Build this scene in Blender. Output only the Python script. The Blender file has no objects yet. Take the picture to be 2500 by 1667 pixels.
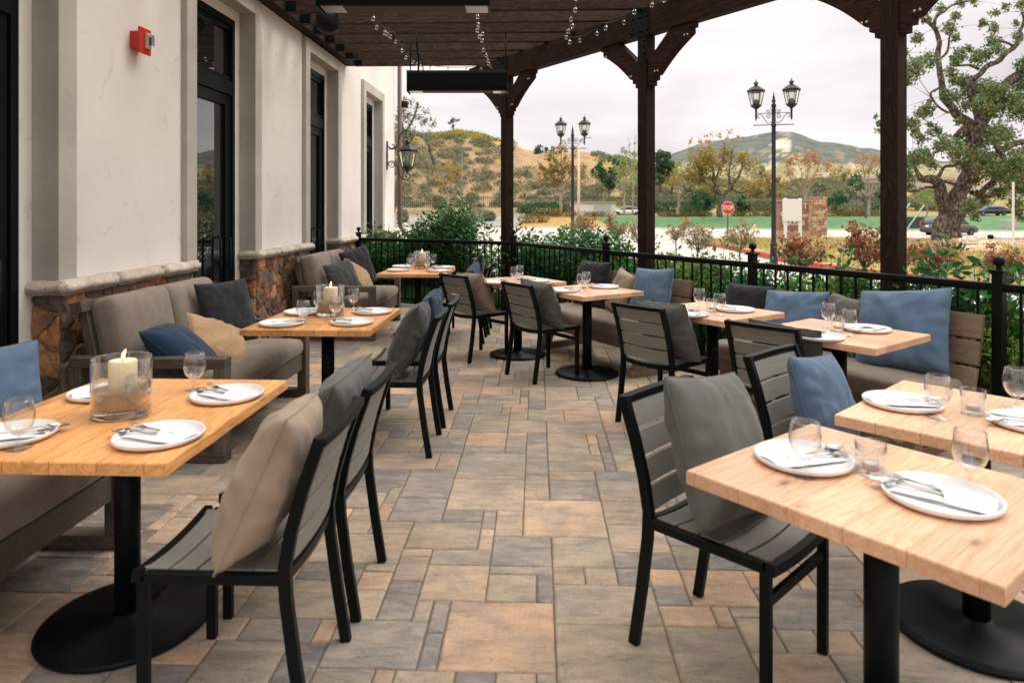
import bpy, bmesh, math, random
import numpy as np
from mathutils import Vector, Matrix, Euler, noise
R = math.radians
S = bpy.context.scene
COL = S.collection
HC = 1.5            # eye height in metres
F = 24.0 / 36.0     # focal length over frame width
YAW = math.atan(61.0 / 1667.0)
CA, SA = math.cos(YAW), math.sin(YAW)

# ---------------------------------------------------------------- camera
cam = bpy.data.cameras.new('camera')
cam.lens = 24.0; cam.sensor_width = 36.0; cam.sensor_fit = 'HORIZONTAL'
cam.shift_y = -0.1302
cam.clip_start = 0.05; cam.clip_end = 6000
cam.dof.use_dof = True; cam.dof.focus_distance = 4.6; cam.dof.aperture_fstop = 3.2
camo = bpy.data.objects.new('camera', cam); COL.objects.link(camo)
camo.location = (0, 0, HC); camo.rotation_euler = (R(90), 0, YAW)
S.camera = camo

# ---------------------------------------------------------------- world, sun, exposure
SUN_EL, SUN_AZ = 52.0, 62.0      # azimuth measured from +Y towards +X
w = bpy.data.worlds.new('World'); S.world = w; w.use_nodes = True
nt = w.node_tree; nt.nodes.clear()
def N(t, k, **kw):
    n = t.nodes.new(k)
    for a, b in kw.items():
        if a.startswith('i_'):
            n.inputs[a[2:].replace('_', ' ')].default_value = b
        else: setattr(n, a, b)
    return n
def ramp(t, stops, interp='LINEAR'):
    n = t.nodes.new('ShaderNodeValToRGB'); cr = n.color_ramp; cr.interpolation = interp
    while len(cr.elements) > 1: cr.elements.remove(cr.elements[-1])
    cr.elements[0].position = stops[0][0]; cr.elements[0].color = (*stops[0][1], 1)
    for p, c in stops[1:]:
        e = cr.elements.new(p); e.color = (*c, 1)
    return n
_out = N(nt, 'ShaderNodeOutputWorld')
_sky = N(nt, 'ShaderNodeTexSky', sky_type='NISHITA', sun_disc=False)
_sky.sun_elevation = R(SUN_EL); _sky.sun_rotation = R(SUN_AZ); _sky.air_density = 1.0; _sky.dust_density = 2.0
_bgs = N(nt, 'ShaderNodeBackground', i_Strength=0.05)
nt.links.new(_sky.outputs[0], _bgs.inputs['Color'])
_geo = N(nt, 'ShaderNodeTexCoord')
_sep = N(nt, 'ShaderNodeSeparateXYZ'); nt.links.new(_geo.outputs['Generated'], _sep.inputs[0])
_map = N(nt, 'ShaderNodeMapping'); _map.inputs['Scale'].default_value = (1.0, 1.0, 3.6)
nt.links.new(_geo.outputs['Generated'], _map.inputs[0])
_nz = N(nt, 'ShaderNodeTexNoise', i_Scale=2.3, i_Detail=4.0, i_Roughness=0.5, i_Distortion=0.3)
nt.links.new(_map.outputs[0], _nz.inputs['Vector'])
_cl = ramp(nt, [(0.32, (0.66, 0.62, 0.645)), (0.5, (0.86, 0.805, 0.82)), (0.66, (0.96, 0.905, 0.92))])
nt.links.new(_nz.outputs[0], _cl.inputs[0])
_el = ramp(nt, [(0.0, (1.02, 1.02, 1.02)), (0.28, (1.0, 1.0, 1.0)), (0.42, (1.44, 1.49, 1.38)), (0.75, (3.25, 3.32, 2.98)), (1.0, (3.6, 3.7, 3.3))])
nt.links.new(_sep.outputs['Z'], _el.inputs[0])
_mul = N(nt, 'ShaderNodeMix', data_type='RGBA', blend_type='MULTIPLY'); _mul.inputs[0].default_value = 1
nt.links.new(_cl.outputs[0], _mul.inputs[6]); nt.links.new(_el.outputs[0], _mul.inputs[7])
_bgc = N(nt, 'ShaderNodeBackground', i_Strength=1.0)
nt.links.new(_mul.outputs[2], _bgc.inputs['Color'])
_add = N(nt, 'ShaderNodeAddShader')
nt.links.new(_bgs.outputs[0], _add.inputs[0]); nt.links.new(_bgc.outputs[0], _add.inputs[1])
_mx = N(nt, 'ShaderNodeMixShader'); _mx.inputs[0].default_value = 0.96
nt.links.new(_bgs.outputs[0], _mx.inputs[1]); nt.links.new(_bgc.outputs[0], _mx.inputs[2])
nt.links.new(_mx.outputs[0], _out.inputs[0])
sl = bpy.data.lights.new('sun', 'SUN'); sl.energy = 1.5; sl.angle = R(24); sl.color = (1.0, 0.92, 0.82)
so = bpy.data.objects.new('sun', sl); COL.objects.link(so)
so.rotation_euler = (R(90 - SUN_EL), 0, R(180 - SUN_AZ))
so.location = (30, 20, 40)
S.view_settings.view_transform = 'Standard'; S.view_settings.look = 'None'
S.view_settings.exposure = 0.24; S.view_settings.gamma = 1
S.cycles.max_bounces = 8; S.cycles.diffuse_bounces = 4; S.cycles.transparent_max_bounces = 24
S.cycles.glossy_bounces = 4; S.cycles.transmission_bounces = 6
S.cycles.sample_clamp_indirect = 6.0; S.cycles.caustics_reflective = False; S.cycles.caustics_refractive = False
S.cycles.use_denoising = True

# ---------------------------------------------------------------- places seen from the eye point
def cw(x, y, z=0.0):
    "camera-aligned ground coordinates (right, forward) to world"
    return Vector((x * CA - y * SA, x * SA + y * CA, z))
def PZ(px, py, z):
    y = 1667.0 * (HC - z) / (py - 508.0)
    return cw((px - 1250.0) * y / 1667.0, y, z)
def PY(px, py, y):
    return cw((px - 1250.0) * y / 1667.0, y, HC - (py - 508.0) * y / 1667.0)
def PD(px, y, z=0.0):
    return cw((px - 1250.0) * y / 1667.0, y, z)

# ---------------------------------------------------------------- mesh collector
class MB:
    def __init__(s): s.v = []; s.f = []; s.m = []; s.sm = []
    def add(s, vs, fs, mat=0, smooth=False, M=None):
        b = len(s.v)
        if M is not None: vs = [M @ Vector(p) for p in vs]
        s.v += [tuple(p) for p in vs]
        s.f += [tuple(i + b for i in f) for f in fs]
        s.m += [mat] * len(fs); s.sm += [smooth] * len(fs)
        return s
    def box(s, c, d, M=None, mat=0, ch=0.0):
        "box centred at c with size d; ch chamfers the edges"
        x, y, z = d[0] / 2, d[1] / 2, d[2] / 2
        T = Matrix.Translation(c) if M is None else M @ Matrix.Translation(c)
        ch = min(ch, x * .6, y * .6, z * .6)
        if ch <= 0:
            vs = [(i * x, j * y, k * z) for i in (-1, 1) for j in (-1, 1) for k in (-1, 1)]
            return s.add(vs, [(0, 1, 3, 2), (4, 6, 7, 5), (0, 4, 5, 1), (2, 3, 7, 6), (0, 2, 6, 4), (1, 5, 7, 3)], mat, False, T)
        bm = bmesh.new(); bmesh.ops.create_cube(bm, size=1)
        bmesh.ops.scale(bm, vec=(2 * x, 2 * y, 2 * z), verts=bm.verts)
        bmesh.ops.bevel(bm, geom=bm.edges[:], offset=ch, segments=1 if ch < 0.006 else 2, affect='EDGES', profile=0.5)
        bm.verts.index_update()
        vs = [v.co.copy() for v in bm.verts]; fs = [[v.index for v in f.verts] for f in bm.faces]; bm.free()
        return s.add(vs, fs, mat, False, T)
    def tube(s, pts, r, n=8, mat=0, cap=True, smooth=True, closed=False):
        pts = [Vector(p) for p in pts]
        rs = r if isinstance(r, (list, tuple)) else [r] * len(pts)
        vs = []; fs = []
        up = None
        L = len(pts)
        for i, p in enumerate(pts):
            if closed: t = pts[(i + 1) % L] - pts[i - 1]
            else: t = pts[min(i + 1, L - 1)] - pts[max(i - 1, 0)]
            if t.length < 1e-9: t = Vector((0, 0, 1))
            t.normalize()
            if up is None:
                up = t.orthogonal().normalized()
            up = (up - t * up.dot(t))
            if up.length < 1e-6: up = t.orthogonal()
            up.normalize(); q = t.cross(up)
            for k in range(n):
                a = 2 * math.pi * k / n
                vs.append(p + (up * math.cos(a) + q * math.sin(a)) * rs[i])
        for i in range(L if closed else L - 1):
            j = (i + 1) % L
            for k in range(n):
                fs.append((i * n + k, i * n + (k + 1) % n, j * n + (k + 1) % n, j * n + k))
        if cap and not closed:
            fs.append(tuple(range(n - 1, -1, -1))); fs.append(tuple((L - 1) * n + k for k in range(n)))
        return s.add(vs, fs, mat, smooth)
    def bar(s, pts, w, h, side=(1, 0, 0), mat=0):
        "rectangular bar along pts; w is measured along side, h across"
        pts = [Vector(p) for p in pts]; side = Vector(side).normalized(); vs = []; fs = []; L = len(pts)
        for i, p in enumerate(pts):
            t = (pts[min(i + 1, L - 1)] - pts[max(i - 1, 0)]).normalized()
            sd = (side - t * side.dot(t)).normalized(); q = t.cross(sd)
            hh = h[i] if isinstance(h, (list, tuple)) else h
            for a, b in ((-1, -1), (1, -1), (1, 1), (-1, 1)):
                vs.append(p + sd * a * w / 2 + q * b * hh / 2)
        for i in range(L - 1):
            for k in range(4):
                fs.append((i * 4 + k, i * 4 + (k + 1) % 4, i * 4 + 4 + (k + 1) % 4, i * 4 + 4 + k))
        fs.append((3, 2, 1, 0)); fs.append(tuple((L - 1) * 4 + k for k in range(4)))
        return s.add(vs, fs, mat, False)
    def lathe(s, prof, n=24, c=(0, 0, 0), mat=0, smooth=True, rot=0.0, M=None):
        vs = []; fs = []; c = Vector(c)
        for r, z in prof:
            for k in range(n):
                a = 2 * math.pi * k / n + rot
                vs.append(c + Vector((r * math.cos(a), r * math.sin(a), z)))
        for i in range(len(prof) - 1):
            for k in range(n):
                fs.append((i * n + k, i * n + (k + 1) % n, (i + 1) * n + (k + 1) % n, (i + 1) * n + k))
        if prof[0][0] > 1e-5: fs.append(tuple(range(n - 1, -1, -1)))
        if prof[-1][0] > 1e-5: fs.append(tuple((len(prof) - 1) * n + k for k in range(n)))
        return s.add(vs, fs, mat, smooth, M)
    def prism(s, poly, d, M=None, mat=0):
        "polygon in local xy, extruded by d along z from 0"
        n = len(poly)
        vs = [(p[0], p[1], 0) for p in poly] + [(p[0], p[1], d) for p in poly]
        fs = [tuple(range(n - 1, -1, -1)), tuple(range(n, 2 * n))]
        fs += [(i, (i + 1) % n, n + (i + 1) % n, n + i) for i in range(n)]
        return s.add(vs, fs, mat, False, M)
    def grid(s, fn, nu, nv, mat=0, smooth=True):
        vs = [fn(i / nu, j / nv) for j in range(nv + 1) for i in range(nu + 1)]
        fs = [(j * (nu + 1) + i, j * (nu + 1) + i + 1, (j + 1) * (nu + 1) + i + 1, (j + 1) * (nu + 1) + i) for j in range(nv) for i in range(nu)]
        return s.add(vs, fs, mat, smooth)
    def mesh(s, name, mats, bevel=0.0, autosm=None):
        me = bpy.data.meshes.new(name)
        me.from_pydata(s.v, [], s.f)
        if not isinstance(mats, (list, tuple)): mats = [mats]
        for m in mats: me.materials.append(m)
        me.polygons.foreach_set('material_index', s.m)
        me.polygons.foreach_set('use_smooth', s.sm)
        bm = bmesh.new(); bm.from_mesh(me)
        bmesh.ops.recalc_face_normals(bm, faces=bm.faces)
        if bevel > 0:
            ed = [e for e in bm.edges if len(e.link_faces) == 2 and e.calc_face_angle(0) > R(35)]
            bmesh.ops.bevel(bm, geom=ed, offset=bevel, segments=2, affect='EDGES', profile=0.6, clamp_overlap=True)
        bm.to_mesh(me); bm.free()
        me.update()
        return me
    def obj(s, name, mats, parent=None, bevel=0.0, world=False):
        o = bpy.data.objects.new(name, s.mesh(name, mats, bevel)); COL.objects.link(o)
        if parent is not None:
            o.parent = parent
            if world:
                M = wm(parent).inverted(); o.data.transform(M)
        return o
def wm(o):
    m = Matrix.LocRotScale(o.location, o.rotation_euler, o.scale)
    return wm(o.parent) @ m if o.parent else m
def put(name, me, parent=None):
    o = bpy.data.objects.new(name, me); COL.objects.link(o); o.parent = parent; return o

def tag(o, label=None, cat=None, group=None, kind=None):
    if label: o['label'] = label
    if cat: o['category'] = cat
    if group: o['group'] = group
    if kind: o['kind'] = kind
    return o
def thing(name, label, cat, loc=(0, 0, 0), rz=0.0, group=None):
    o = bpy.data.objects.new(name, None); COL.objects.link(o)
    o.empty_display_size = 0.1
    o.location = loc; o.rotation_euler = (0, 0, rz)
    return tag(o, label, cat, group)
def dup(o, parent=None):
    c = o.copy(); COL.objects.link(c); c.parent = parent
    for ch in list(o.children): dup(ch, c)
    return c
def dupt(o, label, loc, rz, group=None):
    c = dup(o); c.location = loc; c.rotation_euler = (0, 0, rz); c['label'] = label
    if group: c['group'] = group
    return c
def struct(o): o['kind'] = 'structure'; return o

# ---------------------------------------------------------------- materials
def mat(name, base=(.5, .5, .5), rough=.6, metal=0.0, spec=.5, **kw):
    m = bpy.data.materials.new(name); m.use_nodes = True
    b = m.node_tree.nodes['Principled BSDF']
    b.inputs['Base Color'].default_value = (*base, 1); b.inputs['Roughness'].default_value = rough
    b.inputs['Metallic'].default_value = metal; b.inputs['Specular IOR Level'].default_value = spec
    for k, v in kw.items(): b.inputs[k.replace('_', ' ')].default_value = v
    m['b'] = 1
    return m
def bsdf(m): return m.node_tree.nodes['Principled BSDF']
def coords(m, scale=(1, 1, 1), rot=(0, 0, 0), kind='Object'):
    t = m.node_tree; tc = N(t, 'ShaderNodeTexCoord'); mp = N(t, 'ShaderNodeMapping')
    mp.inputs['Scale'].default_value = scale; mp.inputs['Rotation'].default_value = rot
    t.links.new(tc.outputs[kind], mp.inputs[0]); return mp.outputs[0]
def nz(m, vec, scale, detail=4, rough=.55, dist=0.0):
    n = N(m.node_tree, 'ShaderNodeTexNoise', i_Scale=scale, i_Detail=float(detail), i_Roughness=rough, i_Distortion=dist)
    if vec is not None: m.node_tree.links.new(vec, n.inputs['Vector'])
    return n.outputs[0]
def rp(m, val, stops, interp='LINEAR'):
    r_ = ramp(m.node_tree, stops, interp); m.node_tree.links.new(val, r_.inputs[0]); return r_.outputs[0]
def mixc(m, fac, a, b, mode='MIX'):
    n = N(m.node_tree, 'ShaderNodeMix', data_type='RGBA', blend_type=mode); t = m.node_tree
    for idx, x in ((0, fac), (6, a), (7, b)):
        if hasattr(x, 'is_linked') or hasattr(x, 'links'): t.links.new(x, n.inputs[idx])
        elif idx == 0: n.inputs[0].default_value = x
        else: n.inputs[idx].default_value = (*x, 1)
    return n.outputs[2]
def bump(m, h, strength=.3, dist=.01):
    b = N(m.node_tree, 'ShaderNodeBump', i_Strength=strength, i_Distance=dist)
    m.node_tree.links.new(h, b.inputs['Height']); m.node_tree.links.new(b.outputs[0], bsdf(m).inputs['Normal'])
def setc(m, col): m.node_tree.links.new(col, bsdf(m).inputs['Base Color'])
def setr(m, val, lo, hi):
    n = N(m.node_tree, 'ShaderNodeMapRange'); n.inputs['To Min'].default_value = lo; n.inputs['To Max'].default_value = hi
    m.node_tree.links.new(val, n.inputs[0]); m.node_tree.links.new(n.outputs[0], bsdf(m).inputs['Roughness'])
def mathn(m, op, a, b=0.0):
    n = N(m.node_tree, 'ShaderNodeMath', operation=op)
    for i, x in enumerate((a, b)):
        if hasattr(x, 'links'): m.node_tree.links.new(x, n.inputs[i])
        else: n.inputs[i].default_value = x
    return n.outputs[0]
def mottled(name, c1, c2, scale=4, rough=.8, bs=.3, bd=.01, detail=6, stops=None, spec=.4, kind='Object', sc=(1, 1, 1)):
    m = mat(name, c1, rough, spec=spec); v = coords(m, sc, kind=kind); n = nz(m, v, scale, detail)
    setc(m, rp(m, n, stops or [(0.3, c1), (0.7, c2)]))
    if bs: bump(m, nz(m, v, scale * 6, 5), bs, bd)
    return m
def attr_node(m, name):
    a = N(m.node_tree, 'ShaderNodeAttribute', attribute_name=name); return a

def wood(name, cols, axis=0, scale=1.0, plank=0.0, rough=.5, contrast=1.0, knots=True, rnd=True, bs=.15):
    "grain runs along the local axis; plank > 0 lays planks of that width across it"
    m = mat(name, cols[1], rough); t = m.node_tree
    tc = N(t, 'ShaderNodeTexCoord'); sp = N(t, 'ShaderNodeSeparateXYZ'); t.links.new(tc.outputs['Object'], sp.inputs[0])
    al = sp.outputs[axis]; ac = sp.outputs[1 - axis if axis < 2 else 0]; oth = sp.outputs[2 if axis < 2 else 1]
    off = 0.0
    cmb = N(t, 'ShaderNodeCombineXYZ')
    if plank > 0:
        pid = mathn(m, 'FLOOR', mathn(m, 'DIVIDE', mathn(m, 'ADD', ac, 5.03), plank))
        wn = N(t, 'ShaderNodeTexWhiteNoise', noise_dimensions='2D')
        c2 = N(t, 'ShaderNodeCombineXYZ'); t.links.new(pid, c2.inputs[0])
        oi = N(t, 'ShaderNodeObjectInfo'); t.links.new(oi.outputs['Random'], c2.inputs[1])
        t.links.new(c2.outputs[0], wn.inputs['Vector'])
        off = mathn(m, 'MULTIPLY', wn.outputs[0], 37.0); prand = wn.outputs[0]
    else:
        oi = N(t, 'ShaderNodeObjectInfo'); off = mathn(m, 'MULTIPLY', oi.outputs['Random'], 37.0); prand = oi.outputs['Random']
    t.links.new(mathn(m, 'ADD', mathn(m, 'MULTIPLY', al, 1.6 * scale), off), cmb.inputs[0])
    t.links.new(mathn(m, 'MULTIPLY', ac, 11.0 * scale), cmb.inputs[1]); t.links.new(mathn(m, 'ADD', mathn(m, 'MULTIPLY', oth, 11.0 * scale), off), cmb.inputs[2])
    n1 = nz(m, cmb.outputs[0], 1.1, 3, .5, 1.2)
    rings = mathn(m, 'MULTIPLY_ADD' if False else 'ADD', mathn(m, 'MULTIPLY', mathn(m, 'SINE', mathn(m, 'MULTIPLY', n1, 46.0)), .5), .5)
    fine = N(t, 'ShaderNodeMapping'); fine.inputs['Scale'].default_value = (2.0, 16.0, 16.0); t.links.new(cmb.outputs[0], fine.inputs[0])
    n2 = nz(m, fine.outputs[0], 1.5, 4, .6)
    g = mathn(m, 'ADD', mathn(m, 'MULTIPLY', rings, .24 * contrast), mathn(m, 'MULTIPLY', n2, .82))
    col = rp(m, g, [(0.22, cols[0]), (0.5, cols[1]), (0.85, cols[2])])
    if rnd:
        hs = N(t, 'ShaderNodeHueSaturation'); t.links.new(col, hs.inputs['Color'])
        mr = N(t, 'ShaderNodeMapRange'); mr.inputs['To Min'].default_value = .74; mr.inputs['To Max'].default_value = 1.16
        t.links.new(prand, mr.inputs[0]); t.links.new(mr.outputs[0], hs.inputs['Value']); col = hs.outputs[0]
    if knots:
        vo = N(t, 'ShaderNodeTexVoronoi', i_Scale=1.0, i_Randomness=1.0)
        kc = N(t, 'ShaderNodeCombineXYZ')
        t.links.new(mathn(m, 'ADD', mathn(m, 'MULTIPLY', al, 3.0), off), kc.inputs[0]); t.links.new(mathn(m, 'MULTIPLY', ac, 6.0), kc.inputs[1])
        t.links.new(kc.outputs[0], vo.inputs['Vector'])
        kf = rp(m, vo.outputs['Distance'], [(0.03, (1, 1, 1)), (0.085, (.25, .25, .25)), (0.16, (0, 0, 0))])
        col = mixc(m, kf, col, tuple(x * .38 for x in cols[0]))
    if plank > 0:
        fr = mathn(m, 'FRACT', mathn(m, 'DIVIDE', mathn(m, 'ADD', ac, 5.03), plank))
        edge = mathn(m, 'LESS_THAN', mathn(m, 'ABSOLUTE', mathn(m, 'SUBTRACT', fr, .5)), .5 - .0016 / plank)
        col = mixc(m, edge, tuple(x * 1.05 for x in cols[0]), col)
    setc(m, col); setr(m, n2, rough - .1, rough + .12); bump(m, g, bs, .002)
    return m
def fabric(name, c, rough=.95, burlap=False, var=.16):
    m = mat(name, c, rough, spec=.2); v = coords(m)
    n = nz(m, v, 9, 5); lo = tuple(x * (1 - var) for x in c); hi = tuple(min(1, x * (1 + var)) for x in c)
    col = rp(m, n, [(0.3, lo), (0.7, hi)])
    bsdf(m).inputs['Sheen Weight'].default_value = .15
    t = m.node_tree
    if burlap:
        w1 = N(t, 'ShaderNodeTexWave', i_Scale=38.0, i_Distortion=.6, i_Detail=1.0); w1.bands_direction = 'X'; t.links.new(v, w1.inputs[0])
        w2 = N(t, 'ShaderNodeTexWave', i_Scale=38.0, i_Distortion=.6, i_Detail=1.0); w2.bands_direction = 'Z'; t.links.new(v, w2.inputs[0])
        h = mathn(m, 'MAXIMUM', w1.outputs[1], w2.outputs[1])
        n3 = nz(m, v, 90, 3); h = mathn(m, 'ADD', mathn(m, 'MULTIPLY', h, .6), n3)
        col = mixc(m, rp(m, h, [(0.55, (0, 0, 0)), (1.1, (1, 1, 1))]), tuple(x * .6 for x in c), col)
        setc(m, col); bump(m, h, .6, .004)
    else:
        setc(m, col); f1 = nz(m, coords(m, (1, 1, 1)), 420, 2)
        bump(m, mathn(m, 'ADD', f1, mathn(m, 'MULTIPLY', nz(m, v, 14, 4), 3.0)), .12, .004)
    return m
def leafmat(name, cols, rough=.5, trans=.25):
    m = bpy.data.materials.new(name); m.use_nodes = True; t = m.node_tree; b = t.nodes['Principled BSDF']
    g = N(t, 'ShaderNodeNewGeometry'); n = len(cols)
    r_ = ramp(t, [((i + .0) / n, c) for i, c in enumerate(cols)], 'LINEAR'); t.links.new(g.outputs['Random Per Island'], r_.inputs[0])
    t.links.new(r_.outputs[0], b.inputs['Base Color']); b.inputs['Roughness'].default_value = rough
    b.inputs['Specular IOR Level'].default_value = .4
    tr = N(t, 'ShaderNodeBsdfTranslucent'); t.links.new(r_.outputs[0], tr.inputs[0])
    mx = N(t, 'ShaderNodeMixShader'); mx.inputs[0].default_value = trans
    o = t.nodes['Material Output']; t.links.new(b.outputs[0], mx.inputs[1]); t.links.new(tr.outputs[0], mx.inputs[2]); t.links.new(mx.outputs[0], o.inputs[0])
    return m
def thinglass(name, tint=(.97, .98, .98), k=1.0, rough=.02, ior=1.5):
    m = bpy.data.materials.new(name); m.use_nodes = True; t = m.node_tree; t.nodes.clear()
    o = N(t, 'ShaderNodeOutputMaterial'); tr = N(t, 'ShaderNodeBsdfTransparent'); tr.inputs[0].default_value = (*tint, 1)
    gl = N(t, 'ShaderNodeBsdfGlossy'); gl.inputs['Roughness'].default_value = rough; gl.inputs[0].default_value = (1, 1, 1, 1)
    lw = N(t, 'ShaderNodeLayerWeight'); lw.inputs['Blend'].default_value = .5
    pw = N(t, 'ShaderNodeMath', operation='POWER'); pw.inputs[1].default_value = 2.6; t.links.new(lw.outputs['Facing'], pw.inputs[0])
    mu = N(t, 'ShaderNodeMath', operation='MULTIPLY_ADD', use_clamp=True); mu.inputs[1].default_value = .85 * k; mu.inputs[2].default_value = .04 * k; t.links.new(pw.outputs[0], mu.inputs[0])
    mx = N(t, 'ShaderNodeMixShader'); t.links.new(mu.outputs[0], mx.inputs[0]); t.links.new(tr.outputs[0], mx.inputs[1]); t.links.new(gl.outputs[0], mx.inputs[2])
    t.links.new(mx.outputs[0], o.inputs[0]); return m
# ================================================================ shared materials
M_black = mat('black_metal', (.0028, .0054, .0060), .42, spec=.14); _v = coords(M_black); bump(M_black, nz(M_black, _v, 260, 2), .05, .001)
M_iron = mat('wrought_iron', (.006, .010, .012), .5, spec=.35)
M_plaster = mat('plaster', (.66, .61, .56), .9, spec=.2)
_v = coords(M_plaster); _n = nz(M_plaster, _v, .9, 5, .6); _n2 = nz(M_plaster, _v, 2.6, 3, .7, 2.0)
_c = rp(M_plaster, _n, [(.3, (.67, .625, .595)), (.7, (.77, .72, .69))])
_c = mixc(M_plaster, rp(M_plaster, _n2, [(.60, (0, 0, 0)), (.68, (.38, .38, .38)), (.74, (0, 0, 0))]), _c, (.50, .46, .40))
setc(M_plaster, _c)
bump(M_plaster, mathn(M_plaster, 'ADD', nz(M_plaster, _v, 3.2, 6, .6), mathn(M_plaster, 'MULTIPLY', nz(M_plaster, _v, 120, 3), .12)), .28, .02)
M_trim = mottled('trim_plaster', (.36, .335, .30), (.47, .44, .40), 2.2, .9, .35, .012, 7)
M_cap = mottled('cap_stone', (.40, .33, .28), (.66, .57, .49), 7, .9, .7, .02, 8)
M_mortar = mottled('mortar', (.15, .12, .095), (.25, .20, .155), 22, .95, .6, .008)
M_stone = mat('fieldstone', (.3, .2, .15), .85, spec=.35)
_v = coords(M_stone); _a = attr_node(M_stone, 'tone'); _n = nz(M_stone, _v, 9, 7, .65)
_h = rp(M_stone, _n, [(.3, (.45, .42, .40)), (.5, (.9, .88, .86)), (.72, (1.35, 1.28, 1.2))])
setc(M_stone, mixc(M_stone, 1.0, _a.outputs[0], _h, 'MULTIPLY')); bump(M_stone, nz(M_stone, _v, 13, 8, .7), .9, .03)
M_timber = wood('stained_timber', [(.010, .0045, .0035), (.030, .0135, .0095), (.062, .030, .020)], 0, 1.0, 0, .8, bs=.4); bsdf(M_timber).inputs['Specular IOR Level'].default_value = .12
M_timber_lit = wood('stained_timber_lit', [(.016, .010, .008), (.048, .030, .023), (.090, .058, .045)], 0, 1.0, 0, .85, bs=.4); bsdf(M_timber_lit).inputs['Specular IOR Level'].default_value = .1  # same timber in a brighter colour, so the rafter faces look lit
M_timber_v = wood('stained_timber_upright', [(.008, .0045, .0035), (.020, .0105, .0080), (.044, .023, .016)], 2, 1.0, 0, .8, bs=.4); bsdf(M_timber_v).inputs['Specular IOR Level'].default_value = .12
M_dglass = mat('dark_window_glass', (.006, .009, .011), .015, spec=.9); bsdf(M_dglass).inputs['IOR'].default_value = 1.95
M_brownpipe = mat('brown_pipe', (.075, .036, .028), .5)

# ================================================================ restaurant building
bld = thing('restaurant_building', 'cream stucco restaurant building with tall dark doors and fieldstone base', 'building', (-2.95, 8, 0))
XW, XT, XR = -2.95, -2.90, -3.07
opens = [(2.83, 4.04), (5.73, 6.94), (8.65, 9.88), (11.53, 12.75)]
TR = .165
wl = MB(); ZT = 3.66
def span(y0, y1, z0, z1, x0=-3.35, x1=XW, mb=wl): mb.box(((x0 + x1) / 2, (y0 + y1) / 2, (z0 + z1) / 2), (x1 - x0, y1 - y0, z1 - z0))
ys = [-5.0]
for a, b in opens: ys += [a - TR, b + TR]
ys += [14.05]
for i in range(0, len(ys), 2): span(ys[i], ys[i + 1], 1.0 if i else 0, ZT)
span(-5.0, 14.05, ZT, 5.6)
wl.box((-5.4, 13.95, 2.8), (4.1, .2, 5.6))
for a, b in opens:      # recessed plaster strip round each door
    span(a - TR, a + .10, 0, ZT - .003, -3.30, XR); span(b - .10, b + TR, 0, ZT - .003, -3.30, XR); span(a + .10, b - .10, 3.40, ZT - .003, -3.30, XR)
wl.obj('wall', M_plaster, bld, .004, world=True)
def rough_box(mb, x0, x1, y0, y1, z0, z1, amp, seed, step=.05, rnd_=.02):
    "stone-like block with noisy faces"
    nx, ny, nz_ = max(2, int((x1 - x0) / step)), max(2, int((y1 - y0) / step)), max(2, int((z1 - z0) / step))
    bm = bmesh.new(); bmesh.ops.create_cube(bm, size=1)
    bmesh.ops.scale(bm, vec=(x1 - x0, y1 - y0, z1 - z0), verts=bm.verts)
    bmesh.ops.bevel(bm, geom=bm.edges[:], offset=rnd_, segments=2, affect='EDGES')
    bmesh.ops.subdivide_edges(bm, edges=[e for e in bm.edges if e.calc_length() > step * 1.6], cuts=max(nx, ny, nz_) if max(nx, ny, nz_) < 12 else 12, use_grid_fill=True)
    c = Vector(((x0 + x1) / 2, (y0 + y1) / 2, (z0 + z1) / 2))
    for v in bm.verts:
        p = v.co + c; v.co = p + noise.noise_vector((p + Vector((seed, 0, 0))) * 9) * amp + noise.noise_vector(p * 31) * amp * .4
    bm.verts.index_update()
    mb.add([v.co.copy() for v in bm.verts], [[v.index for v in f.verts] for f in bm.faces], 0, True); bm.free()
def clip(poly, a, b, c):
    "keep the part of poly where a*x + b*y <= c"
    out = []
    for i in range(len(poly)):
        p, q = poly[i], poly[(i + 1) % len(poly)]
        dp, dq = a * p[0] + b * p[1] - c, a * q[0] + b * q[1] - c
        if dp <= 0: out.append(p)
        if dp * dq < 0:
            t = dp / (dp - dq); out.append((p[0] + (q[0] - p[0]) * t, p[1] + (q[1] - p[1]) * t))
    return out
def voronoi(w_, h_, n, rnd, sy=1.0):
    pts = []
    for k in range(n * 30):
        p = (rnd.uniform(0, w_), rnd.uniform(0, h_))
        if all(math.hypot(p[0] - q[0], (p[1] - q[1]) * sy) > .62 * math.sqrt(w_ * h_ / n) for q in pts): pts.append(p)
        if len(pts) >= n: break
    cells = []
    for i, p in enumerate(pts):
        poly = [(0, 0), (w_, 0), (w_, h_), (0, h_)]
        for j, q in enumerate(pts):
            if i == j or math.hypot(p[0] - q[0], p[1] - q[1]) > .6: continue
            a, b = q[0] - p[0], (q[1] - p[1]) * sy * sy
            c = a * (p[0] + q[0]) / 2 + b * (p[1] + q[1]) / 2
            poly = clip(poly, a, b, c)
            if len(poly) < 3: break
        if len(poly) >= 3: cells.append(poly)
    return cells
TONES = [(.40, .19, .095), (.30, .15, .095), (.20, .12, .09), (.28, .19, .14), (.46, .25, .125), (.13, .095, .08), (.22, .15, .125), (.34, .235, .165)]
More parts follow.
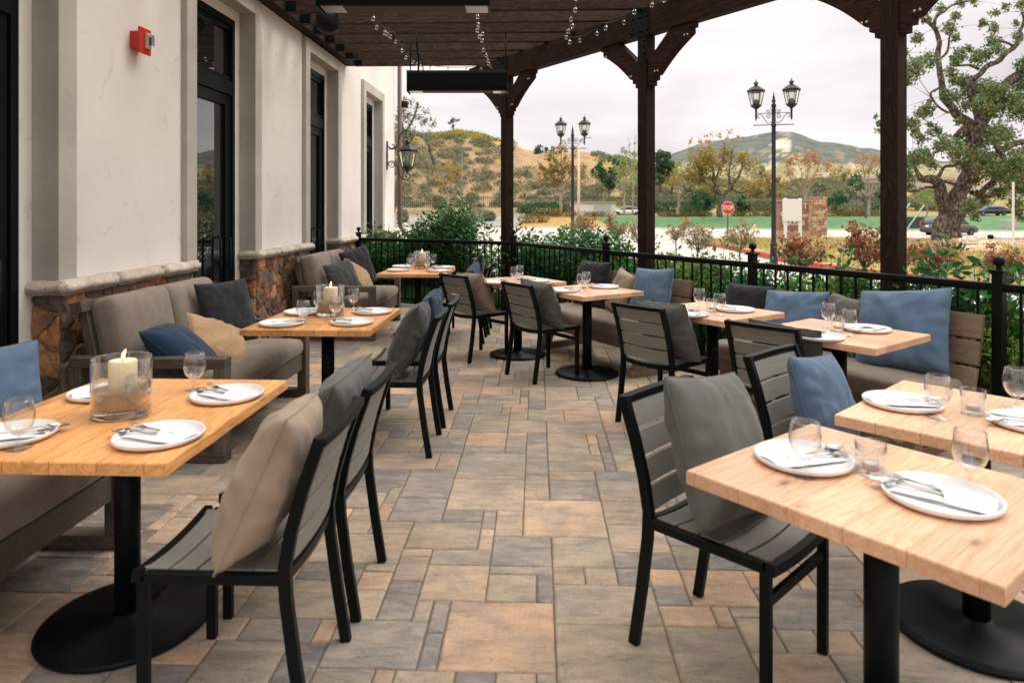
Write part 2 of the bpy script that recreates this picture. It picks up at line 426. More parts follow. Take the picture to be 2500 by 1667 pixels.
def stone_field(mb, tones, w_, h_, n, rnd, M, depth=.03, sy=1.0):
    for poly in voronoi(w_, h_, n, rnd, sy):
        cx = sum(p[0] for p in poly) / len(poly); cy = sum(p[1] for p in poly) / len(poly)
        # round the outline: subdivide edges, then shrink
        fine = []
        for i in range(len(poly)):
            p, q = poly[i], poly[(i + 1) % len(poly)]
            k = max(2, int(math.hypot(q[0] - p[0], q[1] - p[1]) / .02))
            fine += [(p[0] + (q[0] - p[0]) * t / k, p[1] + (q[1] - p[1]) * t / k) for t in range(k)]
        for _ in range(1):
            fine = [((fine[i - 1][0] + 2 * fine[i][0] + fine[(i + 1) % len(fine)][0]) / 4, (fine[i - 1][1] + 2 * fine[i][1] + fine[(i + 1) % len(fine)][1]) / 4) for i in range(len(fine))]
        m = len(fine); sd = rnd.uniform(0, 99); dz = rnd.uniform(.45, 1.2) * depth * .9
        rings = []
        for sc_, z_ in ((.985, 0.0), (.95, .55), (.84, .9), (.55, 1.0), (.25, 1.03)):
            rings.append([(cx + (p[0] - cx) * sc_, cy + (p[1] - cy) * sc_, dz * z_) for p in fine])
        vs = [v for r_ in rings for v in r_] + [(cx, cy, dz * 1.05)]
        vs = [Vector(v) + noise.noise_vector(Vector((v[0] + sd, v[1], v[2])) * 16) * (.017 if v[2] > 0 else .004) + noise.noise_vector(Vector((v[0] + sd, v[1], v[2])) * 55) * .0045 for v in vs]
        fs = []
        for r_ in range(len(rings) - 1):
            for i in range(m): fs.append((r_ * m + i, r_ * m + (i + 1) % m, (r_ + 1) * m + (i + 1) % m, (r_ + 1) * m + i))
        fs += [((len(rings) - 1) * m + i, (len(rings) - 1) * m + (i + 1) % m, len(rings) * m) for i in range(m)]
        mb.add(vs, fs, 0, False, M)
        t_ = rnd.choice(TONES); k = rnd.uniform(.7, 1.25); tones += [(t_[0] * k, t_[1] * k, t_[2] * k, 1)] * len(fs)
def set_tones(me, tones, name='tone'):
    # colour per face, stored on the corners
    at = me.color_attributes.new(name, 'FLOAT_COLOR', 'CORNER')
    lt = np.zeros(len(me.polygons), np.int32); me.polygons.foreach_get('loop_total', lt)
    at.data.foreach_set('color', np.repeat(np.array(tones, np.float32), lt, axis=0).ravel())
def plain_mesh(mb, name, mats):
    me = bpy.data.meshes.new(name); me.from_pydata(mb.v, [], mb.f)
    for m in (mats if isinstance(mats, (list, tuple)) else [mats]): me.materials.append(m)
    me.polygons.foreach_set('use_smooth', mb.sm); me.polygons.foreach_set('material_index', mb.m); return me
rnd = random.Random(5)
piers = [(4.05, 5.62), (6.95, 8.56), (9.89, 11.44), (12.76, 14.0)]
for k, (a, b) in enumerate(piers):
    core = MB(); core.box((-3.05, (a + b) / 2, .49), (.30, b - a, .98))
    base = core.obj('stone_base', M_mortar, bld, 0, world=True)
    st = MB(); tn = []
    Mf = Matrix(((0, 0, 1, -2.901), (1, 0, 0, a), (0, 1, 0, 0), (0, 0, 0, 1)))
    stone_field(st, tn, b - a, .975, 70 if k < 3 else 40, rnd, Mf, sy=.85)
    Me = Matrix(((-1, 0, 0, -2.90), (0, 0, -1, a + .001), (0, 1, 0, 0), (0, 0, 0, 1)))
    stone_field(st, tn, .17, .975, 9, rnd, Me, .035)
    me = plain_mesh(st, 'stones', M_stone); set_tones(me, tn)
    o = put('stones', me, base); o.data.transform(wm(bld).inverted())
    cp = MB(); n = 3; L = (b - a) + .12
    for i in range(n):
        y0 = a - .07 + L * i / n; rough_box(cp, -3.10, -2.825, y0 + .003, y0 + L / n - .003, .972, 1.058, .006, k * 7 + i)
    cp.obj('stone_cap', M_cap, bld, 0, world=True)
for a, b in opens:
    t = MB()
    zb = 1.05
    t.box(((XR + XT) / 2, b + TR / 2, (zb + ZT) / 2), (XT - XR, TR, ZT - zb)); t.box(((XR + XT) / 2, a - TR / 2, (zb + ZT) / 2), (XT - XR, TR, ZT - zb))
    t.box(((XR + XT) / 2, (a + b) / 2, (3.5 + ZT) / 2), (XT - XR, b - a - .002, ZT - 3.5))
    t.obj('door_surround', M_trim, bld, .006, world=True)
    d = thing('door', None, None, (0, 0, 0)); d.parent = bld; d.location = Vector((-3.12, (a + b) / 2, 0)) - bld.location
    a2, b2 = a + .10, b - .10; fr = MB(); xf = -3.115
    def fb(y0, y1, z0, z1, dx=.05, xc=xf): fr.box((xc, (y0 + y1) / 2, (z0 + z1) / 2), (dx, y1 - y0, z1 - z0), ch=.004)
    fb(a2, a2 + .06, 0, 3.40, .09); fb(b2 - .06, b2, 0, 3.40, .09); fb(a2 + .06, b2 - .06, 3.33, 3.40, .09); fb(a2 + .06, b2 - .06, 2.63, 2.77, .09)
    fb(a2 + .062, a2 + .17, .02, 2.628); fb(b2 - .17, b2 - .062, .02, 2.628); fb(a2 + .17, b2 - .17, 2.52, 2.628); fb(a2 + .17, b2 - .17, .02, .28)
    fb(a2 + .06, b2 - .06, 2.77, 2.82); fb(a2 + .06, b2 - .06, 3.28, 3.33)
    fr.obj('frame', M_black, d, 0, world=True)
    MB().box((-3.125, (a + b) / 2, 1.4), (.012, b2 - a2 - .32, 2.26)).obj('glass', M_dglass, d, 0, world=True)
    MB().box((-3.125, (a + b) / 2, 3.05), (.012, b2 - a2 - .10, .48)).obj('transom_glass', M_dglass, d, 0, world=True)
    hy = b2 - .20
    MB().tube([(-3.09, hy, .62), (-3.03, hy, .64), (-3.03, hy, 1.20), (-3.09, hy, 1.22)], .012, 8).tube([(-3.09, hy - .2, .62), (-3.03, hy - .2, .64), (-3.03, hy - .2, 1.20), (-3.09, hy - .2, 1.22)], .012, 8).obj('handle', M_black, d, 0, world=True)
ic = MB(); ic.box((-3.2, 5, 1.7), (.02, 18, 3.6)); ic.obj('dark_room_sheet', mat('unlit_room_black', (.01, .011, .012), .9), bld, world=True)  # near-black sheet stands in for the unlit room behind the doors
cv = MB(); cv.box((-2.862, 8.25, .50), (.03, .17, .32), ch=.01)
for zz in (.36, .64): cv.lathe([(.006, 0), (.006, .004), (0, .005)], 8, M=Matrix.Translation((-2.847, 8.25, zz)) @ Matrix.Rotation(R(90), 4, 'Y'))
cv.obj('cover_plate', mat('grey_plate', (.07, .08, .085), .5), bld, world=True)
ds = MB(); DY = 14.12
ds.tube([(-2.86, DY, 5.6), (-2.86, DY, 1.25), (-2.84, DY - .02, 1.12), (-2.74, DY - .05, .98), (-2.62, DY - .08, .90), (-2.56, DY - .09, .80)], .045, 12)
ds.obj('downspout', M_brownpipe, bld, world=True)
MB().box((-2.765, 14.19, 3.66), (.13, .10, .13)).obj('rafter_tail', M_timber, bld, .004, world=True)

# red fire strobe on the wall
p = PZ(335, 100, 0); YS = 4.90
al = thing('fire_alarm', 'red fire alarm strobe with clear lamp, high on the stucco wall', 'fire alarm', (XW, YS, 2.72))
M_red = mat('red_plastic', (.50, .018, .015), .45)
MB().box((.035, 0, 0), (.07, .115, .13), ch=.006).box((.077, 0, 0), (.014, .15, .19), ch=.005).obj('housing', M_red, al)
MB().box((.092, .022, .005), (.022, .055, .115), ch=.004).obj('lens_mount', mat('ivory_plastic', (.55, .5, .43), .5), al)
MB().box((.115, .022, .005), (.030, .05, .09), ch=.012).obj('lens', thinglass('strobe_glass', (.75, .8, .85), 2.5), al)
for q in (-.03, 0, .03): al['label'] = al['label']
MB().box((.106, .022, .005), (.008, .03, .06), ch=.003).obj('flash_tube', mat('chrome', (.6, .6, .62), .2, 1.0), al)

# dome speaker under the ledger
sp = thing('speaker', 'dark outdoor speaker hanging under the pergola where rafters meet the wall', 'speaker', (-2.34, 7.57, 3.68))
MB().lathe([(.0, -.22), (.07, -.215), (.12, -.18), (.135, -.13), (.13, -.05), (.125, -.02), (.0, -.015)], 24).obj('body', mat('speaker_plastic', (.004, .006, .007), .6, spec=.2), sp)
MB().box((0, 0, -.01), (.05, .05, .08)).obj('mounting_bracket', M_black, sp)

# ================================================================ pergola
pg = thing('pergola', 'dark brown stained timber pergola with curved knee braces over the patio', 'pergola', (0, 6, 0))
u = Vector((.547, -.837)).normalized(); n2 = Vector((-u.y, u.x))
P0 = (-.07, 9.9)
def bl(t, off=0.0, z=0.0):
    x = P0[0] + u.x * t + n2.x * off; y = P0[1] + u.y * t + n2.y * off
    return cw(x, y, z)
ub = (bl(1) - bl(0)).normalized(); nb = (bl(0, 1) - bl(0)).normalized()
def bM(t, off=0.0, z=0.0):      # local x along the beam, y outward, z up
    o = bl(t, off, z); return Matrix(((ub.x, nb.x, 0, o.x), (ub.y, nb.y, 0, o.y), (0, 0, 1, z), (0, 0, 0, 1)))
PW = .136; ZB, ZTOP = 3.39, 3.68
posts = [0.0, 2.835, 5.52, 8.3]
def local_part(name, mb, M, material, parent=pg, bev=.004):
    "mesh built in its own frame so that the grain follows it"
    o = bpy.data.objects.new(name, mb.mesh(name, material, bev)); COL.objects.link(o); o.parent = parent
    o.matrix_local = wm(parent).inverted() @ M; return o
def checks(o_M, L, rnd, face_y, w_): pass
for t in posts:
    local_part('post', MB().box((0, 0, ZB / 2 - .05), (PW, PW, ZB + .1)), bM(t), M_timber_v, bev=.006)
local_part('beam', MB().box((4.6, 0, 0), (11.2, .14, ZTOP - ZB)), bM(0, 0, (ZTOP + ZB) / 2), M_timber, bev=.006)
for t in posts:
    for s_ in (-1, 1):
        inner = [(.068, 3.10), (.41, 3.392)]
        outer = [(.70, 3.392), (.70, 3.34), (.665, 3.34), (.665, 3.285)]
        arc = []
        for k in range(1, 9):
            q = k / 9; x = .665 + (.20 - .665) * q; z = 3.285 + (2.935 - 3.285) * q
            arc.append((x - .014 * math.sin(math.pi * q), z + .016 * math.sin(math.pi * q)))
        low = [(.20, 2.935), (.165, 2.935), (.165, 2.885), (.12, 2.885), (.12, 2.83), (.068, 2.83)]
        poly = [(x * s_, z - 3.1) for x, z in inner + outer + arc + low]
        Mx = bM(t, .05, 3.1) @ Matrix(((1, 0, 0, 0), (0, 0, -1, 0), (0, 1, 0, 0), (0, 0, 0, 1)))
        b_ = local_part('knee_brace', MB().prism(poly, .10), Mx, M_timber, bev=.004)
        bo = MB()
        for (x, z) in ((.62, 3.27), (.20, 2.97)):
            for d in (-.018, .022):
                bo.lathe([(.0, -.006), (.012, -.004), (.012, 0.0)], 8, M=Matrix.Translation((s_ * (x + d), z - 3.1, .106)))
        local_part('bolt_heads', bo, Matrix.Identity(4), mat('zinc', (.45, .42, .38), .4, .8) if 'zinc' not in bpy.data.materials else bpy.data.materials['zinc'], b_, 0).matrix_local = Matrix.Identity(4)
for t in posts:
    pl = MB()
    pl.box((-.03, -.0745, .14), (.30, .008, .30)).box((.045, -.072, -.14), (.045, .008, .28))
    for x in (-.14, -.05, .0, .08):
        for z in (.05, .20): pl.lathe([(.014, 0), (.014, .010), (.0, .013)], 8, M=Matrix.Translation((x, -.078, z)) @ Matrix.Rotation(R(90), 4, 'X'))
    for z in (-.06, -.12, -.20): pl.lathe([(.014, 0), (.014, .010), (.0, .013)], 8, M=Matrix.Translation((.045, -.076, z)) @ Matrix.Rotation(R(90), 4, 'X'))
    local_part('beam_bracket', pl, bM(t, 0, ZB), M_black, bev=0)
yw = 10.42
k = 0
bA, bB = bl(0), bl(1)
while yw > -2.2:
    tt = (yw - bA.y) / (bB.y - bA.y); xe = bA.x + (bB.x - bA.x) * tt + .55
    xe = min(xe, 6.2); L = xe + 2.80
    local_part('rafter', MB().box((0, 0, 0), (L, .084, .19)), Matrix.Translation(((xe - 2.80) / 2, yw, ZTOP + .097)), M_timber_lit, bev=.003)
    yw -= .478; k += 1
local_part('ledger', MB().box((0, 0, 0), (12.9, .15, .25)), Matrix.Translation((-2.872, 4.0, ZTOP + .13)) @ Matrix.Rotation(R(90), 4, 'Z'), M_timber, bev=.004)
yw = 10.42
while yw > 5: MB().bar([(-2.79, yw - .05, ZTOP + .06), (-2.68, yw - .05, ZTOP + .06)], .12, .008, (0, 0, 1)).obj('rafter_hanger', M_black, pg, world=True); yw -= .478

# ================================================================ patio paving
rail = [cw(*p) for p in ((-2.44, 10.86), (.017, 9.55), (1.053, 7.63), (2.09, 5.93), (3.04, 4.26), (3.99, 2.59), (4.94, .92))]
def hp(p, q, off):      # half-plane to the left/below of p->q moved outward by off
    d = (q - p).normalized(); nx, ny = -d.y, d.x
    if nx * (0 - p.x) + ny * (3 - p.y) > 0: nx, ny = -nx, -ny
    return nx, ny, nx * p.x + ny * p.y + off
H1 = hp(rail[0], rail[1], .06); H2 = hp(rail[1], rail[5], .08)
rnd = random.Random(11)
U = .0655; X0, Y0 = -3.08, .9; NX, NY = 118, 160
occ = np.zeros((NX, NY), bool); pv = MB(); tn = []
sizes = [(6, 6)] * 3 + [(6, 4)] * 5 + [(4, 5)] * 2 + [(4, 4)] * 6 + [(4, 3)] * 6 + [(3, 4)] * 2 + [(5, 3)] * 4 + [(3, 2)] * 5 + [(2, 2)] * 4 + [(3, 3)] * 4 + [(4, 2)] * 3 + [(2, 1)] * 1 + [(2, 3)] * 1
PT = [(.44, .325, .235), (.58, .375, .245), (.37, .295, .225), (.215, .195, .19), (.45, .34, .255), (.60, .40, .27), (.27, .24, .225), (.38, .31, .23), (.50, .36, .26), (.33, .275, .23), (.24, .215, .205)]
slabs = []
for q in range(9000):       # big stones first, at random, so that no joint runs on
    a, b = rnd.choice([(6, 6), (6, 4), (6, 4), (4, 6), (4, 4), (4, 4), (5, 4)]); i = rnd.randrange(0, NX - 7, 2); j = rnd.randrange(0, NY - 7, 2)
    if not occ[i:i + a, j:j + b].any(): occ[i:i + a, j:j + b] = True; slabs.append((i, j, a, b))
    if occ.mean() > .66: break
for j in range(NY):
    for i in range(NX):
        if occ[i, j]: continue
        for _ in range(9):
            a, b = rnd.choice([(4, 2), (4, 2), (2, 2), (2, 4), (3, 2), (4, 4), (4, 3), (3, 3), (2, 3)])
            if i + a <= NX and j + b <= NY and not occ[i:i + a, j:j + b].any(): break
        else:
            a = b = 1
            while i + a < NX and a < 4 and not occ[i + a, j]: a += 1
            while j + b < NY and b < 3 and not occ[i:i + a, j + b].any(): b += 1
        occ[i:i + a, j:j + b] = True; slabs.append((i, j, a, b))
if True:
    for i, j, a, b in slabs:
        x0, y0, x1, y1 = X0 + i * U, Y0 + j * U, X0 + (i + a) * U, Y0 + (j + b) * U
        g = .0020; jt = lambda: rnd.uniform(-.0012, .0016)
        poly = [(x0 + g + jt(), y0 + g + jt()), (x1 - g - jt(), y0 + g + jt()), (x1 - g - jt(), y1 - g - jt()), (x0 + g + jt(), y1 - g - jt())]
        for H in (H1, H2): poly = clip(poly, *H) if len(poly) > 2 else []
        if len(poly) < 3: continue
        cx = sum(p_[0] for p_ in poly) / len(poly); cy = sum(p_[1] for p_ in poly) / len(poly); m = len(poly)
        if cy < .9 or abs(cx) > 6: continue
        zt = rnd.uniform(-.0012, .0012); tl = (rnd.uniform(-.004, .004), rnd.uniform(-.004, .004))
        def ins(p_, d):
            dx, dy = cx - p_[0], cy - p_[1]
            return (p_[0] + math.copysign(min(d, abs(dx)), dx), p_[1] + math.copysign(min(d, abs(dy)), dy))
        vs = [(p_[0], p_[1], -.03) for p_ in poly] + [(p_[0], p_[1], -.006) for p_ in poly] + [(*ins(p_, .0035), -.0015) for p_ in poly] + [(*ins(p_, .009), zt + (p_[0] - cx) * tl[0] + (p_[1] - cy) * tl[1]) for p_ in poly]
        fs = [(r_ * m + q, r_ * m + (q + 1) % m, (r_ + 1) * m + (q + 1) % m, (r_ + 1) * m + q) for r_ in range(3) for q in range(m)] + [tuple(3 * m + q for q in range(m))]
        pv.add(vs, fs, 0, False); t_ = rnd.choice(PT); kk = rnd.uniform(.86, 1.12)
        tn += [(t_[0] * kk, t_[1] * kk, t_[2] * kk, rnd.random())] * len(fs)
M_pav = mat('slate_pavers', (.4, .3, .2), .75, spec=.35)
_v = coords(M_pav); _a = attr_node(M_pav, 'tone'); _t = M_pav.node_tree
_of = N(_t, 'ShaderNodeVectorMath', operation='MULTIPLY_ADD'); _t.links.new(_a.outputs[0], _of.inputs[0]); _of.inputs[1].default_value = (31, 57, 83); _t.links.new(_v, _of.inputs[2])
_rm = N(_t, 'ShaderNodeMapping'); _rm.inputs['Rotation'].default_value = (0, 0, R(-38)); _rm.inputs['Scale'].default_value = (1, 3.4, 1); _t.links.new(_of.outputs[0], _rm.inputs[0])
_big = nz(M_pav, _of.outputs[0], 3.4, 4, .6, .8); _st = nz(M_pav, _rm.outputs[0], 5.5, 8, .68, .5); _fn = nz(M_pav, _v, 90, 4, .7)
_c = mixc(M_pav, rp(M_pav, _big, [(.40, (0, 0, 0)), (.64, (.7, .7, .7))]), _a.outputs[0], (.27, .235, .22))
_c = mixc(M_pav, rp(M_pav, _st, [(.47, (0, 0, 0)), (.66, (.5, .5, .5))]), _c, (.50, .38, .28))
_c = mixc(M_pav, 1.0, _c, rp(M_pav, _st, [(.25, (.66, .66, .68)), (.5, (1, 1, 1)), (.8, (1.14, 1.12, 1.1))]), 'MULTIPLY')
_c = mixc(M_pav, 1.0, _c, rp(M_pav, _fn, [(.3, (.86, .86, .86)), (.7, (1.1, 1.1, 1.1))]), 'MULTIPLY')
_vm = N(_t, 'ShaderNodeMapping'); _vm.inputs['Rotation'].default_value = (0, 0, R(-34)); _vm.inputs['Scale'].default_value = (1, 2.1, 1); _t.links.new(_of.outputs[0], _vm.inputs[0])
_ve = nz(M_pav, _vm.outputs[0], 4.2, 5, .6, .9)
_vl = rp(M_pav, mathn(M_pav, 'ABSOLUTE', mathn(M_pav, 'SUBTRACT', mathn(M_pav, 'FRACT', mathn(M_pav, 'MULTIPLY', _ve, 7.0)), .5)), [(.0, (.68, .67, .67)), (.035, (.86, .86, .86)), (.10, (1, 1, 1))])
_c = mixc(M_pav, 1.0, _c, _vl, 'MULTIPLY')
_dt = nz(M_pav, _v, 1.1, 5, .65)
_c = mixc(M_pav, 1.0, _c, rp(M_pav, _dt, [(.36, (.80, .79, .77)), (.55, (1.02, 1.02, 1.02))]), 'MULTIPLY')
setc(M_pav, _c); bump(M_pav, mathn(M_pav, 'ADD', mathn(M_pav, 'ADD', _st, mathn(M_pav, 'MULTIPLY', mathn(M_pav, 'FRACT', mathn(M_pav, 'MULTIPLY', _ve, 7.0)), .22)), mathn(M_pav, 'MULTIPLY', _fn, .1)), .7, .012); setr(M_pav, _st, .55, .85)
me = plain_mesh(pv, 'patio_paving', M_pav); set_tones(me, tn)
struct(put('patio_paving', me))
M_joint = mottled('joint_sand', (.11, .08, .06), (.18, .14, .11), 40, .95, .5, .004)
poly = [(-3.4, -3), (8, -3), (8, 12), (-3.4, 12)]
for H in (H1, H2): poly = clip(poly, *H)
jm = MB(); jm.add([(x, y, -.007) for x, y in poly], [tuple(range(len(poly)))]); struct(jm.obj('patio_joint_sand', M_joint))
# concrete kerb just outside the paving
M_conc = mottled('pale_concrete', (.40, .36, .32), (.52, .48, .44), 6, .9, .3, .004)
kb = MB()
def inter(Ha, Hb):
    d = Ha[0] * Hb[1] - Ha[1] * Hb[0]; return Vector(((Ha[2] * Hb[1] - Ha[1] * Hb[2]) / d, (Ha[0] * Hb[2] - Ha[2] * Hb[0]) / d, 0))
def ofs(H, o): return (H[0], H[1], H[2] + o)
e0 = Vector((-2.9, (H1[2] + H1[0] * 2.9) / H1[1], 0)); 
def line(Ho1, Ho2): 
    return [Vector((-2.9, (Ho1[2] + Ho1[0] * 2.9) / Ho1[1], 0)), inter(Ho1, Ho2), Vector((6.2, (Ho2[2] - Ho2[0] * 6.2) / Ho2[1], 0))]
la, lb = line(H1, H2), line(ofs(H1, .11), ofs(H2, .11))
for i in range(2):
    a, b, c, d = la[i], la[i + 1], lb[i + 1], lb[i]
    kb.add([(*a.xy, -.2), (*b.xy, -.2), (*c.xy, -.2), (*d.xy, -.2), (*a.xy, .012), (*b.xy, .012), (*c.xy, .012), (*d.xy, .012)], [(0, 1, 2, 3), (4, 5, 6, 7), (0, 1, 5, 4), (2, 3, 7, 6), (1, 2, 6, 5), (3, 0, 4, 7)])
struct(kb.obj('patio_kerb', M_conc, bevel=.006))

# ================================================================ railing
rl = thing('railing', 'black metal railing with ball-topped posts running round the patio edge', 'railing', tuple(rail[2]))
ZR = 1.03
for i in range(len(rail) - 1):
    a, b = rail[i], rail[i + 1]; d = (b - a).normalized(); L = (b - a).length; ang = math.atan2(d.y, d.x)
    Mx = Matrix.Translation(a) @ Matrix.Rotation(ang, 4, 'Z')
    MB().box((L / 2, 0, ZR - .018), (L - .05, .045, .036), Mx, ch=.006).box((L / 2, 0, ZR - .042), (L - .05, .028, .016), Mx).obj('top_rail', M_black, rl, world=True)
    MB().box((L / 2, 0, .115), (L - .05, .032, .03), Mx, ch=.003).obj('bottom_rail', M_black, rl, world=True)
    nb_ = int(round(L / .118))
    bal = MB()
    for k in range(1, nb_): bal.box((L * k / nb_, 0, .555), (.014, .014, .86), Mx)
    bal.obj('balusters', M_black, rl, world=True)
for p in rail[:-1]:
    i = rail.index(p); d = (rail[min(i + 1, 5)] - rail[max(i - 1, 0)]); Mx = Matrix.Translation(p) @ Matrix.Rotation(math.atan2(d.y, d.x), 4, 'Z')
    pm = MB().box((0, 0, .54), (.062, .062, 1.12), Mx, ch=.004).box((0, 0, 1.105), (.082, .082, .022), Mx, ch=.004)
    ps = pm.obj('rail_post', M_black, rl, world=True)
    MB().lathe([(.016, 1.115), (.018, 1.125), (.011, 1.135)] + [(.034 * math.sin(a_), 1.168 - .034 * math.cos(a_)) for a_ in [math.pi * q / 10 for q in range(2, 10)]] + [(.0, 1.203)], 16, tuple(p)).obj('ball_finial', M_black, ps, world=True)
# ================================================================ furniture materials
M_slat = wood('grey_slats', [(.17, .165, .148), (.225, .218, .198), (.285, .275, .25)], 0, 1.2, 0, .6, .35, knots=False, rnd=False, bs=.08)
M_sofaw = wood('weathered_wood', [(.05, .037, .028), (.095, .073, .056), (.14, .11, .085)], 0, 1.0, 0, .65, rnd=True, bs=.3)
M_sofaw2 = wood('weathered_wood_upright', [(.05, .037, .028), (.095, .073, .056), (.14, .11, .085)], 2, 1.0, 0, .65, rnd=True, bs=.3)
M_benchw = wood('bench_wood', [(.10, .062, .043), (.20, .128, .088), (.30, .20, .14)], 0, 1.0, 0, .6, .8, bs=.25)
TC = [(.40, .155, .045), (.70, .33, .115), (.86, .47, .20)]
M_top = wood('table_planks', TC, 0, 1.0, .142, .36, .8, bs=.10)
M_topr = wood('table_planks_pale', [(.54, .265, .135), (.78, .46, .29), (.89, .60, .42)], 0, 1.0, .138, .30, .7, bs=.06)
FB = dict(taupe=fabric('taupe_fabric', (.30, .225, .175)), grey=fabric('grey_fabric', (.108, .109, .104)), dgrey=fabric('dark_grey_fabric', (.055, .058, .056)),
          char=fabric('charcoal_fabric', (.018, .020, .023)), blue=fabric('blue_fabric', (.090, .142, .225), var=.12), navy=fabric('navy_fabric', (.016, .036, .070)),
          burlap=fabric('burlap_fabric', (.47, .30, .165), burlap=True), cush=fabric('cushion_fabric', (.225, .182, .152)))

# ================================================================ chairs
def prof(side):
    return [(side * .208, -.268, 0), (side * .208, -.236, .20), (side * .208, -.212, .38), (side * .208, -.208, .47), (side * .208, -.228, .58), (side * .208, -.262, .70), (side * .208, -.312, .842)]
def by(z):          # y of the back plane at height z
    P = prof(1)
    for a, b in zip(P, P[1:]):
        if a[2] <= z <= b[2]: return a[1] + (b[1] - a[1]) * (z - a[2]) / (b[2] - a[2])
    return P[-1][1]
def make_chair(label):
    t = thing('slatted_chair', label, 'chair', group='slatted patio chairs')
    for s_ in (-1, 1):
        MB().bar(prof(s_), .026, .036, (1, 0, 0)).obj('leg', M_black, t, .003)
        MB().bar([(s_ * .208, .205, 0), (s_ * .208, .205, .43)], .026, .032, (1, 0, 0)).obj('leg', M_black, t, .003)
        MB().box((s_ * .208, .205, .003), (.03, .036, .006))
    def dish(x): return .445 - .016 * (1 - (x / .2) ** 2)
    fr = MB()
    fr.box((-.208, .0, .437), (.026, .40, .032), ch=.003).box((.208, .0, .437), (.026, .40, .032), ch=.003)
    xs = [-.2 + .4 * k / 10 for k in range(11)]
    fr.bar([(x * 1.10, .222, dish(x) - .004) for x in xs], .028, .034, (0, 1, 0)); fr.bar([(x, -.205, dish(x) - .004) for x in xs], .024, .03, (0, 1, 0))
    fr.obj('seat_frame', M_black, t, .002)
    se = MB()
    for k in range(5):
        yc = -.150 + k * .082; w_ = .038
        se.bar([(x * .965, yc, dish(x) + .004) for x in xs], w_ * 2 - .003, .012, (0, 1, 0))
    se.obj('seat', M_slat, t, .0015)
    bk = MB()
    for z0, z1 in ((.738, .815), (.648, .725), (.558, .635), (.468, .545)):
        zc = (z0 + z1) / 2; sl_ = (by(z1) - by(z0)) / (z1 - z0)
        def fn(side, z0=z0, z1=z1, sl_=sl_):
            vs = []
            for x in xs:
                cv = -.012 * (1 - (x / .2) ** 2)
                for dz, dy in ((z0, -.006), (z1, -.006), (z1, .006), (z0, .006)): vs.append((x * .97, by(dz) + cv + dy, dz))
            return vs
        vs = fn(0); fs = []
        for k in range(10):
            for q in range(4): fs.append((k * 4 + q, k * 4 + (q + 1) % 4, k * 4 + 4 + (q + 1) % 4, k * 4 + 4 + q))
        fs += [(3, 2, 1, 0), (40, 41, 42, 43)]
        bk.add(vs, fs)
    bk.obj('backrest', M_slat, t, .0015)
    MB().bar([(x * 1.09, by(.84) - .012 * (1 - (x / .2) ** 2), .832) for x in xs], .036, .024, (0, 1, 0)).obj('back_rail', M_black, t, .003)
    MB().box((0, .205, .335), (.39, .02, .032), ch=.002).obj('stretcher', M_black, t)
    gl = MB()
    for s_ in (-1, 1):
        for y in (-.13, .13): gl.box((s_ * .2, y, .415), (.016, .03, .012))
    return t
chair0 = make_chair('x')
_first = [True]
def chair(x, y, face, label):
    "face: heading the sitter looks to, degrees anticlockwise from +X, in camera-aligned ground coordinates"
    p = cw(x, y); rz = R(face - 90) + YAW
    if _first[0]:
        _first[0] = False; c = chair0; c.location = p; c.rotation_euler = (0, 0, rz); c['label'] = label
    else: c = dupt(chair0, label, p, rz)
    return c

# ================================================================ pillows
def pillow_mesh(name, w_, h_, t_, seed, fab, wr=1.0, sag=0.0):
    "upright pillow: width along x, height along z, thickness along y, centred"
    n = 34; rnd = random.Random(seed); off = Vector((seed * 3.7, seed * 1.3, 0))
    def sh(u, v, s_):
        a, b = 2 * u - 1, 2 * v - 1
        ex = (1 - abs(b) ** 2.2) ; ey = (1 - abs(a) ** 2.2)
        x = a * w_ / 2 * (1 - .075 * ex ** .8 * abs(a) ** 3 - .035 * (abs(a * b) ** 6)); z = b * h_ / 2 * (1 - .085 * ey ** .8 * abs(b) ** 3 - .035 * (abs(a * b) ** 6))
        th = (max(0, 1 - abs(a) ** 2.8) ** .52) * (max(0, 1 - abs(b) ** 2.8) ** .52)
        th *= 1 + sag * (-b) * .5
        y = s_ * t_ / 2 * th
        # radial puckers near the rim and broad folds
        ang = math.atan2(b, a); rim = max(abs(a), abs(b)) ** 3
        q = math.sin(ang * 17 + seed) * .5 + noise.noise(Vector((ang * 3.2, seed, s_))) * 1.0
        fold = noise.noise(off + Vector((a * 2.3, b * 2.0, s_ * 5))) + .6 * noise.noise(off + Vector((a * 5, b * 2.5, 7 + s_)))
        diag = math.sin((a * rnd_d[0] + b * rnd_d[1]) * 7 + 3 * noise.noise(off + Vector((a * 2, b * 2, 3))))
        cn = noise.noise(off + Vector((a * 3.1 + b * 1.7, b * 3.4 - a * 1.1, s_ * 3))); crease = -math.exp(-(cn / .07) ** 2) * (.35 + .65 * noise.noise(off + Vector((a * 1.5, b * 1.5, 11))))
        y += s_ * wr * th ** .5 * (.012 * q * rim + .011 * fold + .008 * diag * rim + .009 * crease)
        return (x, y, z)
    rnd_d = (rnd.uniform(-1, 1), rnd.uniform(-1, 1))
    mb = MB(); mb.grid(lambda u, v: sh(u, v, 1), n, n); mb.grid(lambda u, v: sh(u, v, -1), n, n)
    me = bpy.data.meshes.new(name); me.from_pydata(mb.v, [], mb.f); me.materials.append(FB[fab])
    bm = bmesh.new(); bm.from_mesh(me); bmesh.ops.remove_doubles(bm, verts=bm.verts, dist=1e-5); bmesh.ops.recalc_face_normals(bm, faces=bm.faces)
    for f in bm.faces: f.smooth = True
    bm.to_mesh(me); bm.free()
    return me
_ps = [0]
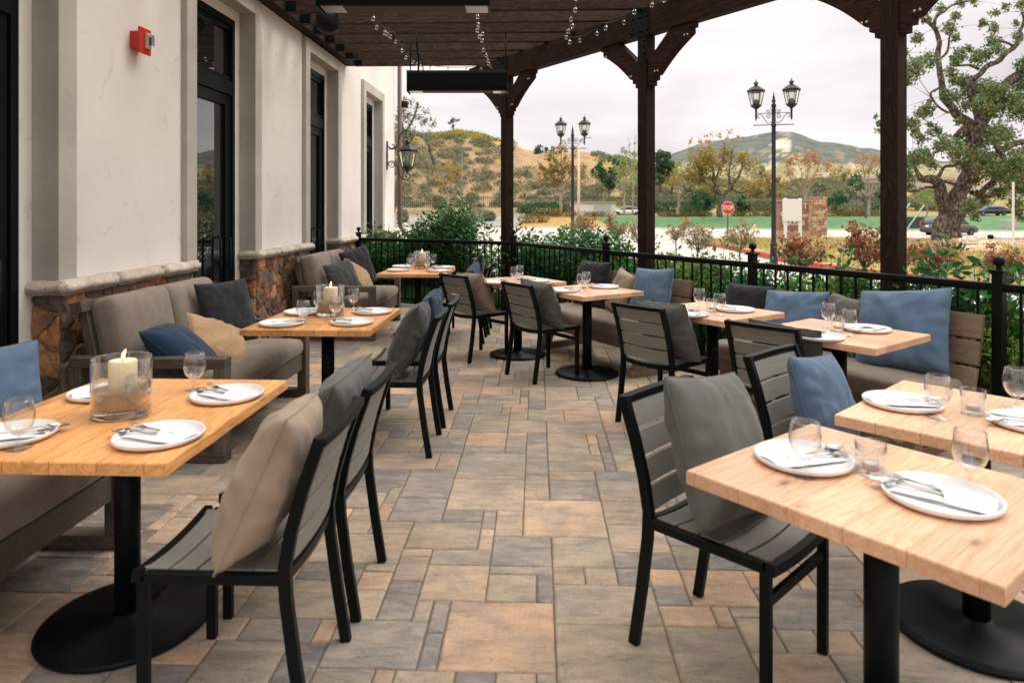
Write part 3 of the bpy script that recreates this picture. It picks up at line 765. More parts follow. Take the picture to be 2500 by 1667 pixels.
def pillow(label, x, y, z, face, lean=20, roll=0, w_=.45, h_=.45, t_=.17, fab='grey', turn=0, wr=1.0, sag=.15, group=None):
    "face: heading of the pillow's front; lean tips its top backwards; roll spins it in its own plane"
    _ps[0] += 1
    o = bpy.data.objects.new('throw_pillow', pillow_mesh('pillow', w_, h_, t_, _ps[0], fab, wr, sag)); COL.objects.link(o)
    p = cw(x, y, z)
    M = Matrix.Translation(p) @ Matrix.Rotation(R(face + 90) + YAW, 4, 'Z') @ Matrix.Rotation(R(-lean), 4, 'X') @ Matrix.Rotation(R(roll), 4, 'Y')
    o.matrix_world = M; o.location = M.to_translation(); o.rotation_euler = M.to_euler()
    tag(o, label, 'pillow', group or 'throw pillows on the seats')
    lp = []
    for k in range(4 * 30):
        e, q = divmod(k, 30); q = q / 30 * 2 - 1
        a, b = ((q, -1), (1, q), (-q, 1), (-1, -q))[e]
        ex = 1 - abs(b) ** 2.2; ey = 1 - abs(a) ** 2.2
        cr = .035 * (abs(a * b) ** 6); lp.append((a * w_ / 2 * (1 - .075 * ex ** .8 * abs(a) ** 3 - cr), 0, b * h_ / 2 * (1 - .085 * ey ** .8 * abs(b) ** 3 - cr)))
    MB().tube(lp, .0032, 6, closed=True).obj('piping', FB[fab], o)
    return o

# ================================================================ sofas (local: faces +x, length along y)
def cushion(mb, x0, x1, y0, y1, z0, z1, r=.05, seed=0, M=None, puff=.02):
    n = 14
    def sgn(q): return -1 if q < 0 else 1
    cx, cy, cz = (x0 + x1) / 2, (y0 + y1) / 2, (z0 + z1) / 2; hx, hy, hz = (x1 - x0) / 2, (y1 - y0) / 2, (z1 - z0) / 2
    bm = bmesh.new(); bmesh.ops.create_cube(bm, size=2)
    bmesh.ops.subdivide_edges(bm, edges=bm.edges[:], cuts=n, use_grid_fill=True)
    vs = []
    bm.verts.index_update()
    for v in bm.verts:
        a, b, c = v.co
        # remap so that samples crowd near the rim, then round by radius r
        f = lambda q: sgn(q) * (1 - (1 - abs(q)) ** 1.6)
        p = Vector((f(a) * hx, f(b) * hy, f(c) * hz))
        q = Vector((max(-hx + r, min(hx - r, p.x)), max(-hy + r, min(hy - r, p.y)), max(-hz + r, min(hz - r, p.z))))
        d = p - q
        if d.length > 1e-6: p = q + d.normalized() * r
        u, v2, w2 = p.x / hx, p.y / hy, p.z / hz
        pf = puff * (1 - min(1, abs(u)) ** 4) * (1 - min(1, abs(v2)) ** 4)
        if hz < min(hx, hy): p.z += sgn(c) * pf * (1 if abs(c) > .5 else 0)
        pf = puff * (1 - min(1, abs(w2)) ** 4) * (1 - min(1, abs(v2)) ** 4)
        if hx < min(hz, hy): p.x += sgn(a) * pf * (1 if abs(a) > .5 else 0)
        wv = Vector((p.x + seed, p.y, p.z)) * 5
        p += noise.noise_vector(wv) * .006 + noise.noise_vector(wv * 3.1) * .003
        vs.append(p + Vector((cx, cy, cz)))
    mb.add(vs, [[v.index for v in f.verts] for f in bm.faces], 0, True, M); bm.free()
def make_sofa(label):
    t = thing('sofa', label, 'sofa', group='grey wood sofas along the wall')
    L = 1.5; h = L / 2
    for s_ in (-1, 1):
        y = s_ * (h - .045)
        a = t
        MB().box((0, 0, 0), (.94, .09, .062), ch=.004).obj('armrest', M_sofaw, t).location = (-.47, y, .583)
        MB().box((0, 0, 0), (.94, .09, .06), ch=.004).obj('foot_rail', M_sofaw, t).location = (-.47, y, .031)
        MB().box((0, 0, 0), (.07, .09, .49), ch=.004).obj('leg', M_sofaw2, t).location = (-.036, y, .307)
        MB().box((0, 0, 0), (.07, .09, .49), ch=.004).obj('leg', M_sofaw2, t).location = (-.904, y, .307)
    fr = MB(); fr.box((-.055, 0, .28), (.05, L - .18, .12), ch=.004).box((-.47, 0, .24), (.80, L - .18, .03)); fr.obj('seat_frame', M_sofaw, t)
    Mb = Matrix.Translation((-.80, 0, .30)) @ Matrix.Rotation(R(-12), 4, 'Y')
    bf = MB()
    for s_ in (-1, 1): bf.box((0, s_ * (h - .14), .30), (.055, .09, .62), Mb, ch=.004)
    bf.box((0, 0, .615), (.075, L - .09, .07), Mb, ch=.004).box((-.005, 0, .30), (.02, L - .30, .56), Mb)
    bf.obj('back_frame', M_sofaw2, t)
    cs = MB(); cushion(cs, -.78, -.005, -h + .095, h - .095, .345, .475, .055, 1, puff=.022); cs.obj('seat_cushion', FB['cush'], t)
    for s_ in (-1, 1):
        bc = MB(); cushion(bc, .035, .195, -(h - .10) / 2 + .004, (h - .10) / 2 - .004, .145, .645, .06, 5 + s_, Mb, puff=.035)
        o = bc.obj('back_cushion', FB['cush'], t); o.location.y = s_ * (h - .10) / 2
    return t
sofa0 = make_sofa('grey wood sofa with taupe cushions, nearest the camera and cut by the left edge')
def wl3(x, y, z=0): return Vector((x, y, z))
sofa0.location = (-1.83, 2.27, 0)
dupt(sofa0, 'grey wood sofa holding navy, burlap and charcoal pillows beside the middle wall table', (-1.83, 4.69, 0), 0)
dupt(sofa0, 'farthest grey wood sofa, against the wall near the railing corner', (-1.83, 8.37, 0), 0)

# ================================================================ benches (local: length along x from 0 to L, sitter faces -y)
def make_bench(label):
    t = thing('bench', label, 'bench', group='slatted wood benches by the railing')
    L = 1.76
    Mb = Matrix.Translation((0, -.06, .37)) @ Matrix.Rotation(R(-14), 4, 'X')
    for k, (z0, z1) in enumerate(((.0, .148), (.162, .312), (.326, .478))):
        MB().box((0, 0, 0), (L, .038, z1 - z0), ch=.004).obj('back_board', M_benchw, t).matrix_local = Mb @ Matrix.Translation((L / 2, 0, (z0 + z1) / 2))
    for x in (.22, L - .22):
        MB().box((0, 0, 0), (.07, .04, .50), ch=.003).obj('back_post', M_benchw, t).matrix_local = Mb @ Matrix.Translation((x, .040, .20))
    MB().box((0, 0, 0), (L - .06, .045, .10), ch=.004).obj('seat_rail', M_benchw, t).location = (L / 2, -.52, .285)
    MB().box((0, 0, 0), (L - .06, .48, .025)).obj('seat_board', M_benchw, t).location = (L / 2, -.30, .315)
    cs = MB(); cushion(cs, .015, L - .04, -.575, -.075, .33, .445, .05, 9, puff=.02); cs.obj('seat_cushion', FB['cush'], t)
    for x in (.14, L - .14):
        MB().bar([(x, -.50, .0), (x, -.40, .30)], .07, .09, (1, 0, 0)).obj('leg', M_benchw, t, .003)
        MB().bar([(x, -.04, .0), (x, -.12, .30)], .07, .09, (1, 0, 0)).obj('leg', M_benchw, t, .003)
        MB().box((x, -.28, .03), (.068, .56, .055), ch=.003).obj('foot_rail', M_benchw, t)
    return t
bench0 = make_bench('nearer slatted bench with two blue pillows, a grey one and a black one')
ba = math.atan2(-1.514, .871)          # direction of the bench in camera-aligned ground coordinates
def bench_at(o, x, y):
    # x, y: far end of the top board
    d = Vector((math.cos(ba), math.sin(ba))); nn = Vector((-d.y, d.x))      # outward normal
    q = Vector((x, y)) - nn * .055
    o.location = cw(q.x, q.y); o.rotation_euler = (0, 0, ba + YAW)
bench_at(bench0, 2.057, 5.764)
b2 = dup(bench0); b2['label'] = 'farther slatted bench holding black, taupe and blue pillows by the railing'
bench_at(b2, .765, 7.74)

# ================================================================ tables
def make_table(label, w_, d_, mt, group, top_amp=.0015):
    "planks run along local x; w_ along x, d_ along y"
    t = thing('dining_table', label, 'table', group=group)
    z1, z0 = .76, .722
    rnd = random.Random(sum(map(ord, label)))
    nx, ny = 26, 26; mb = MB()
    loop = []
    hw, hd = w_ / 2, d_ / 2
    for k in range(nx): loop.append((-hw + w_ * k / nx, -hd))
    for k in range(ny): loop.append((hw, -hd + d_ * k / ny))
    for k in range(nx): loop.append((hw - w_ * k / nx, hd))
    for k in range(ny): loop.append((-hw, hd - d_ * k / ny))
    sd = rnd.uniform(0, 50); m = len(loop)
    loop = [(x + noise.noise(Vector((x * 7, y * 7, sd))) * .003, y + noise.noise(Vector((x * 7 + 9, y * 7, sd))) * .003) for x, y in loop]
    vs = [(x, y, z0) for x, y in loop] + [(x, y, z1 - .004) for x, y in loop] + [(x * .994, y * .994, z1) for x, y in loop]
    fs = [(r_ * m + i, r_ * m + (i + 1) % m, (r_ + 1) * m + (i + 1) % m, (r_ + 1) * m + i) for r_ in range(2) for i in range(m)]
    fs += [tuple(range(m - 1, -1, -1)), tuple(range(2 * m, 3 * m))]
    mb.add(vs, fs); mb.obj('tabletop', mt, t)
    MB().lathe([(.043, .02), (.043, .715)], 28).box((0, 0, .711), (.36, .36, .008), ch=.002).box((0, 0, .70), (.5, .05, .012)).obj('column', M_black, t)
    MB().lathe([(.284, 0.004), (.288, .012), (.284, .020), (.26, .025), (.06, .032), (.055, .045), (0, .045)], 56).lathe([(.27, 0), (.27, .004)], 40).obj('base_plate', M_black, t)
    return t
GL, GR = 'four-seat tables along the wall', 'small two-seat tables along the railing side'
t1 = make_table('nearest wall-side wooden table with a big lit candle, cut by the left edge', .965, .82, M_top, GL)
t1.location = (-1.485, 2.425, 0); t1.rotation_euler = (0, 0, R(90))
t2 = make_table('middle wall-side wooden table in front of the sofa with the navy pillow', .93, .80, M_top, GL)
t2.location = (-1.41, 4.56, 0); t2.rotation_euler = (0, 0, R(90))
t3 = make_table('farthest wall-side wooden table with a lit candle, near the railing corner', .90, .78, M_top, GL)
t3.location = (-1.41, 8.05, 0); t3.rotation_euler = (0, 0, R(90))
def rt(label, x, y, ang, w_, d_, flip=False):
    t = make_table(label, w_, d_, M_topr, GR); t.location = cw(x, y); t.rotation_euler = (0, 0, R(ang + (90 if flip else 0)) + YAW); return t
r1 = rt('small pale wooden table at the far end of the farther bench', .06, 6.98, 33, .72, .70, True)
r2 = rt('small pale wooden table at the near end of the farther bench', .68, 6.18, 34, .72, .70, True)
r3 = rt('small pale wooden table in front of the black pillow of the nearer bench', 1.45, 4.94, 35, .72, .68, True)
r4 = rt('small pale wooden table in front of the largest blue pillow', 1.96, 4.09, 37, .74, .68, True)
r5 = rt('pale wooden table cut by the right edge, behind the nearest right table', 1.66, 2.44, 43, .72, .70)
r6 = rt('nearest right-hand pale wooden table in front of the grey pillow chair', .995, 1.84, 38, .68, .76)

# ---- chairs at the wall tables (face the wall)
def wchair(xw, yw, label):
    x = xw * CA + yw * SA; y = -xw * SA + yw * CA
    return chair(x, y, 180 - math.degrees(YAW), label)
wchair(-.93, 2.14, 'chair with the taupe pillow, nearest the camera on the left side')
wchair(-.925, 2.67, 'chair with the grey pillow right behind the taupe pillow chair')
wchair(-.915, 4.29, 'chair with the dark grey pillow at the middle wall-side table')
wchair(-.905, 4.85, 'chair with a hidden blue pillow, far side of the middle wall-side table')
wchair(-.86, 7.72, 'chair with the blue pillow at the farthest wall-side table')
wchair(-.84, 8.28, 'chair with the black pillow at the farthest wall-side table')
# ---- chairs at the bench tables (face the railing)
def rchair(bl_, br_, face, label):
    "from the two rear feet"
    c = ((bl_[0] + br_[0]) / 2, (bl_[1] + br_[1]) / 2); a = R(face)
    return chair(c[0] + math.cos(a) * .268, c[1] + math.sin(a) * .268, face, label)
rchair((-.70, 6.93), (-.399, 6.58), 41, 'chair with the taupe pillow on the railing side, farthest of the aisle row')
rchair((-.055, 6.16), (.20, 5.80), 35, 'second chair of the aisle row from the far end, grey pillow, back to camera')
rchair((.735, 4.80), (1.02, 4.47), 40, 'chair with the grey pillow at the far table of the nearer bench')
rchair((1.285, 4.05), (1.59, 3.72), 43, 'chair with the dark pillow half hidden behind the blue pillow chair')
rchair((1.057, 2.98), (1.40, 3.27), -49, 'chair with the small blue pillow, behind the nearest grey pillow chair')
rchair((.408, 2.343), (.735, 2.66), -46, 'chair with the large grey pillow, nearest the camera on the right side')

# ---- pillows on chairs
CP = 'pillows on the chairs'
def wp(xw, yw): return xw * CA + yw * SA, -xw * SA + yw * CA
def cpil(xw, yw, z, label, **k):
    x, y = wp(xw, yw); return pillow(label, x, y, z, 180 - math.degrees(YAW) + k.pop('dt', 0), group=CP, **k)
cpil(-.815, 2.07, .685, 'taupe pillow leaning on the nearest left chair', lean=24, roll=-5, w_=.44, h_=.47, t_=.19, fab='taupe', dt=4)
cpil(-.81, 2.68, .675, 'grey pillow on the chair behind the taupe pillow', lean=25, roll=4, w_=.45, h_=.45, t_=.18, fab='grey', dt=-3)
cpil(-.80, 4.27, .69, 'dark grey pillow on the chair by the middle wall-side table', lean=22, roll=-4, w_=.45, h_=.47, t_=.17, fab='dgrey')
cpil(-.79, 4.84, .70, 'blue pillow mostly hidden behind the dark grey pillow', lean=20, roll=3, w_=.44, h_=.46, t_=.16, fab='navy')
cpil(-.76, 7.72, .67, 'small blue pillow on a chair at the farthest wall-side table', lean=20, roll=12, w_=.42, h_=.40, t_=.17, fab='navy')
cpil(-.74, 8.28, .72, 'black pillow on a chair at the farthest wall-side table', lean=20, roll=-8, w_=.45, h_=.45, t_=.16, fab='char')
def apil(bl_, br_, face, z, label, back=.15, side=0.0, **k):
    c = ((bl_[0] + br_[0]) / 2, (bl_[1] + br_[1]) / 2); a = R(face)
    return pillow(label, c[0] + math.cos(a) * back - math.sin(a) * side, c[1] + math.sin(a) * back + math.cos(a) * side, z, face + k.pop('dt', 0), group=CP, **k)
apil((-.70, 6.93), (-.399, 6.58), 41, .655, 'taupe pillow on the farthest chair of the aisle row', .20, -.05, lean=22, w_=.45, h_=.44, t_=.18, fab='taupe', roll=3)
apil((-.055, 6.16), (.20, 5.80), 35, .655, 'grey pillow on the second chair of the aisle row', .20, -.05, lean=22, w_=.45, h_=.45, t_=.17, fab='grey', roll=-3)
apil((.735, 4.80), (1.02, 4.47), 40, .655, 'grey pillow on the chair beside the far table of the nearer bench', .20, -.06, lean=22, w_=.45, h_=.45, t_=.18, fab='grey', roll=2)
apil((1.285, 4.05), (1.59, 3.72), 43, .64, 'dark pillow behind the back of the blue pillow chair', .20, -.04, lean=22, w_=.44, h_=.42, t_=.17, fab='dgrey', roll=-3)
apil((1.057, 2.98), (1.40, 3.27), -49, .655, 'blue pillow on the chair at the cropped right table', .20, .0, lean=19, w_=.42, h_=.42, t_=.17, fab='blue', roll=6, dt=2)
apil((.408, 2.343), (.735, 2.66), -46, .685, 'large grey pillow on the nearest right chair', .21, .0, lean=22, w_=.48, h_=.50, t_=.20, fab='grey', roll=8, dt=2)
# ---- pillows on the benches
nb_ang = math.degrees(ba) - 90
def bpil(x, y, z, label, **k): return pillow(label, x, y, z, nb_ang + k.pop('dt', 0), group='pillows on the benches', **k)
bpil(1.93, 5.60, .665, 'black pillow at the far end of the nearer bench', lean=14, w_=.46, h_=.44, t_=.15, fab='char', dt=5)
bpil(2.14, 5.20, .655, 'blue pillow slumped beside the black pillow of the nearer bench', lean=24, w_=.52, h_=.47, t_=.19, fab='blue', roll=-4, dt=8, sag=.3, wr=1.5)
bpil(2.38, 4.90, .665, 'grey pillow squeezed between the two blue pillows', lean=17, w_=.40, h_=.42, t_=.16, fab='grey', roll=6, dt=-12)
bpil(2.57, 4.50, .70, 'largest blue pillow, at the near end of the nearer bench', lean=24, w_=.60, h_=.58, t_=.20, fab='blue', roll=-8, dt=4, wr=1.4)
bpil(.86, 7.33, .695, 'black pillow at the far end of the farther bench', lean=14, w_=.50, h_=.50, t_=.16, fab='char', dt=4)
bpil(1.08, 6.78, .66, 'taupe pillow between the black and the blue pillow of the farther bench', lean=18, w_=.40, h_=.46, t_=.15, fab='taupe', roll=10, dt=-14)
bpil(1.30, 6.40, .68, 'blue pillow at the near end of the farther bench', lean=15, w_=.52, h_=.54, t_=.18, fab='blue', roll=-3)
# ---- pillows on the sofas (sofas face +x)
def spil(xw, yw, z, label, **k):
    x, y = wp(xw, yw); return pillow(label, x, y, z, -math.degrees(YAW) + k.pop('dt', 0), group='pillows on the sofas', **k)
spil(-2.24, 4.22, .605, 'navy pillow tipped over the near arm side of the middle sofa', lean=50, w_=.46, h_=.46, t_=.21, fab='navy', roll=6, dt=14)
spil(-2.18, 4.60, .585, 'burlap pillow in the middle of the middle sofa', lean=42, w_=.46, h_=.40, t_=.13, fab='burlap', roll=32, dt=-12)
spil(-2.33, 5.06, .715, 'charcoal pillow at the far end of the middle sofa', lean=17, w_=.50, h_=.50, t_=.15, fab='char', dt=-22)
spil(-2.28, 7.96, .66, 'dark grey pillow at the near end of the farthest sofa', lean=22, w_=.46, h_=.46, t_=.17, fab='dgrey', dt=-30, roll=-8)
spil(-2.18, 8.33, .64, 'burlap pillow in the middle of the farthest sofa', lean=34, w_=.46, h_=.44, t_=.13, fab='burlap', roll=30, dt=-10)
spil(-2.30, 8.72, .74, 'charcoal pillow at the far end of the farthest sofa', lean=16, w_=.54, h_=.52, t_=.16, fab='char', dt=-28, roll=-10)
spil(-2.40, 2.86, .67, 'blue pillow at the left edge, behind the nearest wall-side table', lean=14, w_=.50, h_=.46, t_=.17, fab='blue', dt=-30)
# ================================================================ tableware
M_plate = mat('white_ceramic', (.72, .72, .735), .28, spec=.5)
M_nap = mat('white_linen', (.76, .76, .80), .9, spec=.15); _v = coords(M_nap); bump(M_nap, mathn(M_nap, 'ADD', nz(M_nap, _v, 25, 4), mathn(M_nap, 'MULTIPLY', nz(M_nap, _v, 600, 2), .1)), .25, .006)
M_steel = mat('steel', (.52, .50, .47), .22, 1.0)
M_glass = thinglass('goblet_glass', (.955, .96, .965), 1.3, .015, 1.5)
M_glassb = mat('thick_glass', (1, 1, 1), .02); bsdf(M_glassb).inputs['Transmission Weight'].default_value = 1.0; bsdf(M_glassb).inputs['IOR'].default_value = 1.45
M_wax = mat('ivory_wax', (.82, .70, .48), .45, Subsurface_Weight=.25); bsdf(M_wax).inputs['Subsurface Radius'].default_value = (.02, .012, .006)
M_sand = mottled('sand', (.36, .25, .17), (.58, .43, .31), 260, .95, .6, .003)
M_flame = bpy.data.materials.new('flame'); M_flame.use_nodes = True
_t = M_flame.node_tree; _t.nodes.clear(); _o = N(_t, 'ShaderNodeOutputMaterial'); _e = N(_t, 'ShaderNodeEmission', i_Strength=7.0)
_e.inputs[0].default_value = (1.0, .50, .16, 1); _t.links.new(_e.outputs[0], _o.inputs[0])
TZ = .7605
plate_me = MB().lathe([(0, 0), (.110, 0), (.122, .003), (.135, .010), (.1365, .019), (.134, .0215), (.129, .019), (.123, .0085), (.10, .007), (0, .0065)], 56).mesh('plate', M_plate)
gob = MB()
gob.lathe([(.0, .0005), (.033, .0005), (.0355, .002), (.034, .0035), (.015, .0065), (.0055, .012), (.0045, .03), (.007, .040), (.020, .048), (.034, .063), (.0425, .086), (.0435, .108), (.040, .132), (.0365, .150), (.0355, .1505), (.0355, .149), (.0385, .132), (.042, .108), (.041, .087), (.033, .0655), (.019, .051), (.0, .045)], 40)
goblet_me = gob.mesh('goblet', M_glass)
votive_me = MB().lathe([(.0, .0005), (.036, .0005), (.0385, .003), (.041, .086), (.0402, .087), (.0392, .086), (.0368, .016), (.0, .014)], 36).mesh('votive_glass', M_glass)
tea_me = MB().lathe([(0, .0145), (.021, .0145), (.0225, .018), (.0225, .030), (.020, .032), (.0, .0315)], 24).mesh('tealight', M_plate)
# napkin: folded strip with a diagonal pocket flap; local x runs along it, cutlery heads stick out at -x
def drape(mb, poly_fn, nu, nv): mb.grid(poly_fn, nu, nv)
def napkin_mesh(sd):
    mb = MB(); z0 = .0082
    for k, (x0, x1, y0, y1, z) in enumerate(((-.095, .100, -.042, .040, z0), (-.088, .096, -.040, .042, z0 + .004))):
        def fn(u, v, x0=x0, x1=x1, y0=y0, y1=y1, z=z):
            x = x0 + (x1 - x0) * u; y = y0 + (y1 - y0) * v
            return (x + .004 * noise.noise(Vector((y * 30, k, sd))), y + .004 * noise.noise(Vector((x * 20, k, sd + 3))), z + .003 * noise.noise(Vector((x * 18, y * 18, sd + k))) + .002)
        mb.grid(fn, 20, 10)
    # pocket flap, its near edge cut on the slant and lifted over the handles
    def fl(u, v):
        xs = -.040 + .055 * (1 - v) + .012 * math.sin(v * 3); x = xs + (.098 - xs) * u; y = -.041 + .084 * v
        lift = .0105 * math.sin(math.pi * v) * (1 - .6 * u)
        return (x, y, z0 + .0055 + lift + .0015 * noise.noise(Vector((x * 25, y * 25, sd + 9))))
    mb.grid(fl, 18, 14)
    me = plain_mesh(mb, 'napkin', M_nap); return me
nap_me = [napkin_mesh(s_) for s_ in (1.0, 4.4, 8.2)]
def spoon_mesh():
    mb = MB()
    def bowl(u, v):
        a = 2 * math.pi * u; r_ = v; x = -.105 + .027 * r_ * math.cos(a) * (1.05 - .12 * math.cos(a)); y = .0185 * r_ * math.sin(a)
        return (x, y, .024 - .007 * (1 - r_ * r_) + .003 * math.cos(a) * r_)
    mb.grid(bowl, 24, 5)
    mb.tube([(-.080, 0, .022), (-.066, 0, .0235), (-.03, 0, .0205), (.03, 0, .0185), (.05, 0, .0185)], [.0034, .003, .0028, .0035, .004], 8); return plain_mesh(mb, 'spoon', M_steel)
def fork_mesh():
    mb = MB()
    for k in range(4):
        y = (k - 1.5) * .0062
        mb.tube([(-.128, y * 1.0, .034), (-.112, y, .027), (-.092, y, .024)], [.0008, .0014, .0018], 5)
    mb.grid(lambda u, v: (-.094 + .024 * u, (v - .5) * (.0235 - .016 * u * u), .0245 - .002 * u), 6, 4)
    mb.grid(lambda u, v: (-.094 + .024 * u, (v - .5) * (.0235 - .016 * u * u), .0225 - .002 * u), 6, 4)
    mb.tube([(-.072, 0, .022), (-.04, 0, .0215), (.03, 0, .0185), (.05, 0, .0185)], [.003, .0028, .0034, .004], 8); return plain_mesh(mb, 'fork', M_steel)
spoon_me, fork_me = spoon_mesh(), fork_mesh()
_k = [0]
def setting(px, py, ang, where, both=True):
    "plate centre seen at px, py; ang = heading of the cutlery heads in degrees, world"
    p = PZ(px, py, .778); p.z = TZ; _k[0] += 1; a = R(ang + 180)
    def pl(me, name, label, cat, dx=0, dy=0, dr=0, dz=0.0):
        o = put(name, me); q = Vector((dx, dy, 0)); q.rotate(Euler((0, 0, a))); o.location = p + q + Vector((0, 0, dz)); o.rotation_euler = (0, 0, a + dr)
        if name != 'plate': o.scale = (1.18, 1.36 if name == 'napkin' else 1.1, 1.0)
        tag(o, label, cat, 'place settings: ' + cat + 's'); return o
    pl(plate_me, 'plate', 'white plate ' + where, 'plate')
    pl(nap_me[_k[0] % 3], 'napkin', 'folded napkin ' + where, 'napkin')
    pl(spoon_me, 'spoon', 'steel spoon ' + where, 'spoon', -.004, -.010, .10)
    pl(fork_me, 'fork', 'steel fork ' + where, 'fork', .0, .014, -.12, .001)
def goblet(px, py, where):
    p = PZ(px, py, .76); o = put('water_goblet', goblet_me); o.location = (p.x, p.y, TZ); tag(o, 'water goblet ' + where, 'goblet', 'water goblets on the tables')
def votive(px, py, where, lit=False):
    p = PZ(px, py, .76); t = thing('votive_holder', 'glass votive tumbler ' + where, 'candle holder', (p.x, p.y, TZ), group='votive tumblers on the small tables')
    put('glass', votive_me, t)
    c = thing('tealight', 'tealight in the votive tumbler ' + where, 'candle', (p.x, p.y, TZ), group='tealights')
    put('wax', tea_me, c)
    if lit: MB().lathe([(0, .032), (.003, .036), (.0035, .042), (0, .052)], 10).obj('flame', M_flame, c)
def hurricane(px, py, where, tilt=1):
    p = PZ(px, py, .76)
    t = thing('hurricane_vase', 'large clear glass cylinder half filled with sand ' + where, 'vase', (p.x, p.y, TZ), group='sand-filled hurricane vases')
    Rr, H = .098, .205
    MB().lathe([(0, .0005), (Rr - .004, .0005), (Rr, .005), (Rr, H - .003), (Rr - .003, H), (Rr - .006, H - .003), (Rr - .006, .030), (Rr - .012, .025), (0, .025)], 64).obj('glass', M_glass, t)
    MB().lathe([(0, .0265), (Rr - .022, .0265), (Rr - .010, .036), (Rr - .0065, .05), (Rr - .0065, .092), (Rr - .02, .096), (.05, .094), (0, .092)], 48).obj('sand_fill', M_sand, t)
    MB().lathe([(0, .001), (Rr - .006, .001), (Rr - .002, .006), (Rr - .002, .022), (Rr - .008, .0255), (0, .0255)], 48).obj('glass_base', M_glassb, t)
    c = thing('pillar_candle', 'lit ivory pillar candle standing in the sand vase ' + where, 'candle', (p.x + .004, p.y, TZ), group='lit pillar candles')
    MB().lathe([(0, .085), (.0455, .085), (.0465, .09), (.0465, .188), (.044, .194), (.036, .1955), (.028, .190), (0, .187)], 40).obj('wax', M_wax, c)
    MB().tube([(0, 0, .187), (0.001, 0, .203)], .0012, 6).obj('wick', M_black, c)
    MB().tube([(0, 0, .198), (.0, 0, .203), (.002 * tilt, 0, .211), (.006 * tilt, 0, .222), (.011 * tilt, 0, .234)], [.0015, .0045, .0062, .0045, .0004], 12).obj('flame', M_flame, c)
W1, W2, W3 = 'the nearest wall-side table', 'the middle wall-side table', 'the farthest wall-side table'
for (px, py, an, wh) in ((389, 1058, 165, 'at the near right corner of ' + W1), (555, 959, 155, 'at the far right corner of ' + W1), (22, 1056, 20, 'at the near left of ' + W1), (259, 953, 40, 'at the far left of ' + W1),
                         (687, 786, 20, 'at the near left of ' + W2), (860, 783.5, 158, 'at the near right of ' + W2), (910, 758, 160, 'at the far right of ' + W2), (742, 759, 25, 'at the far left of ' + W2),
                         (973, 657.7, 20, 'at the near left of ' + W3), (1070, 659.5, 160, 'at the near right of ' + W3), (984, 648.7, 30, 'at the far left of ' + W3), (1083, 651, 155, 'at the far right of ' + W3)):
    setting(px, py, an, wh)
for (px, py, wh) in ((46, 1095, 'at the near left of ' + W1), (336, 1019, 'in front of the vase on ' + W1), (475, 951.6, 'at the far right of ' + W1),
                     (740, 791, 'at the near left of ' + W2), (819, 780, 'in front of the vase on ' + W2), (863, 754, 'at the far right of ' + W2), (779, 763, 'at the far left of ' + W2),
                     (1001, 661, 'at the near left of ' + W3), (1043, 659, 'in front of the vase on ' + W3), (1058.5, 650, 'at the far right of ' + W3), (1004, 650, 'at the far left of ' + W3)):
    goblet(px, py, wh)
hurricane(297, 1011, 'on ' + W1); hurricane(806, 770, 'on ' + W2, .3); hurricane(1029.6, 655.5, 'on ' + W3, .1)
Q = ["the farther bench's far table", "the farther bench's near table", "the nearer bench's far table", 'the table by the largest blue pillow', 'the table cut by the right edge', 'the nearest right-hand table']
for (px, py, an, q, e) in ((1214.4, 687.5, 60, 0, 'aisle side'), (1310, 683.3, 150, 0, 'bench side'), (1373, 707, 60, 1, 'aisle side'), (1475, 698, 150, 1, 'bench side'), (1682, 764, 60, 2, 'aisle side'), (1795, 753, 150, 2, 'bench side'),
                           (1999.5, 818.5, 70, 3, 'aisle side'), (2115.6, 800, 215, 3, 'bench side'), (2203, 977, -5, 4, 'chair side'), (2530, 1028, 170, 4, 'far side'), (1961, 1112, 18, 5, 'chair side'), (2298, 1203, 140, 5, 'near side')):
    setting(px, py, an, 'at the ' + e + ' of ' + Q[q])
for (px, py, q, e) in ((1256.5, 688.7, 0, 'nearer'), (1269, 684, 0, 'farther'), (1420, 710.5, 1, 'nearer'), (1431, 704, 1, 'farther'), (1757, 769.6, 2, 'nearer'), (1707.6, 755, 2, 'farther'),
                       (2073.5, 819.6, 3, 'nearer'), (2022.4, 799, 3, 'farther'), (2290, 1020, 4, 'left-hand'), (2482, 998, 4, 'right-hand'), (1966, 1161.6, 5, 'left-hand'), (2369, 1188, 5, 'right-hand')):
    goblet(px, py, '(the ' + e + ' one) on ' + Q[q])
for (px, py, q, l) in ((1268.5, 687.5, 0, 0), (1427, 708, 1, 0), (1738, 760.5, 2, 1), (2045, 808, 3, 1), (2375.6, 1010, 4, 0), (2126, 1155, 5, 0)):
    votive(px, py, 'on ' + Q[q], l)
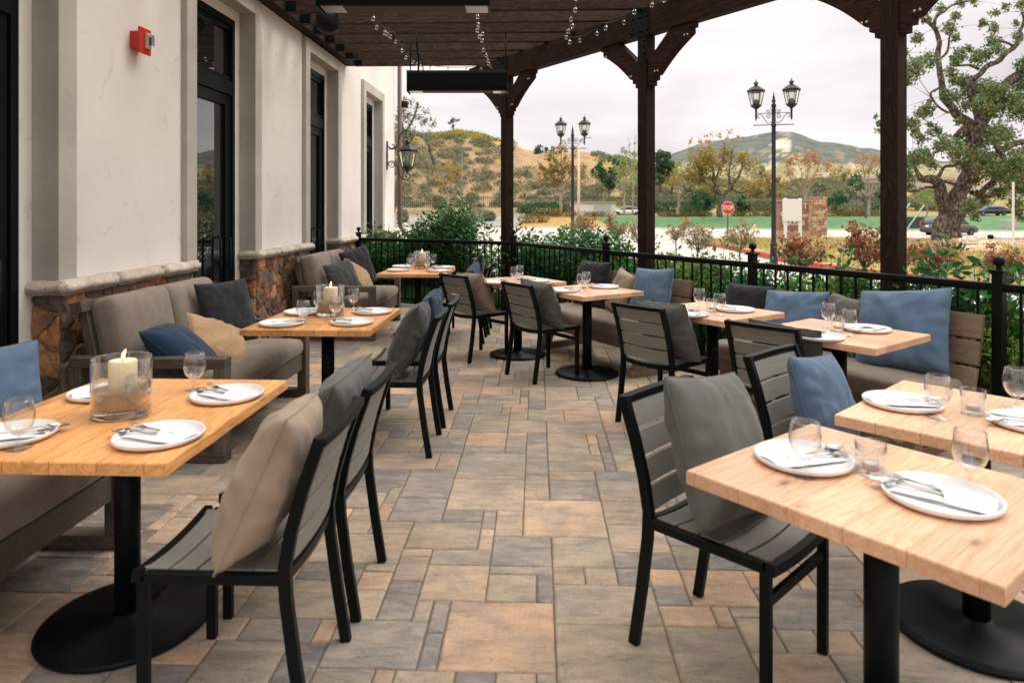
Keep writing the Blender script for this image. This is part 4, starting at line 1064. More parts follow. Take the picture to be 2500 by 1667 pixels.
# ================================================================ landscape: ground, roads, hills
def lerp_tab(tab, x):
    if x <= tab[0][0]: return tab[0][1]
    for (a, b), (c, d) in zip(tab, tab[1:]):
        if x <= c: return b + (d - b) * (x - a) / (c - a)
    return tab[-1][1]
BASE = [(-50, -.05), (26, -.05), (55, -.9), (84, -.9), (95, .15), (112, 2.0)]
RIDGE = [(-.3, 320), (-.16, 330), (-.12, 338), (-.084, 335), (-.042, 345), (-.03, 352), (.0, 350), (.016, 364), (.024, 369), (.11, 378), (.13, 384), (.17, 398), (.21, 425), (.27, 447), (.36, 455), (.45, 452), (.55, 462), (.75, 470), (1.2, 480)]
def sst(t): t = max(0.0, min(1.0, t)); return t * t * (3 - 2 * t)
def terr(x, y):
    b = lerp_tab(BASE, y)
    if y > 112:
        u_ = x / y; Rr = 165.0; zt = 1.5 + (508 - lerp_tab(RIDGE, u_)) * Rr / 1667
        b = 2.0 + (zt - 2.0) * sst((y - 108) / (Rr - 108)) ** .85
        if y > Rr: b = zt - (y - Rr) * .05
        k = sst((y - 112) / 12)
        b += k * (1.1 * noise.noise(Vector((x * .06, y * .05, 0))) + .5 * noise.noise(Vector((x * .2, y * .12, 3))) + .25 * abs(noise.noise(Vector((x * .45, y * .1, 7)))))
    return b
def fast(name, V, Q, mats, smooth=False):
    me = bpy.data.meshes.new(name); V = np.asarray(V, np.float32); Q = np.asarray(Q, np.int32)
    me.vertices.add(len(V)); me.vertices.foreach_set('co', V.ravel()); k = Q.shape[1]
    me.loops.add(Q.size); me.loops.foreach_set('vertex_index', Q.ravel()); me.polygons.add(len(Q))
    me.polygons.foreach_set('loop_start', np.arange(0, Q.size, k, dtype=np.int32)); me.polygons.foreach_set('loop_total', np.full(len(Q), k, np.int32))
    if smooth: me.polygons.foreach_set('use_smooth', np.ones(len(Q), bool))
    for m in (mats if isinstance(mats, (list, tuple)) else [mats]): me.materials.append(m)
    me.update(calc_edges=True); return me
def sheet(name, xs, ys, zf, m, mask=None, attr=None):
    V = []; T = []
    for y in ys:
        for x in xs:
            z = zf(x, y); V.append(tuple(cw(x, y, z)))
            if attr: T.append(attr(x, y, z))
    nx = len(xs); Q = [(j * nx + i, j * nx + i + 1, (j + 1) * nx + i + 1, (j + 1) * nx + i) for j in range(len(ys) - 1) for i in range(nx - 1)]
    if mask: Q = [q for q in Q if mask((xs[q[0] % nx] + xs[q[1] % nx]) / 2, (ys[q[0] // nx] + ys[q[2] // nx]) / 2)]
    me = fast(name, V, Q, m, True)
    if attr:
        at = me.color_attributes.new('tone', 'FLOAT_COLOR', 'POINT'); at.data.foreach_set('color', np.array(T, np.float32).ravel())
    return struct(put(name, me))
def frange(a, b, s_): 
    o = []
    while a < b: o.append(a); a += s_
    return o + [b]
M_terr = mat('hill_soil', (.4, .25, .14), .95, spec=.1)
_v = coords(M_terr); _a = attr_node(M_terr, 'tone'); _n = nz(M_terr, _v, .35, 8, .65); _n2 = nz(M_terr, _v, 3.0, 6, .7)
_c = mixc(M_terr, 1.0, _a.outputs[0], rp(M_terr, _n, [(.3, (.72, .72, .70)), (.7, (1.2, 1.2, 1.18))]), 'MULTIPLY')
_c = mixc(M_terr, 1.0, _c, rp(M_terr, _n2, [(.3, (.78, .78, .78)), (.7, (1.15, 1.15, 1.15))]), 'MULTIPLY'); setc(M_terr, _c); bump(M_terr, _n2, .8, .15)
def terr_tone(x, y, z):
    if y < 88: return (.26, .19, .13, 1)
    u_ = x / y
    n_ = noise.noise(Vector((x * .05, y * .05, 9))) + .5 * noise.noise(Vector((x * .17, y * .17, 4)))
    soil = (.34, .215, .13) if u_ < .12 else (.34, .25, .13)
    veg = (.17, .15, .085) if u_ < .12 else (.26, .21, .09)
    k = max(0, min(1, .44 + n_ * .9 + (0 if u_ < .12 else .25)))
    if -.0 < u_ < .12 and y > 138: k *= .2
    if u_ < 0.02 and y > 150: k = .8; veg = (.36, .30, .08)
    return tuple(soil[i] * (1 - k) + veg[i] * k for i in range(3)) + (1,)
xs = sorted(set([-900, -400, -200, -120] + frange(-80, 200, 2.5) + [240, 300, 420, 700, 1500])); ys = [-60, -20] + frange(-6, 24, 6) + frange(26, 110, 4) + frange(112, 190, 2.5) + [200, 230, 280, 360, 500, 800, 1500, 3000]
gr = sheet('ground', xs, ys, terr, M_terr, attr=terr_tone)

# driveway, street and its lines
M_road = mottled('pale_road', (.36, .325, .305), (.44, .40, .375), .8, .9, .15, .004, 8, spec=.2)
_v = coords(M_road, (.04, 1.0, 1)); _c0 = bsdf(M_road).inputs['Base Color'].links[0].from_socket; setc(M_road, mixc(M_road, 1.0, _c0, rp(M_road, nz(M_road, _v, 1.6, 5, .6), [(.35, (.80, .80, .82)), (.6, (1.06, 1.05, 1.04))]), 'MULTIPLY'))
STREET_FAR = [(-.3, 88), (0, 84), (.21, 78), (.54, 71), (.9, 66)]
def rz_(x, y): return lerp_tab(BASE, y)
GI = [(8.3, 30.4), (7.75, 21.4), (7.62, 16.8), (8.05, 14.9), (8.66, 13.2), (8.95, 11.9), (9.6, 9.5), (11, 6)]     # kerb line of the grass island
def gi_x(y):
    for (a, b), (c, d) in zip(GI, GI[1:]):
        if d <= y <= b: return c + (a - c) * (y - d) / (b - d)
    return 11
sheet('road', frange(-60, 90, 3), frange(3, 26, 1.2)[:-1] + frange(26, 92, 2), lambda x, y: rz_(x, y) + .03, M_road,
      mask=lambda x, y: not (y < 11.2 and x < 5.2) and (y < lerp_tab(STREET_FAR, x / y) + 2))
M_asph = mottled('grey_asphalt', (.20, .195, .19), (.27, .26, .25), 1.5, .9, .3, .01)
sheet('side_road', frange(-20, 6, 1.5), frange(85.5, 96, 1.5), lambda x, y: terr(x, y) + .06, M_asph)
M_kw = mottled('kerb_concrete', (.50, .47, .43), (.60, .56, .52), 3, .9, .2, .01)
M_kr = mottled('red_kerb_paint', (.36, .05, .035), (.52, .095, .065), 3, .8, .2, .01)
def kerb(name, pts, w_, h_, m, zf, label=None):
    mb = MB(); P = [Vector((x, y, 0)) for x, y in pts]; L = len(P); vs = []; fs = []
    for i, p in enumerate(P):
        d = (P[min(i + 1, L - 1)] - P[max(i - 1, 0)]).normalized(); n_ = Vector((-d.y, d.x, 0)) * w_ / 2; z = zf(p.x, p.y)
        for q, zz in ((p - n_, z), (p + n_, z), (p + n_, z + h_), (p - n_, z + h_)): vs.append(cw(q.x, q.y, zz))
    for i in range(L - 1):
        for k in range(4): fs.append((i * 4 + k, i * 4 + (k + 1) % 4, i * 4 + 4 + (k + 1) % 4, i * 4 + 4 + k))
    fs += [(0, 1, 2, 3), tuple((L - 1) * 4 + k for k in range(4))]
    mb.add(vs, fs); return struct(mb.obj(name, m, bevel=.01))
GIc = [(14.2, 37.5), (12.0, 36.8), (10.2, 35.2), (9.0, 33.2)] + GI
kerb('red_kerb', GIc, .15, .16, M_kr, lambda x, y: rz_(x, y) + .03)
M_dry = mat('dry_grass', (.4, .3, .1), .95, spec=.1); _v = coords(M_dry)
_c = rp(M_dry, nz(M_dry, _v, .8, 6, .65), [(.32, (.15, .16, .05)), (.45, (.30, .25, .09)), (.6, (.50, .36, .14)), (.75, (.58, .44, .20))])
_c = mixc(M_dry, 1.0, _c, rp(M_dry, nz(M_dry, _v, 14, 5, .7), [(.3, (.7, .7, .7)), (.7, (1.2, 1.2, 1.2))]), 'MULTIPLY'); setc(M_dry, _c); bump(M_dry, nz(M_dry, _v, 30, 5, .7), 1.0, .05)
M_dirt = mottled('bare_dirt', (.30, .19, .125), (.44, .29, .20), 1.2, .95, .7, .05)
def gi_edge(y):
    t = GIc[::-1]
    for (a, b), (c, d) in zip(t, t[1:]):
        if b <= y <= d: return a + (c - a) * (y - b) / (d - b + 1e-9)
    return 99
def mound(x, y): return rz_(x, y) + .165 + .10 * noise.noise(Vector((x * .3, y * .3, 2))) * sst((x - gi_edge(y)) / 2.0)
def band_sheet(name, ys_, x0f, x1f, n_, zf, m):
    V = []; 
    for y in ys_:
        a, b = x0f(y), x1f(y)
        for i in range(n_ + 1): x = a + (b - a) * (i / n_) ** 1.3; V.append(tuple(cw(x, y, zf(x, y))))
    Q = [(j * (n_ + 1) + i, j * (n_ + 1) + i + 1, (j + 1) * (n_ + 1) + i + 1, (j + 1) * (n_ + 1) + i) for j in range(len(ys_) - 1) for i in range(n_)]
    return struct(put(name, fast(name, V, Q, m, True)))
band_sheet('grass_island', frange(6.05, 37.4, .6), lambda y: gi_edge(y) + .05, lambda y: 80, 60, mound, M_dry)
def dirt_x0(y): return 17.0 + .12 * (y - 27) ** 2 + .8 * noise.noise(Vector((y * .8, 0, 0)))
band_sheet('dirt_patch', frange(20.5, 33.5, .6), lambda y: dirt_x0(y) - 1.2, lambda y: 60, 40, lambda x, y: mound(x, y) + .02 + .04 * sst((x - dirt_x0(y)) / 3), M_dirt)

# far lawn with golden verge
M_lawn = mottled('green_lawn', (.026, .095, .034), (.085, .185, .07), 1.3, .9, .5, .05, 6)
def lawn_z(x, y): 
    y0 = lerp_tab(STREET_FAR, x / y); t = max(0, min(1, (y - y0) / (96 - y0))); return -.80 + 1.22 * sst(t) ** .8 + .10 * noise.noise(Vector((x * .12, y * .12, 5)))
def strip(name, u0, u1, nu, r0, r1, nv, m, dz=0.0, shape=None):
    "sheet in (x/y, distance) between the street edge and the shrubs"
    V = []
    for j in range(nv + 1):
        for i in range(nu + 1):
            u_ = u0 + (u1 - u0) * i / nu; ya = lerp_tab(STREET_FAR, u_) ; t = r0 + (r1 - r0) * j / nv
            if shape: t = shape(u_, t)
            y = ya + (96 - ya) * t; x = u_ * y; V.append(tuple(cw(x, y, lawn_z(x, y) + dz)))
    Q = [(j * (nu + 1) + i, j * (nu + 1) + i + 1, (j + 1) * (nu + 1) + i + 1, (j + 1) * (nu + 1) + i) for j in range(nv) for i in range(nu)]
    return struct(put(name, fast(name, V, Q, m, True)))
strip('lawn', .085, 1.0, 90, 0, 1, 14, M_lawn, .0, lambda u_, t: t if u_ > .1 else t)
M_gold = mottled('golden_verge', (.24, .15, .035), (.36, .22, .06), 1.5, .95, .5, .05)
strip('golden_verge', .012, .15, 24, 0, 1, 8, M_gold, .02, lambda u_, t: t * max(.02, min(1, (.155 - u_) / .06)) * min(1, (u_ - .0) / .05))
kerb('street_kerb', [(u_ * (lerp_tab(STREET_FAR, u_) - .1), lerp_tab(STREET_FAR, u_) - .1) for u_ in [.02 + .03 * k for k in range(30)]], .5, .13, M_kw, lambda x, y: -.88)
kerb('side_road_kerb', [(-13.2, 85.6), (-14.6, 90), (-14.2, 95.2), (-8, 96.3), (2, 96.5)], .3, .18, M_kw, lambda x, y: terr(x, y))

# distant mountain
MR = [(1380, 470), (1500, 432), (1560, 407), (1658, 374), (1727, 352), (1790, 340), (1840, 332), (1895, 324), (1931, 324), (1953, 331), (2003, 351), (2036, 353), (2075, 360), (2103, 368), (2125, 367), (2160, 376), (2230, 384), (2300, 396), (2380, 388), (2450, 396), (2560, 404), (2900, 440), (3600, 470)]
M_mt = mat('mountain', (.2, .2, .2), .95, spec=.1); _a = attr_node(M_mt, 'tone'); _v = coords(M_mt); _n = nz(M_mt, _v, .035, 8, .7)
setc(M_mt, mixc(M_mt, 1.0, _a.outputs[0], rp(M_mt, _n, [(.35, (.62, .68, .66)), (.6, (1.25, 1.2, 1.15))]), 'MULTIPLY')); bump(M_mt, _n, .9, 8)
V = []; T = []; nu, nv = 200, 46
for j in range(nv + 1):
    t = j / nv; y = 620 + 620 * t
    for i in range(nu + 1):
        px = 1380 + (3400 - 1380) * i / nu; u_ = (px - 1250) / 1667
        top = 1.5 + (508 - lerp_tab(MR, px)) * 1150 / 1667
        f_ = sst(min(1, t / .86)) ** .9 if t < .86 else 1 - (t - .86) * 1.2
        x = u_ * y; z = top * f_ + (noise.noise(Vector((x * .012, y * .012, 0))) * 14 + noise.noise(Vector((x * .04, y * .04, 0))) * 5) * f_ * (1 - .7 * abs(t - .86 < .02))
        V.append(tuple(cw(x, y, z)))
        py = 508 - (z - 1.5) * 1667 / y
        c = Vector((.105, .118, .112)); n_ = noise.noise(Vector((px * .03, py * .05, 1))) + .5 * noise.noise(Vector((px * .1, py * .15, 6)))
        if math.hypot((px - 1908) / 20, (py - 358) / 16) + n_ * 1.1 < 1: c = Vector((.50, .42, .36))
        elif 378 < py < 402 and 1790 < px < 2010 and n_ > .0 + abs(px - 1900) / 260: c = Vector((.42, .37, .30))
        elif py > 400: c = Vector((.23, .21, .13)) if n_ < .2 else Vector((.36, .30, .20))
        elif n_ > .35: c = Vector((.19, .17, .14))
        T.append((*c, 1))
Q = [(j * (nu + 1) + i, j * (nu + 1) + i + 1, (j + 1) * (nu + 1) + i + 1, (j + 1) * (nu + 1) + i) for j in range(nv) for i in range(nu)]
me = fast('mountain', V, Q, M_mt, True); at = me.color_attributes.new('tone', 'FLOAT_COLOR', 'POINT'); at.data.foreach_set('color', np.array(T, np.float32).ravel()); struct(put('mountain', me))
# ================================================================ vegetation
NR = np.random.default_rng(3)
def leaf_arrays(C, size, aspect=.5, fold=.12, up=.0, D=None, rich=False):
    n = len(C); C = np.asarray(C, float); d = NR.normal(size=(n, 3)) if D is None else np.asarray(D, float) + NR.normal(size=(n, 3)) * .25
    d[:, 2] += up; d /= np.linalg.norm(d, axis=1, keepdims=True) + 1e-9
    r = NR.normal(size=(n, 3)); s_ = np.cross(d, r); s_ /= np.linalg.norm(s_, axis=1, keepdims=True) + 1e-9; nn = np.cross(s_, d)
    sz = (size * NR.uniform(.65, 1.3, n))[:, None]
    if rich:
        P = [C, C + d * sz * .35 + s_ * sz * aspect * .5 + nn * sz * fold, C + d * sz * .75 + s_ * sz * aspect * .36 + nn * sz * fold * .7, C + d * sz - nn * sz * .08, C + d * sz * .75 - s_ * sz * aspect * .36 + nn * sz * fold * .7, C + d * sz * .35 - s_ * sz * aspect * .5 + nn * sz * fold]
        V = np.stack(P, 1).reshape(-1, 3); b = np.arange(n)[:, None] * 6
        Q = np.concatenate([b + np.array([0, 1, 2, 3]), b + np.array([0, 3, 4, 5])])
    else:
        P = [C, C + d * sz * .5 + s_ * sz * aspect * .5 + nn * sz * fold, C + d * sz, C + d * sz * .5 - s_ * sz * aspect * .5 + nn * sz * fold]
        V = np.stack(P, 1).reshape(-1, 3); Q = np.arange(n * 4).reshape(n, 4)
    return V, Q
def clumpy(n, subs, spread, sub_r, flat=1.0):
    "n points gathered in subs small clusters spread over a blob"
    c = NR.normal(size=(subs, 3)); c /= np.linalg.norm(c, axis=1, keepdims=True); c *= NR.uniform(.25, 1.0, (subs, 1)) ** .6
    idx = NR.integers(0, subs, n); p = c[idx] * spread + NR.normal(size=(n, 3)) * sub_r
    p[:, 2] *= flat; return p
GREEN = leafmat('laurel_leaves', [(.016, .085, .030), (.028, .13, .040), (.055, .20, .050), (.10, .28, .06), (.02, .10, .035)], .38, .35)
GREEN2 = leafmat('dark_shrub_leaves', [(.014, .075, .028), (.024, .11, .036), (.05, .17, .048), (.09, .25, .06)], .38, .3)
LIME = leafmat('boxwood_leaves', [(.05, .15, .025), (.10, .23, .035), (.18, .31, .05), (.04, .13, .025), (.27, .33, .07)], .5, .35)
ROSE = leafmat('rose_leaves', [(.34, .05, .045), (.20, .035, .035), (.34, .17, .07), (.13, .18, .06), (.44, .28, .12), (.26, .06, .04)], .5, .35)
ROSEL = leafmat('rose_leaves_green', [(.10, .15, .05), (.18, .20, .07), (.07, .11, .04), (.30, .24, .10), (.24, .13, .07)], .5, .35)
ROSEG = leafmat('rose_leaves_brown', [(.36, .16, .07), (.18, .20, .07), (.42, .26, .13), (.13, .18, .06), (.32, .09, .055)], .5, .35)
OAK = leafmat('oak_leaves', [(.035, .12, .045), (.055, .16, .055), (.10, .20, .065), (.24, .28, .10), (.04, .13, .05), (.30, .24, .12)], .55, .35)
GOLD = leafmat('golden_leaves', [(.34, .215, .065), (.44, .30, .09), (.26, .21, .065), (.52, .37, .12), (.28, .235, .08)], .8, .4)
ORNG = leafmat('orange_leaves', [(.44, .22, .08), (.54, .32, .12), (.34, .22, .08), (.46, .18, .08)], .8, .4)
YGRN = leafmat('spring_leaves', [(.20, .30, .05), (.28, .36, .08), (.14, .24, .04), (.34, .38, .12)], .8)
DGRN = leafmat('deep_green_leaves', [(.028, .085, .038), (.045, .12, .05), (.075, .16, .06), (.03, .09, .04)], .8, .3)
OLIV = leafmat('olive_leaves', [(.12, .145, .085), (.19, .21, .13), (.09, .11, .065), (.25, .25, .16)], .8, .35)
SAGE = leafmat('sage_leaves', [(.13, .135, .085), (.20, .19, .12), (.095, .105, .06), (.26, .22, .13)], .85, .35)
YELF = leafmat('yellow_flower_stalks', [(.50, .38, .05), (.40, .32, .06), (.30, .28, .07)], .85)
BROWNB = leafmat('russet_shrub_leaves', [(.24, .13, .03), (.16, .12, .03), (.32, .19, .06), (.12, .10, .03)], .85)
REDB = leafmat('red_shrub_leaves', [(.36, .10, .05), (.28, .07, .04), (.20, .09, .04)], .85)
BARK = mottled('bark', (.055, .042, .034), (.16, .13, .105), 6, .95, .9, .04)
BARKP = mottled('pale_bark', (.22, .17, .13), (.40, .33, .26), 4, .95, .5, .02)
BARKO = mat('oak_bark', (.1, .08, .07), .95, spec=.15); _v = coords(BARKO, (1, 1, .35)); _n = N(BARKO.node_tree, 'ShaderNodeTexVoronoi', i_Scale=7.0, feature='DISTANCE_TO_EDGE')
_nd = nz(BARKO, _v, 5, 4, .6); _ad = N(BARKO.node_tree, 'ShaderNodeVectorMath', operation='ADD'); BARKO.node_tree.links.new(_v, _ad.inputs[0]); _sc = N(BARKO.node_tree, 'ShaderNodeVectorMath', operation='SCALE'); _sc.inputs['Scale'].default_value = .25
_nn = N(BARKO.node_tree, 'ShaderNodeTexNoise', i_Scale=6.0); BARKO.node_tree.links.new(_v, _nn.inputs['Vector']); BARKO.node_tree.links.new(_nn.outputs['Color'], _sc.inputs[0]); BARKO.node_tree.links.new(_sc.outputs[0], _ad.inputs[1]); BARKO.node_tree.links.new(_ad.outputs[0], _n.inputs['Vector'])
_c = rp(BARKO, _n.outputs[0], [(.02, (.035, .026, .02)), (.12, (.13, .105, .085)), (.4, (.24, .20, .165))]); setc(BARKO, mixc(BARKO, 1.0, _c, rp(BARKO, _nd, [(.3, (.75, .75, .75)), (.7, (1.2, 1.2, 1.2))]), 'MULTIPLY')); bump(BARKO, _n.outputs[0], 1.0, .08)

def limb(mb, pts, rs, n=8, jig=.0, sub=4, seed=0):
    "smooth tapered limb through pts"
    P = [Vector(p) for p in pts]; out = []; ro = []
    for i in range(len(P) - 1):
        p0, p1, p2, p3 = P[max(i - 1, 0)], P[i], P[i + 1], P[min(i + 2, len(P) - 1)]
        for k in range(sub):
            t = k / sub; q = .5 * ((2 * p1) + (p2 - p0) * t + (2 * p0 - 5 * p1 + 4 * p2 - p3) * t * t + (3 * p1 - p0 - 3 * p2 + p3) * t ** 3)
            r_ = rs[i] + (rs[i + 1] - rs[i]) * t
            if jig: q = q + noise.noise_vector(q * 1.7 + Vector((seed, 0, 0))) * jig; r_ *= 1 + .18 * noise.noise(q * 3)
            out.append(q); ro.append(r_)
    out.append(P[-1]); ro.append(rs[-1]); mb.tube(out, ro, n); return out
def leafy(name, C, size, m, parent, **k):
    V, Q = leaf_arrays(C, size, **k); return put(name, fast(name, V, Q, m), parent)
def px_tree(name, label, cat, Y, limbs, clumps, lm, bm_, lsize, dens=1.0, group=None, base=None, subr=.35, depth=1.0, tw=True, sub=4, flat=1.0, up=0.0, aspect=.55):
    "limbs: lists of (px, py, radius px, depth offset); clumps: (px, py, radius px[, depth offset])"
    b = base or limbs[0][0]; o = PY(b[0], b[1], Y); t = thing(name, label, cat, o, 0, group)
    mb = MB(); s_ = Y / 1667; ends = []
    for li, l in enumerate(limbs):
        pts = [PY(p[0], p[1], Y + (p[3] if len(p) > 3 else 0)) - o for p in l]
        limb(mb, pts, [p[2] * s_ for p in l], 12 if l[0][2] * s_ > .3 else 6, .12 if Y < 40 else .15, sub, li); ends += pts[1:]
    CC = []
    for k, c in enumerate(clumps):
        dy = c[3] if len(c) > 3 else NR.uniform(-1, 1) * depth; p = PY(c[0], c[1], Y + dy) - o; r_ = c[2] * s_
        n = max(12, int(c[2] ** 2 * .55 * dens)); subs = max(4, int(n / 14))
        CC.append(clumpy(n, subs, r_, r_ * subr * .45, flat) + np.array(p))
        if tw and ends:
            e = min(ends, key=lambda q: (q - p).length); m_ = (e + p) / 2 + Vector((NR.uniform(-.3, .3), NR.uniform(-.3, .3), NR.uniform(-.1, .4))) * r_
            limb(mb, [e, m_, p], [max(.02, r_ * .045), r_ * .03, .008], 5, 0, 3)
            for _ in range(4):
                q = p + Vector(NR.normal(size=3)) * r_ * .55; mb.tube([p, (p + q) / 2 + Vector((0, 0, r_ * .08)), q], [r_ * .018, r_ * .012, .004], 4, cap=False)
    mb.obj('trunk', bm_, t)
    leafy('crown', np.concatenate(CC), lsize, lm, t, up=up, aspect=aspect)
    return t
def ell(px, py, rx, ry, n, r_, seed, top=0.0):
    rn = random.Random(seed); out = []
    while len(out) < n:
        a, b = rn.uniform(-1, 1), rn.uniform(-1, 1)
        if a * a + b * b < 1: out.append((px + a * rx, py + b * ry, r_ * rn.uniform(.7, 1.25)))
    return out
def fan(px, by_, fork, targets, r0, seed, Y=90):
    rn = random.Random(seed); L = [[(px, by_, r0), (px + rn.uniform(-2, 2), (by_ + fork) / 2, r0 * .8), (px + rn.uniform(-2, 2), fork, r0 * .7)]]
    for tx, ty in targets: L.append([(px, fork + 3, r0 * .55), (px + (tx - px) * .45 + rn.uniform(-4, 4), fork + (ty - fork) * .5, r0 * .35), (tx, ty, r0 * .12)])
    return L
# --- the old oak by the kerb
OL = [[(2306, 602, 42), (2309, 580, 34), (2313, 556, 29), (2317, 535, 27), (2325, 515, 27), (2335, 492, 22), (2348, 462, 18), (2360, 430, 17), (2368, 395, 17), (2373, 360, 17), (2381, 330, 15), (2393, 300, 13)],
      [(2318, 520, 20), (2308, 490, 15), (2296, 462, 13), (2283, 446, 13), (2268, 439, 11), (2252, 436, 9), (2240, 420, 5), (2228, 400, 3)],
      [(2385, 325, 13), (2362, 296, 12), (2340, 275, 11), (2318, 254, 9), (2303, 235, 9), (2300, 214, 8), (2297, 190, 7), (2291, 160, 7), (2288, 130, 7), (2293, 105, 6), (2282, 72, 6), (2270, 54, 5), (2248, 45, 3)],
      [(2281, 62, 4), (2290, 38, 4), (2310, 18, 3), (2340, 8, 3), (2372, 3, 2)], [(2288, 150, 3), (2310, 132, 3), (2318, 118, 3), (2314, 95, 2.5), (2322, 70, 2)],
      [(2400, 305, 12), (2380, 312, 13), (2358, 318, 13), (2340, 330, 12), (2334, 336, 9)],
      [(2391, 305, 15), (2405, 280, 14), (2425, 250, 14), (2455, 210, 13), (2480, 188, 12), (2512, 165, 11)],
      [(2392, 290, 9), (2378, 250, 8), (2368, 212, 9), (2370, 196, 9), (2388, 187, 7), (2412, 161, 6), (2441, 145, 6), (2479, 112, 6), (2493, 70, 4), (2498, 30, 3)],
      [(2393, 172, 4), (2383, 162, 4), (2360, 158, 3), (2325, 160, 2.5)], [(2470, 118, 3), (2452, 106, 3), (2432, 100, 2)], [(2415, 285, 10), (2440, 250, 10), (2465, 240, 10), (2515, 240, 10)],
      [(2388, 400, 10), (2415, 385, 9), (2440, 374, 8), (2460, 356, 8), (2515, 345, 7)], [(2350, 395, 5), (2330, 407, 5), (2306, 412, 4), (2292, 433, 4), (2280, 446, 4)],
      [(2352, 460, 5), (2330, 451, 4), (2296, 444, 3)], [(2280, 460, 4), (2251, 458, 3), (2232, 464, 3), (2216, 460, 2)], [(2284, 462, 4), (2284, 485, 3.5), (2296, 505, 3)],
      [(2372, 470, 6), (2400, 482, 5), (2437, 464, 4), (2462, 460, 4), (2512, 462, 3)], [(2400, 345, 9), (2430, 350, 8), (2448, 385, 8), (2442, 420, 7), (2420, 450, 7), (2385, 470, 7)], [(2300, 212, 3), (2282, 225, 3), (2276, 240, 2.5), (2290, 260, 2.5), (2315, 275, 3)]]
OCL = [(2225, 170, 22), (2245, 160, 18), (2270, 148, 16), (2240, 95, 14), (2228, 40, 18), (2250, 28, 14), (2215, 12, 14), (2262, 52, 10), (2300, 22, 10), (2345, 8, 10), (2380, 3, 8), (2320, 70, 12), (2337, 40, 10), (2332, 92, 9), (2318, 60, 8),
       (2345, 135, 17), (2330, 150, 12), (2365, 122, 8), (2390, 140, 17), (2408, 130, 12), (2425, 102, 15), (2440, 120, 12), (2402, 60, 10), (2430, 35, 10), (2425, 68, 10), (2455, 15, 7), (2485, 92, 12), (2494, 10, 12), (2480, 60, 8),
       (2322, 180, 12), (2345, 198, 18), (2368, 222, 24), (2398, 215, 22), (2428, 228, 26), (2458, 250, 26), (2490, 272, 24), (2312, 232, 14), (2335, 240, 12), (2262, 268, 16), (2250, 275, 12), (2225, 300, 14), (2232, 320, 12), (2246, 338, 12), (2282, 322, 14), (2268, 300, 8),
       (2302, 350, 18), (2328, 362, 20), (2216, 396, 20), (2238, 388, 18), (2260, 380, 16), (2278, 402, 12), (2350, 382, 22), (2385, 352, 26), (2418, 322, 24), (2448, 332, 22), (2402, 392, 24), (2378, 430, 20), (2420, 415, 26), (2452, 432, 18), (2482, 412, 30), (2492, 452, 26),
       (2440, 470, 16), (2402, 482, 18), (2370, 505, 15), (2378, 528, 10), (2482, 492, 18), (2496, 520, 14), (2214, 432, 14), (2222, 455, 10), (2290, 492, 7), (2494, 205, 18), (2496, 160, 16), (2494, 382, 26), (2360, 260, 14), (2395, 255, 16), (2420, 275, 14), (2340, 300, 8), (2270, 250, 6), (2205, 130, 12), (2212, 200, 12), (2146, 300, 8), (2152, 322, 8), (2140, 285, 5)]
px_tree('oak_tree', 'big gnarled old oak with a thick twisting trunk, right of the patio', 'tree', 30.0, OL, OCL, OAK, BARKO, .115, 2.3, subr=.75, depth=2.2, aspect=.75)

# --- trees beyond the street
G = 'trees beyond the street'
px_tree('olive_tree', 'grey-green tree overhanging the hillside, next to the wall lantern', 'tree', 92, [[(955, 520, 9), (975, 440, 8), (990, 380, 7), (985, 330, 5), (975, 280, 3)], [(985, 375, 5), (1010, 330, 4), (1040, 340, 4), (1052, 375, 4), (1060, 400, 3)], [(985, 330, 4), (1010, 290, 3), (1020, 250, 2)]],
        ell(1000, 330, 55, 70, 26, 15, 4) + [(1000, 245, 12), (1020, 262, 12), (985, 250, 12), (1042, 275, 9), (1060, 300, 7), (1052, 292, 7), (1050, 408, 10), (1042, 430, 12), (1060, 385, 12), (1048, 450, 7)], OLIV, BARK, .34, .55, G, depth=2, subr=.7)
px_tree('pine_tree', 'skinny dark tree standing alone on top of the hill', 'tree', 158, [[(1105, 352, 2), (1107, 320, 1.6), (1106, 290, 1)]], [(1104, 292, 6), (1112, 297, 4), (1098, 300, 4), (1118, 294, 3), (1106, 310, 4), (1100, 322, 4), (1108, 330, 4)], DGRN, BARK, .5, 2.2, G)
px_tree('golden_tree', 'small golden-leaved tree on the slope left of the box light', 'tree', 104, [[(1096, 505, 4), (1094, 485, 3), (1092, 465, 2.5)], [(1094, 490, 2), (1112, 470, 1.5), (1120, 462, 1)], [(1094, 490, 2), (1080, 478, 1.5), (1074, 480, 1)], [(1092, 470, 2), (1080, 440, 1.5)], [(1092, 470, 2), (1105, 435, 1.2)]],
        ell(1093, 425, 34, 26, 18, 9, 5), GOLD, BARKP, .38, .9, G)
px_tree('golden_tree', 'round golden tree left of the pale concrete light pole', 'tree', 96, fan(1370, 527, 465, [(1335, 410), (1352, 385), (1370, 370), (1392, 380), (1412, 415), (1325, 440), (1405, 440)], 5.5, 3), ell(1372, 410, 58, 50, 34, 13, 7), GOLD, BARKP, .36, .85, G)
px_tree('green_tree', 'dark green bushy tree on the ridge behind the golden tree', 'tree', 150, fan(1322, 395, 385, [(1310, 370), (1335, 368)], 2.5, 3), ell(1325, 372, 25, 15, 10, 8, 8), DGRN, BARK, .6, 1.2, G)
px_tree('green_tree', 'dark green tree behind the lime sapling, left of the middle post', 'tree', 118, fan(1488, 490, 450, [(1475, 415), (1500, 410)], 4, 3), ell(1492, 425, 32, 32, 16, 13, 9), DGRN, BARK, .5, 1.0, G)
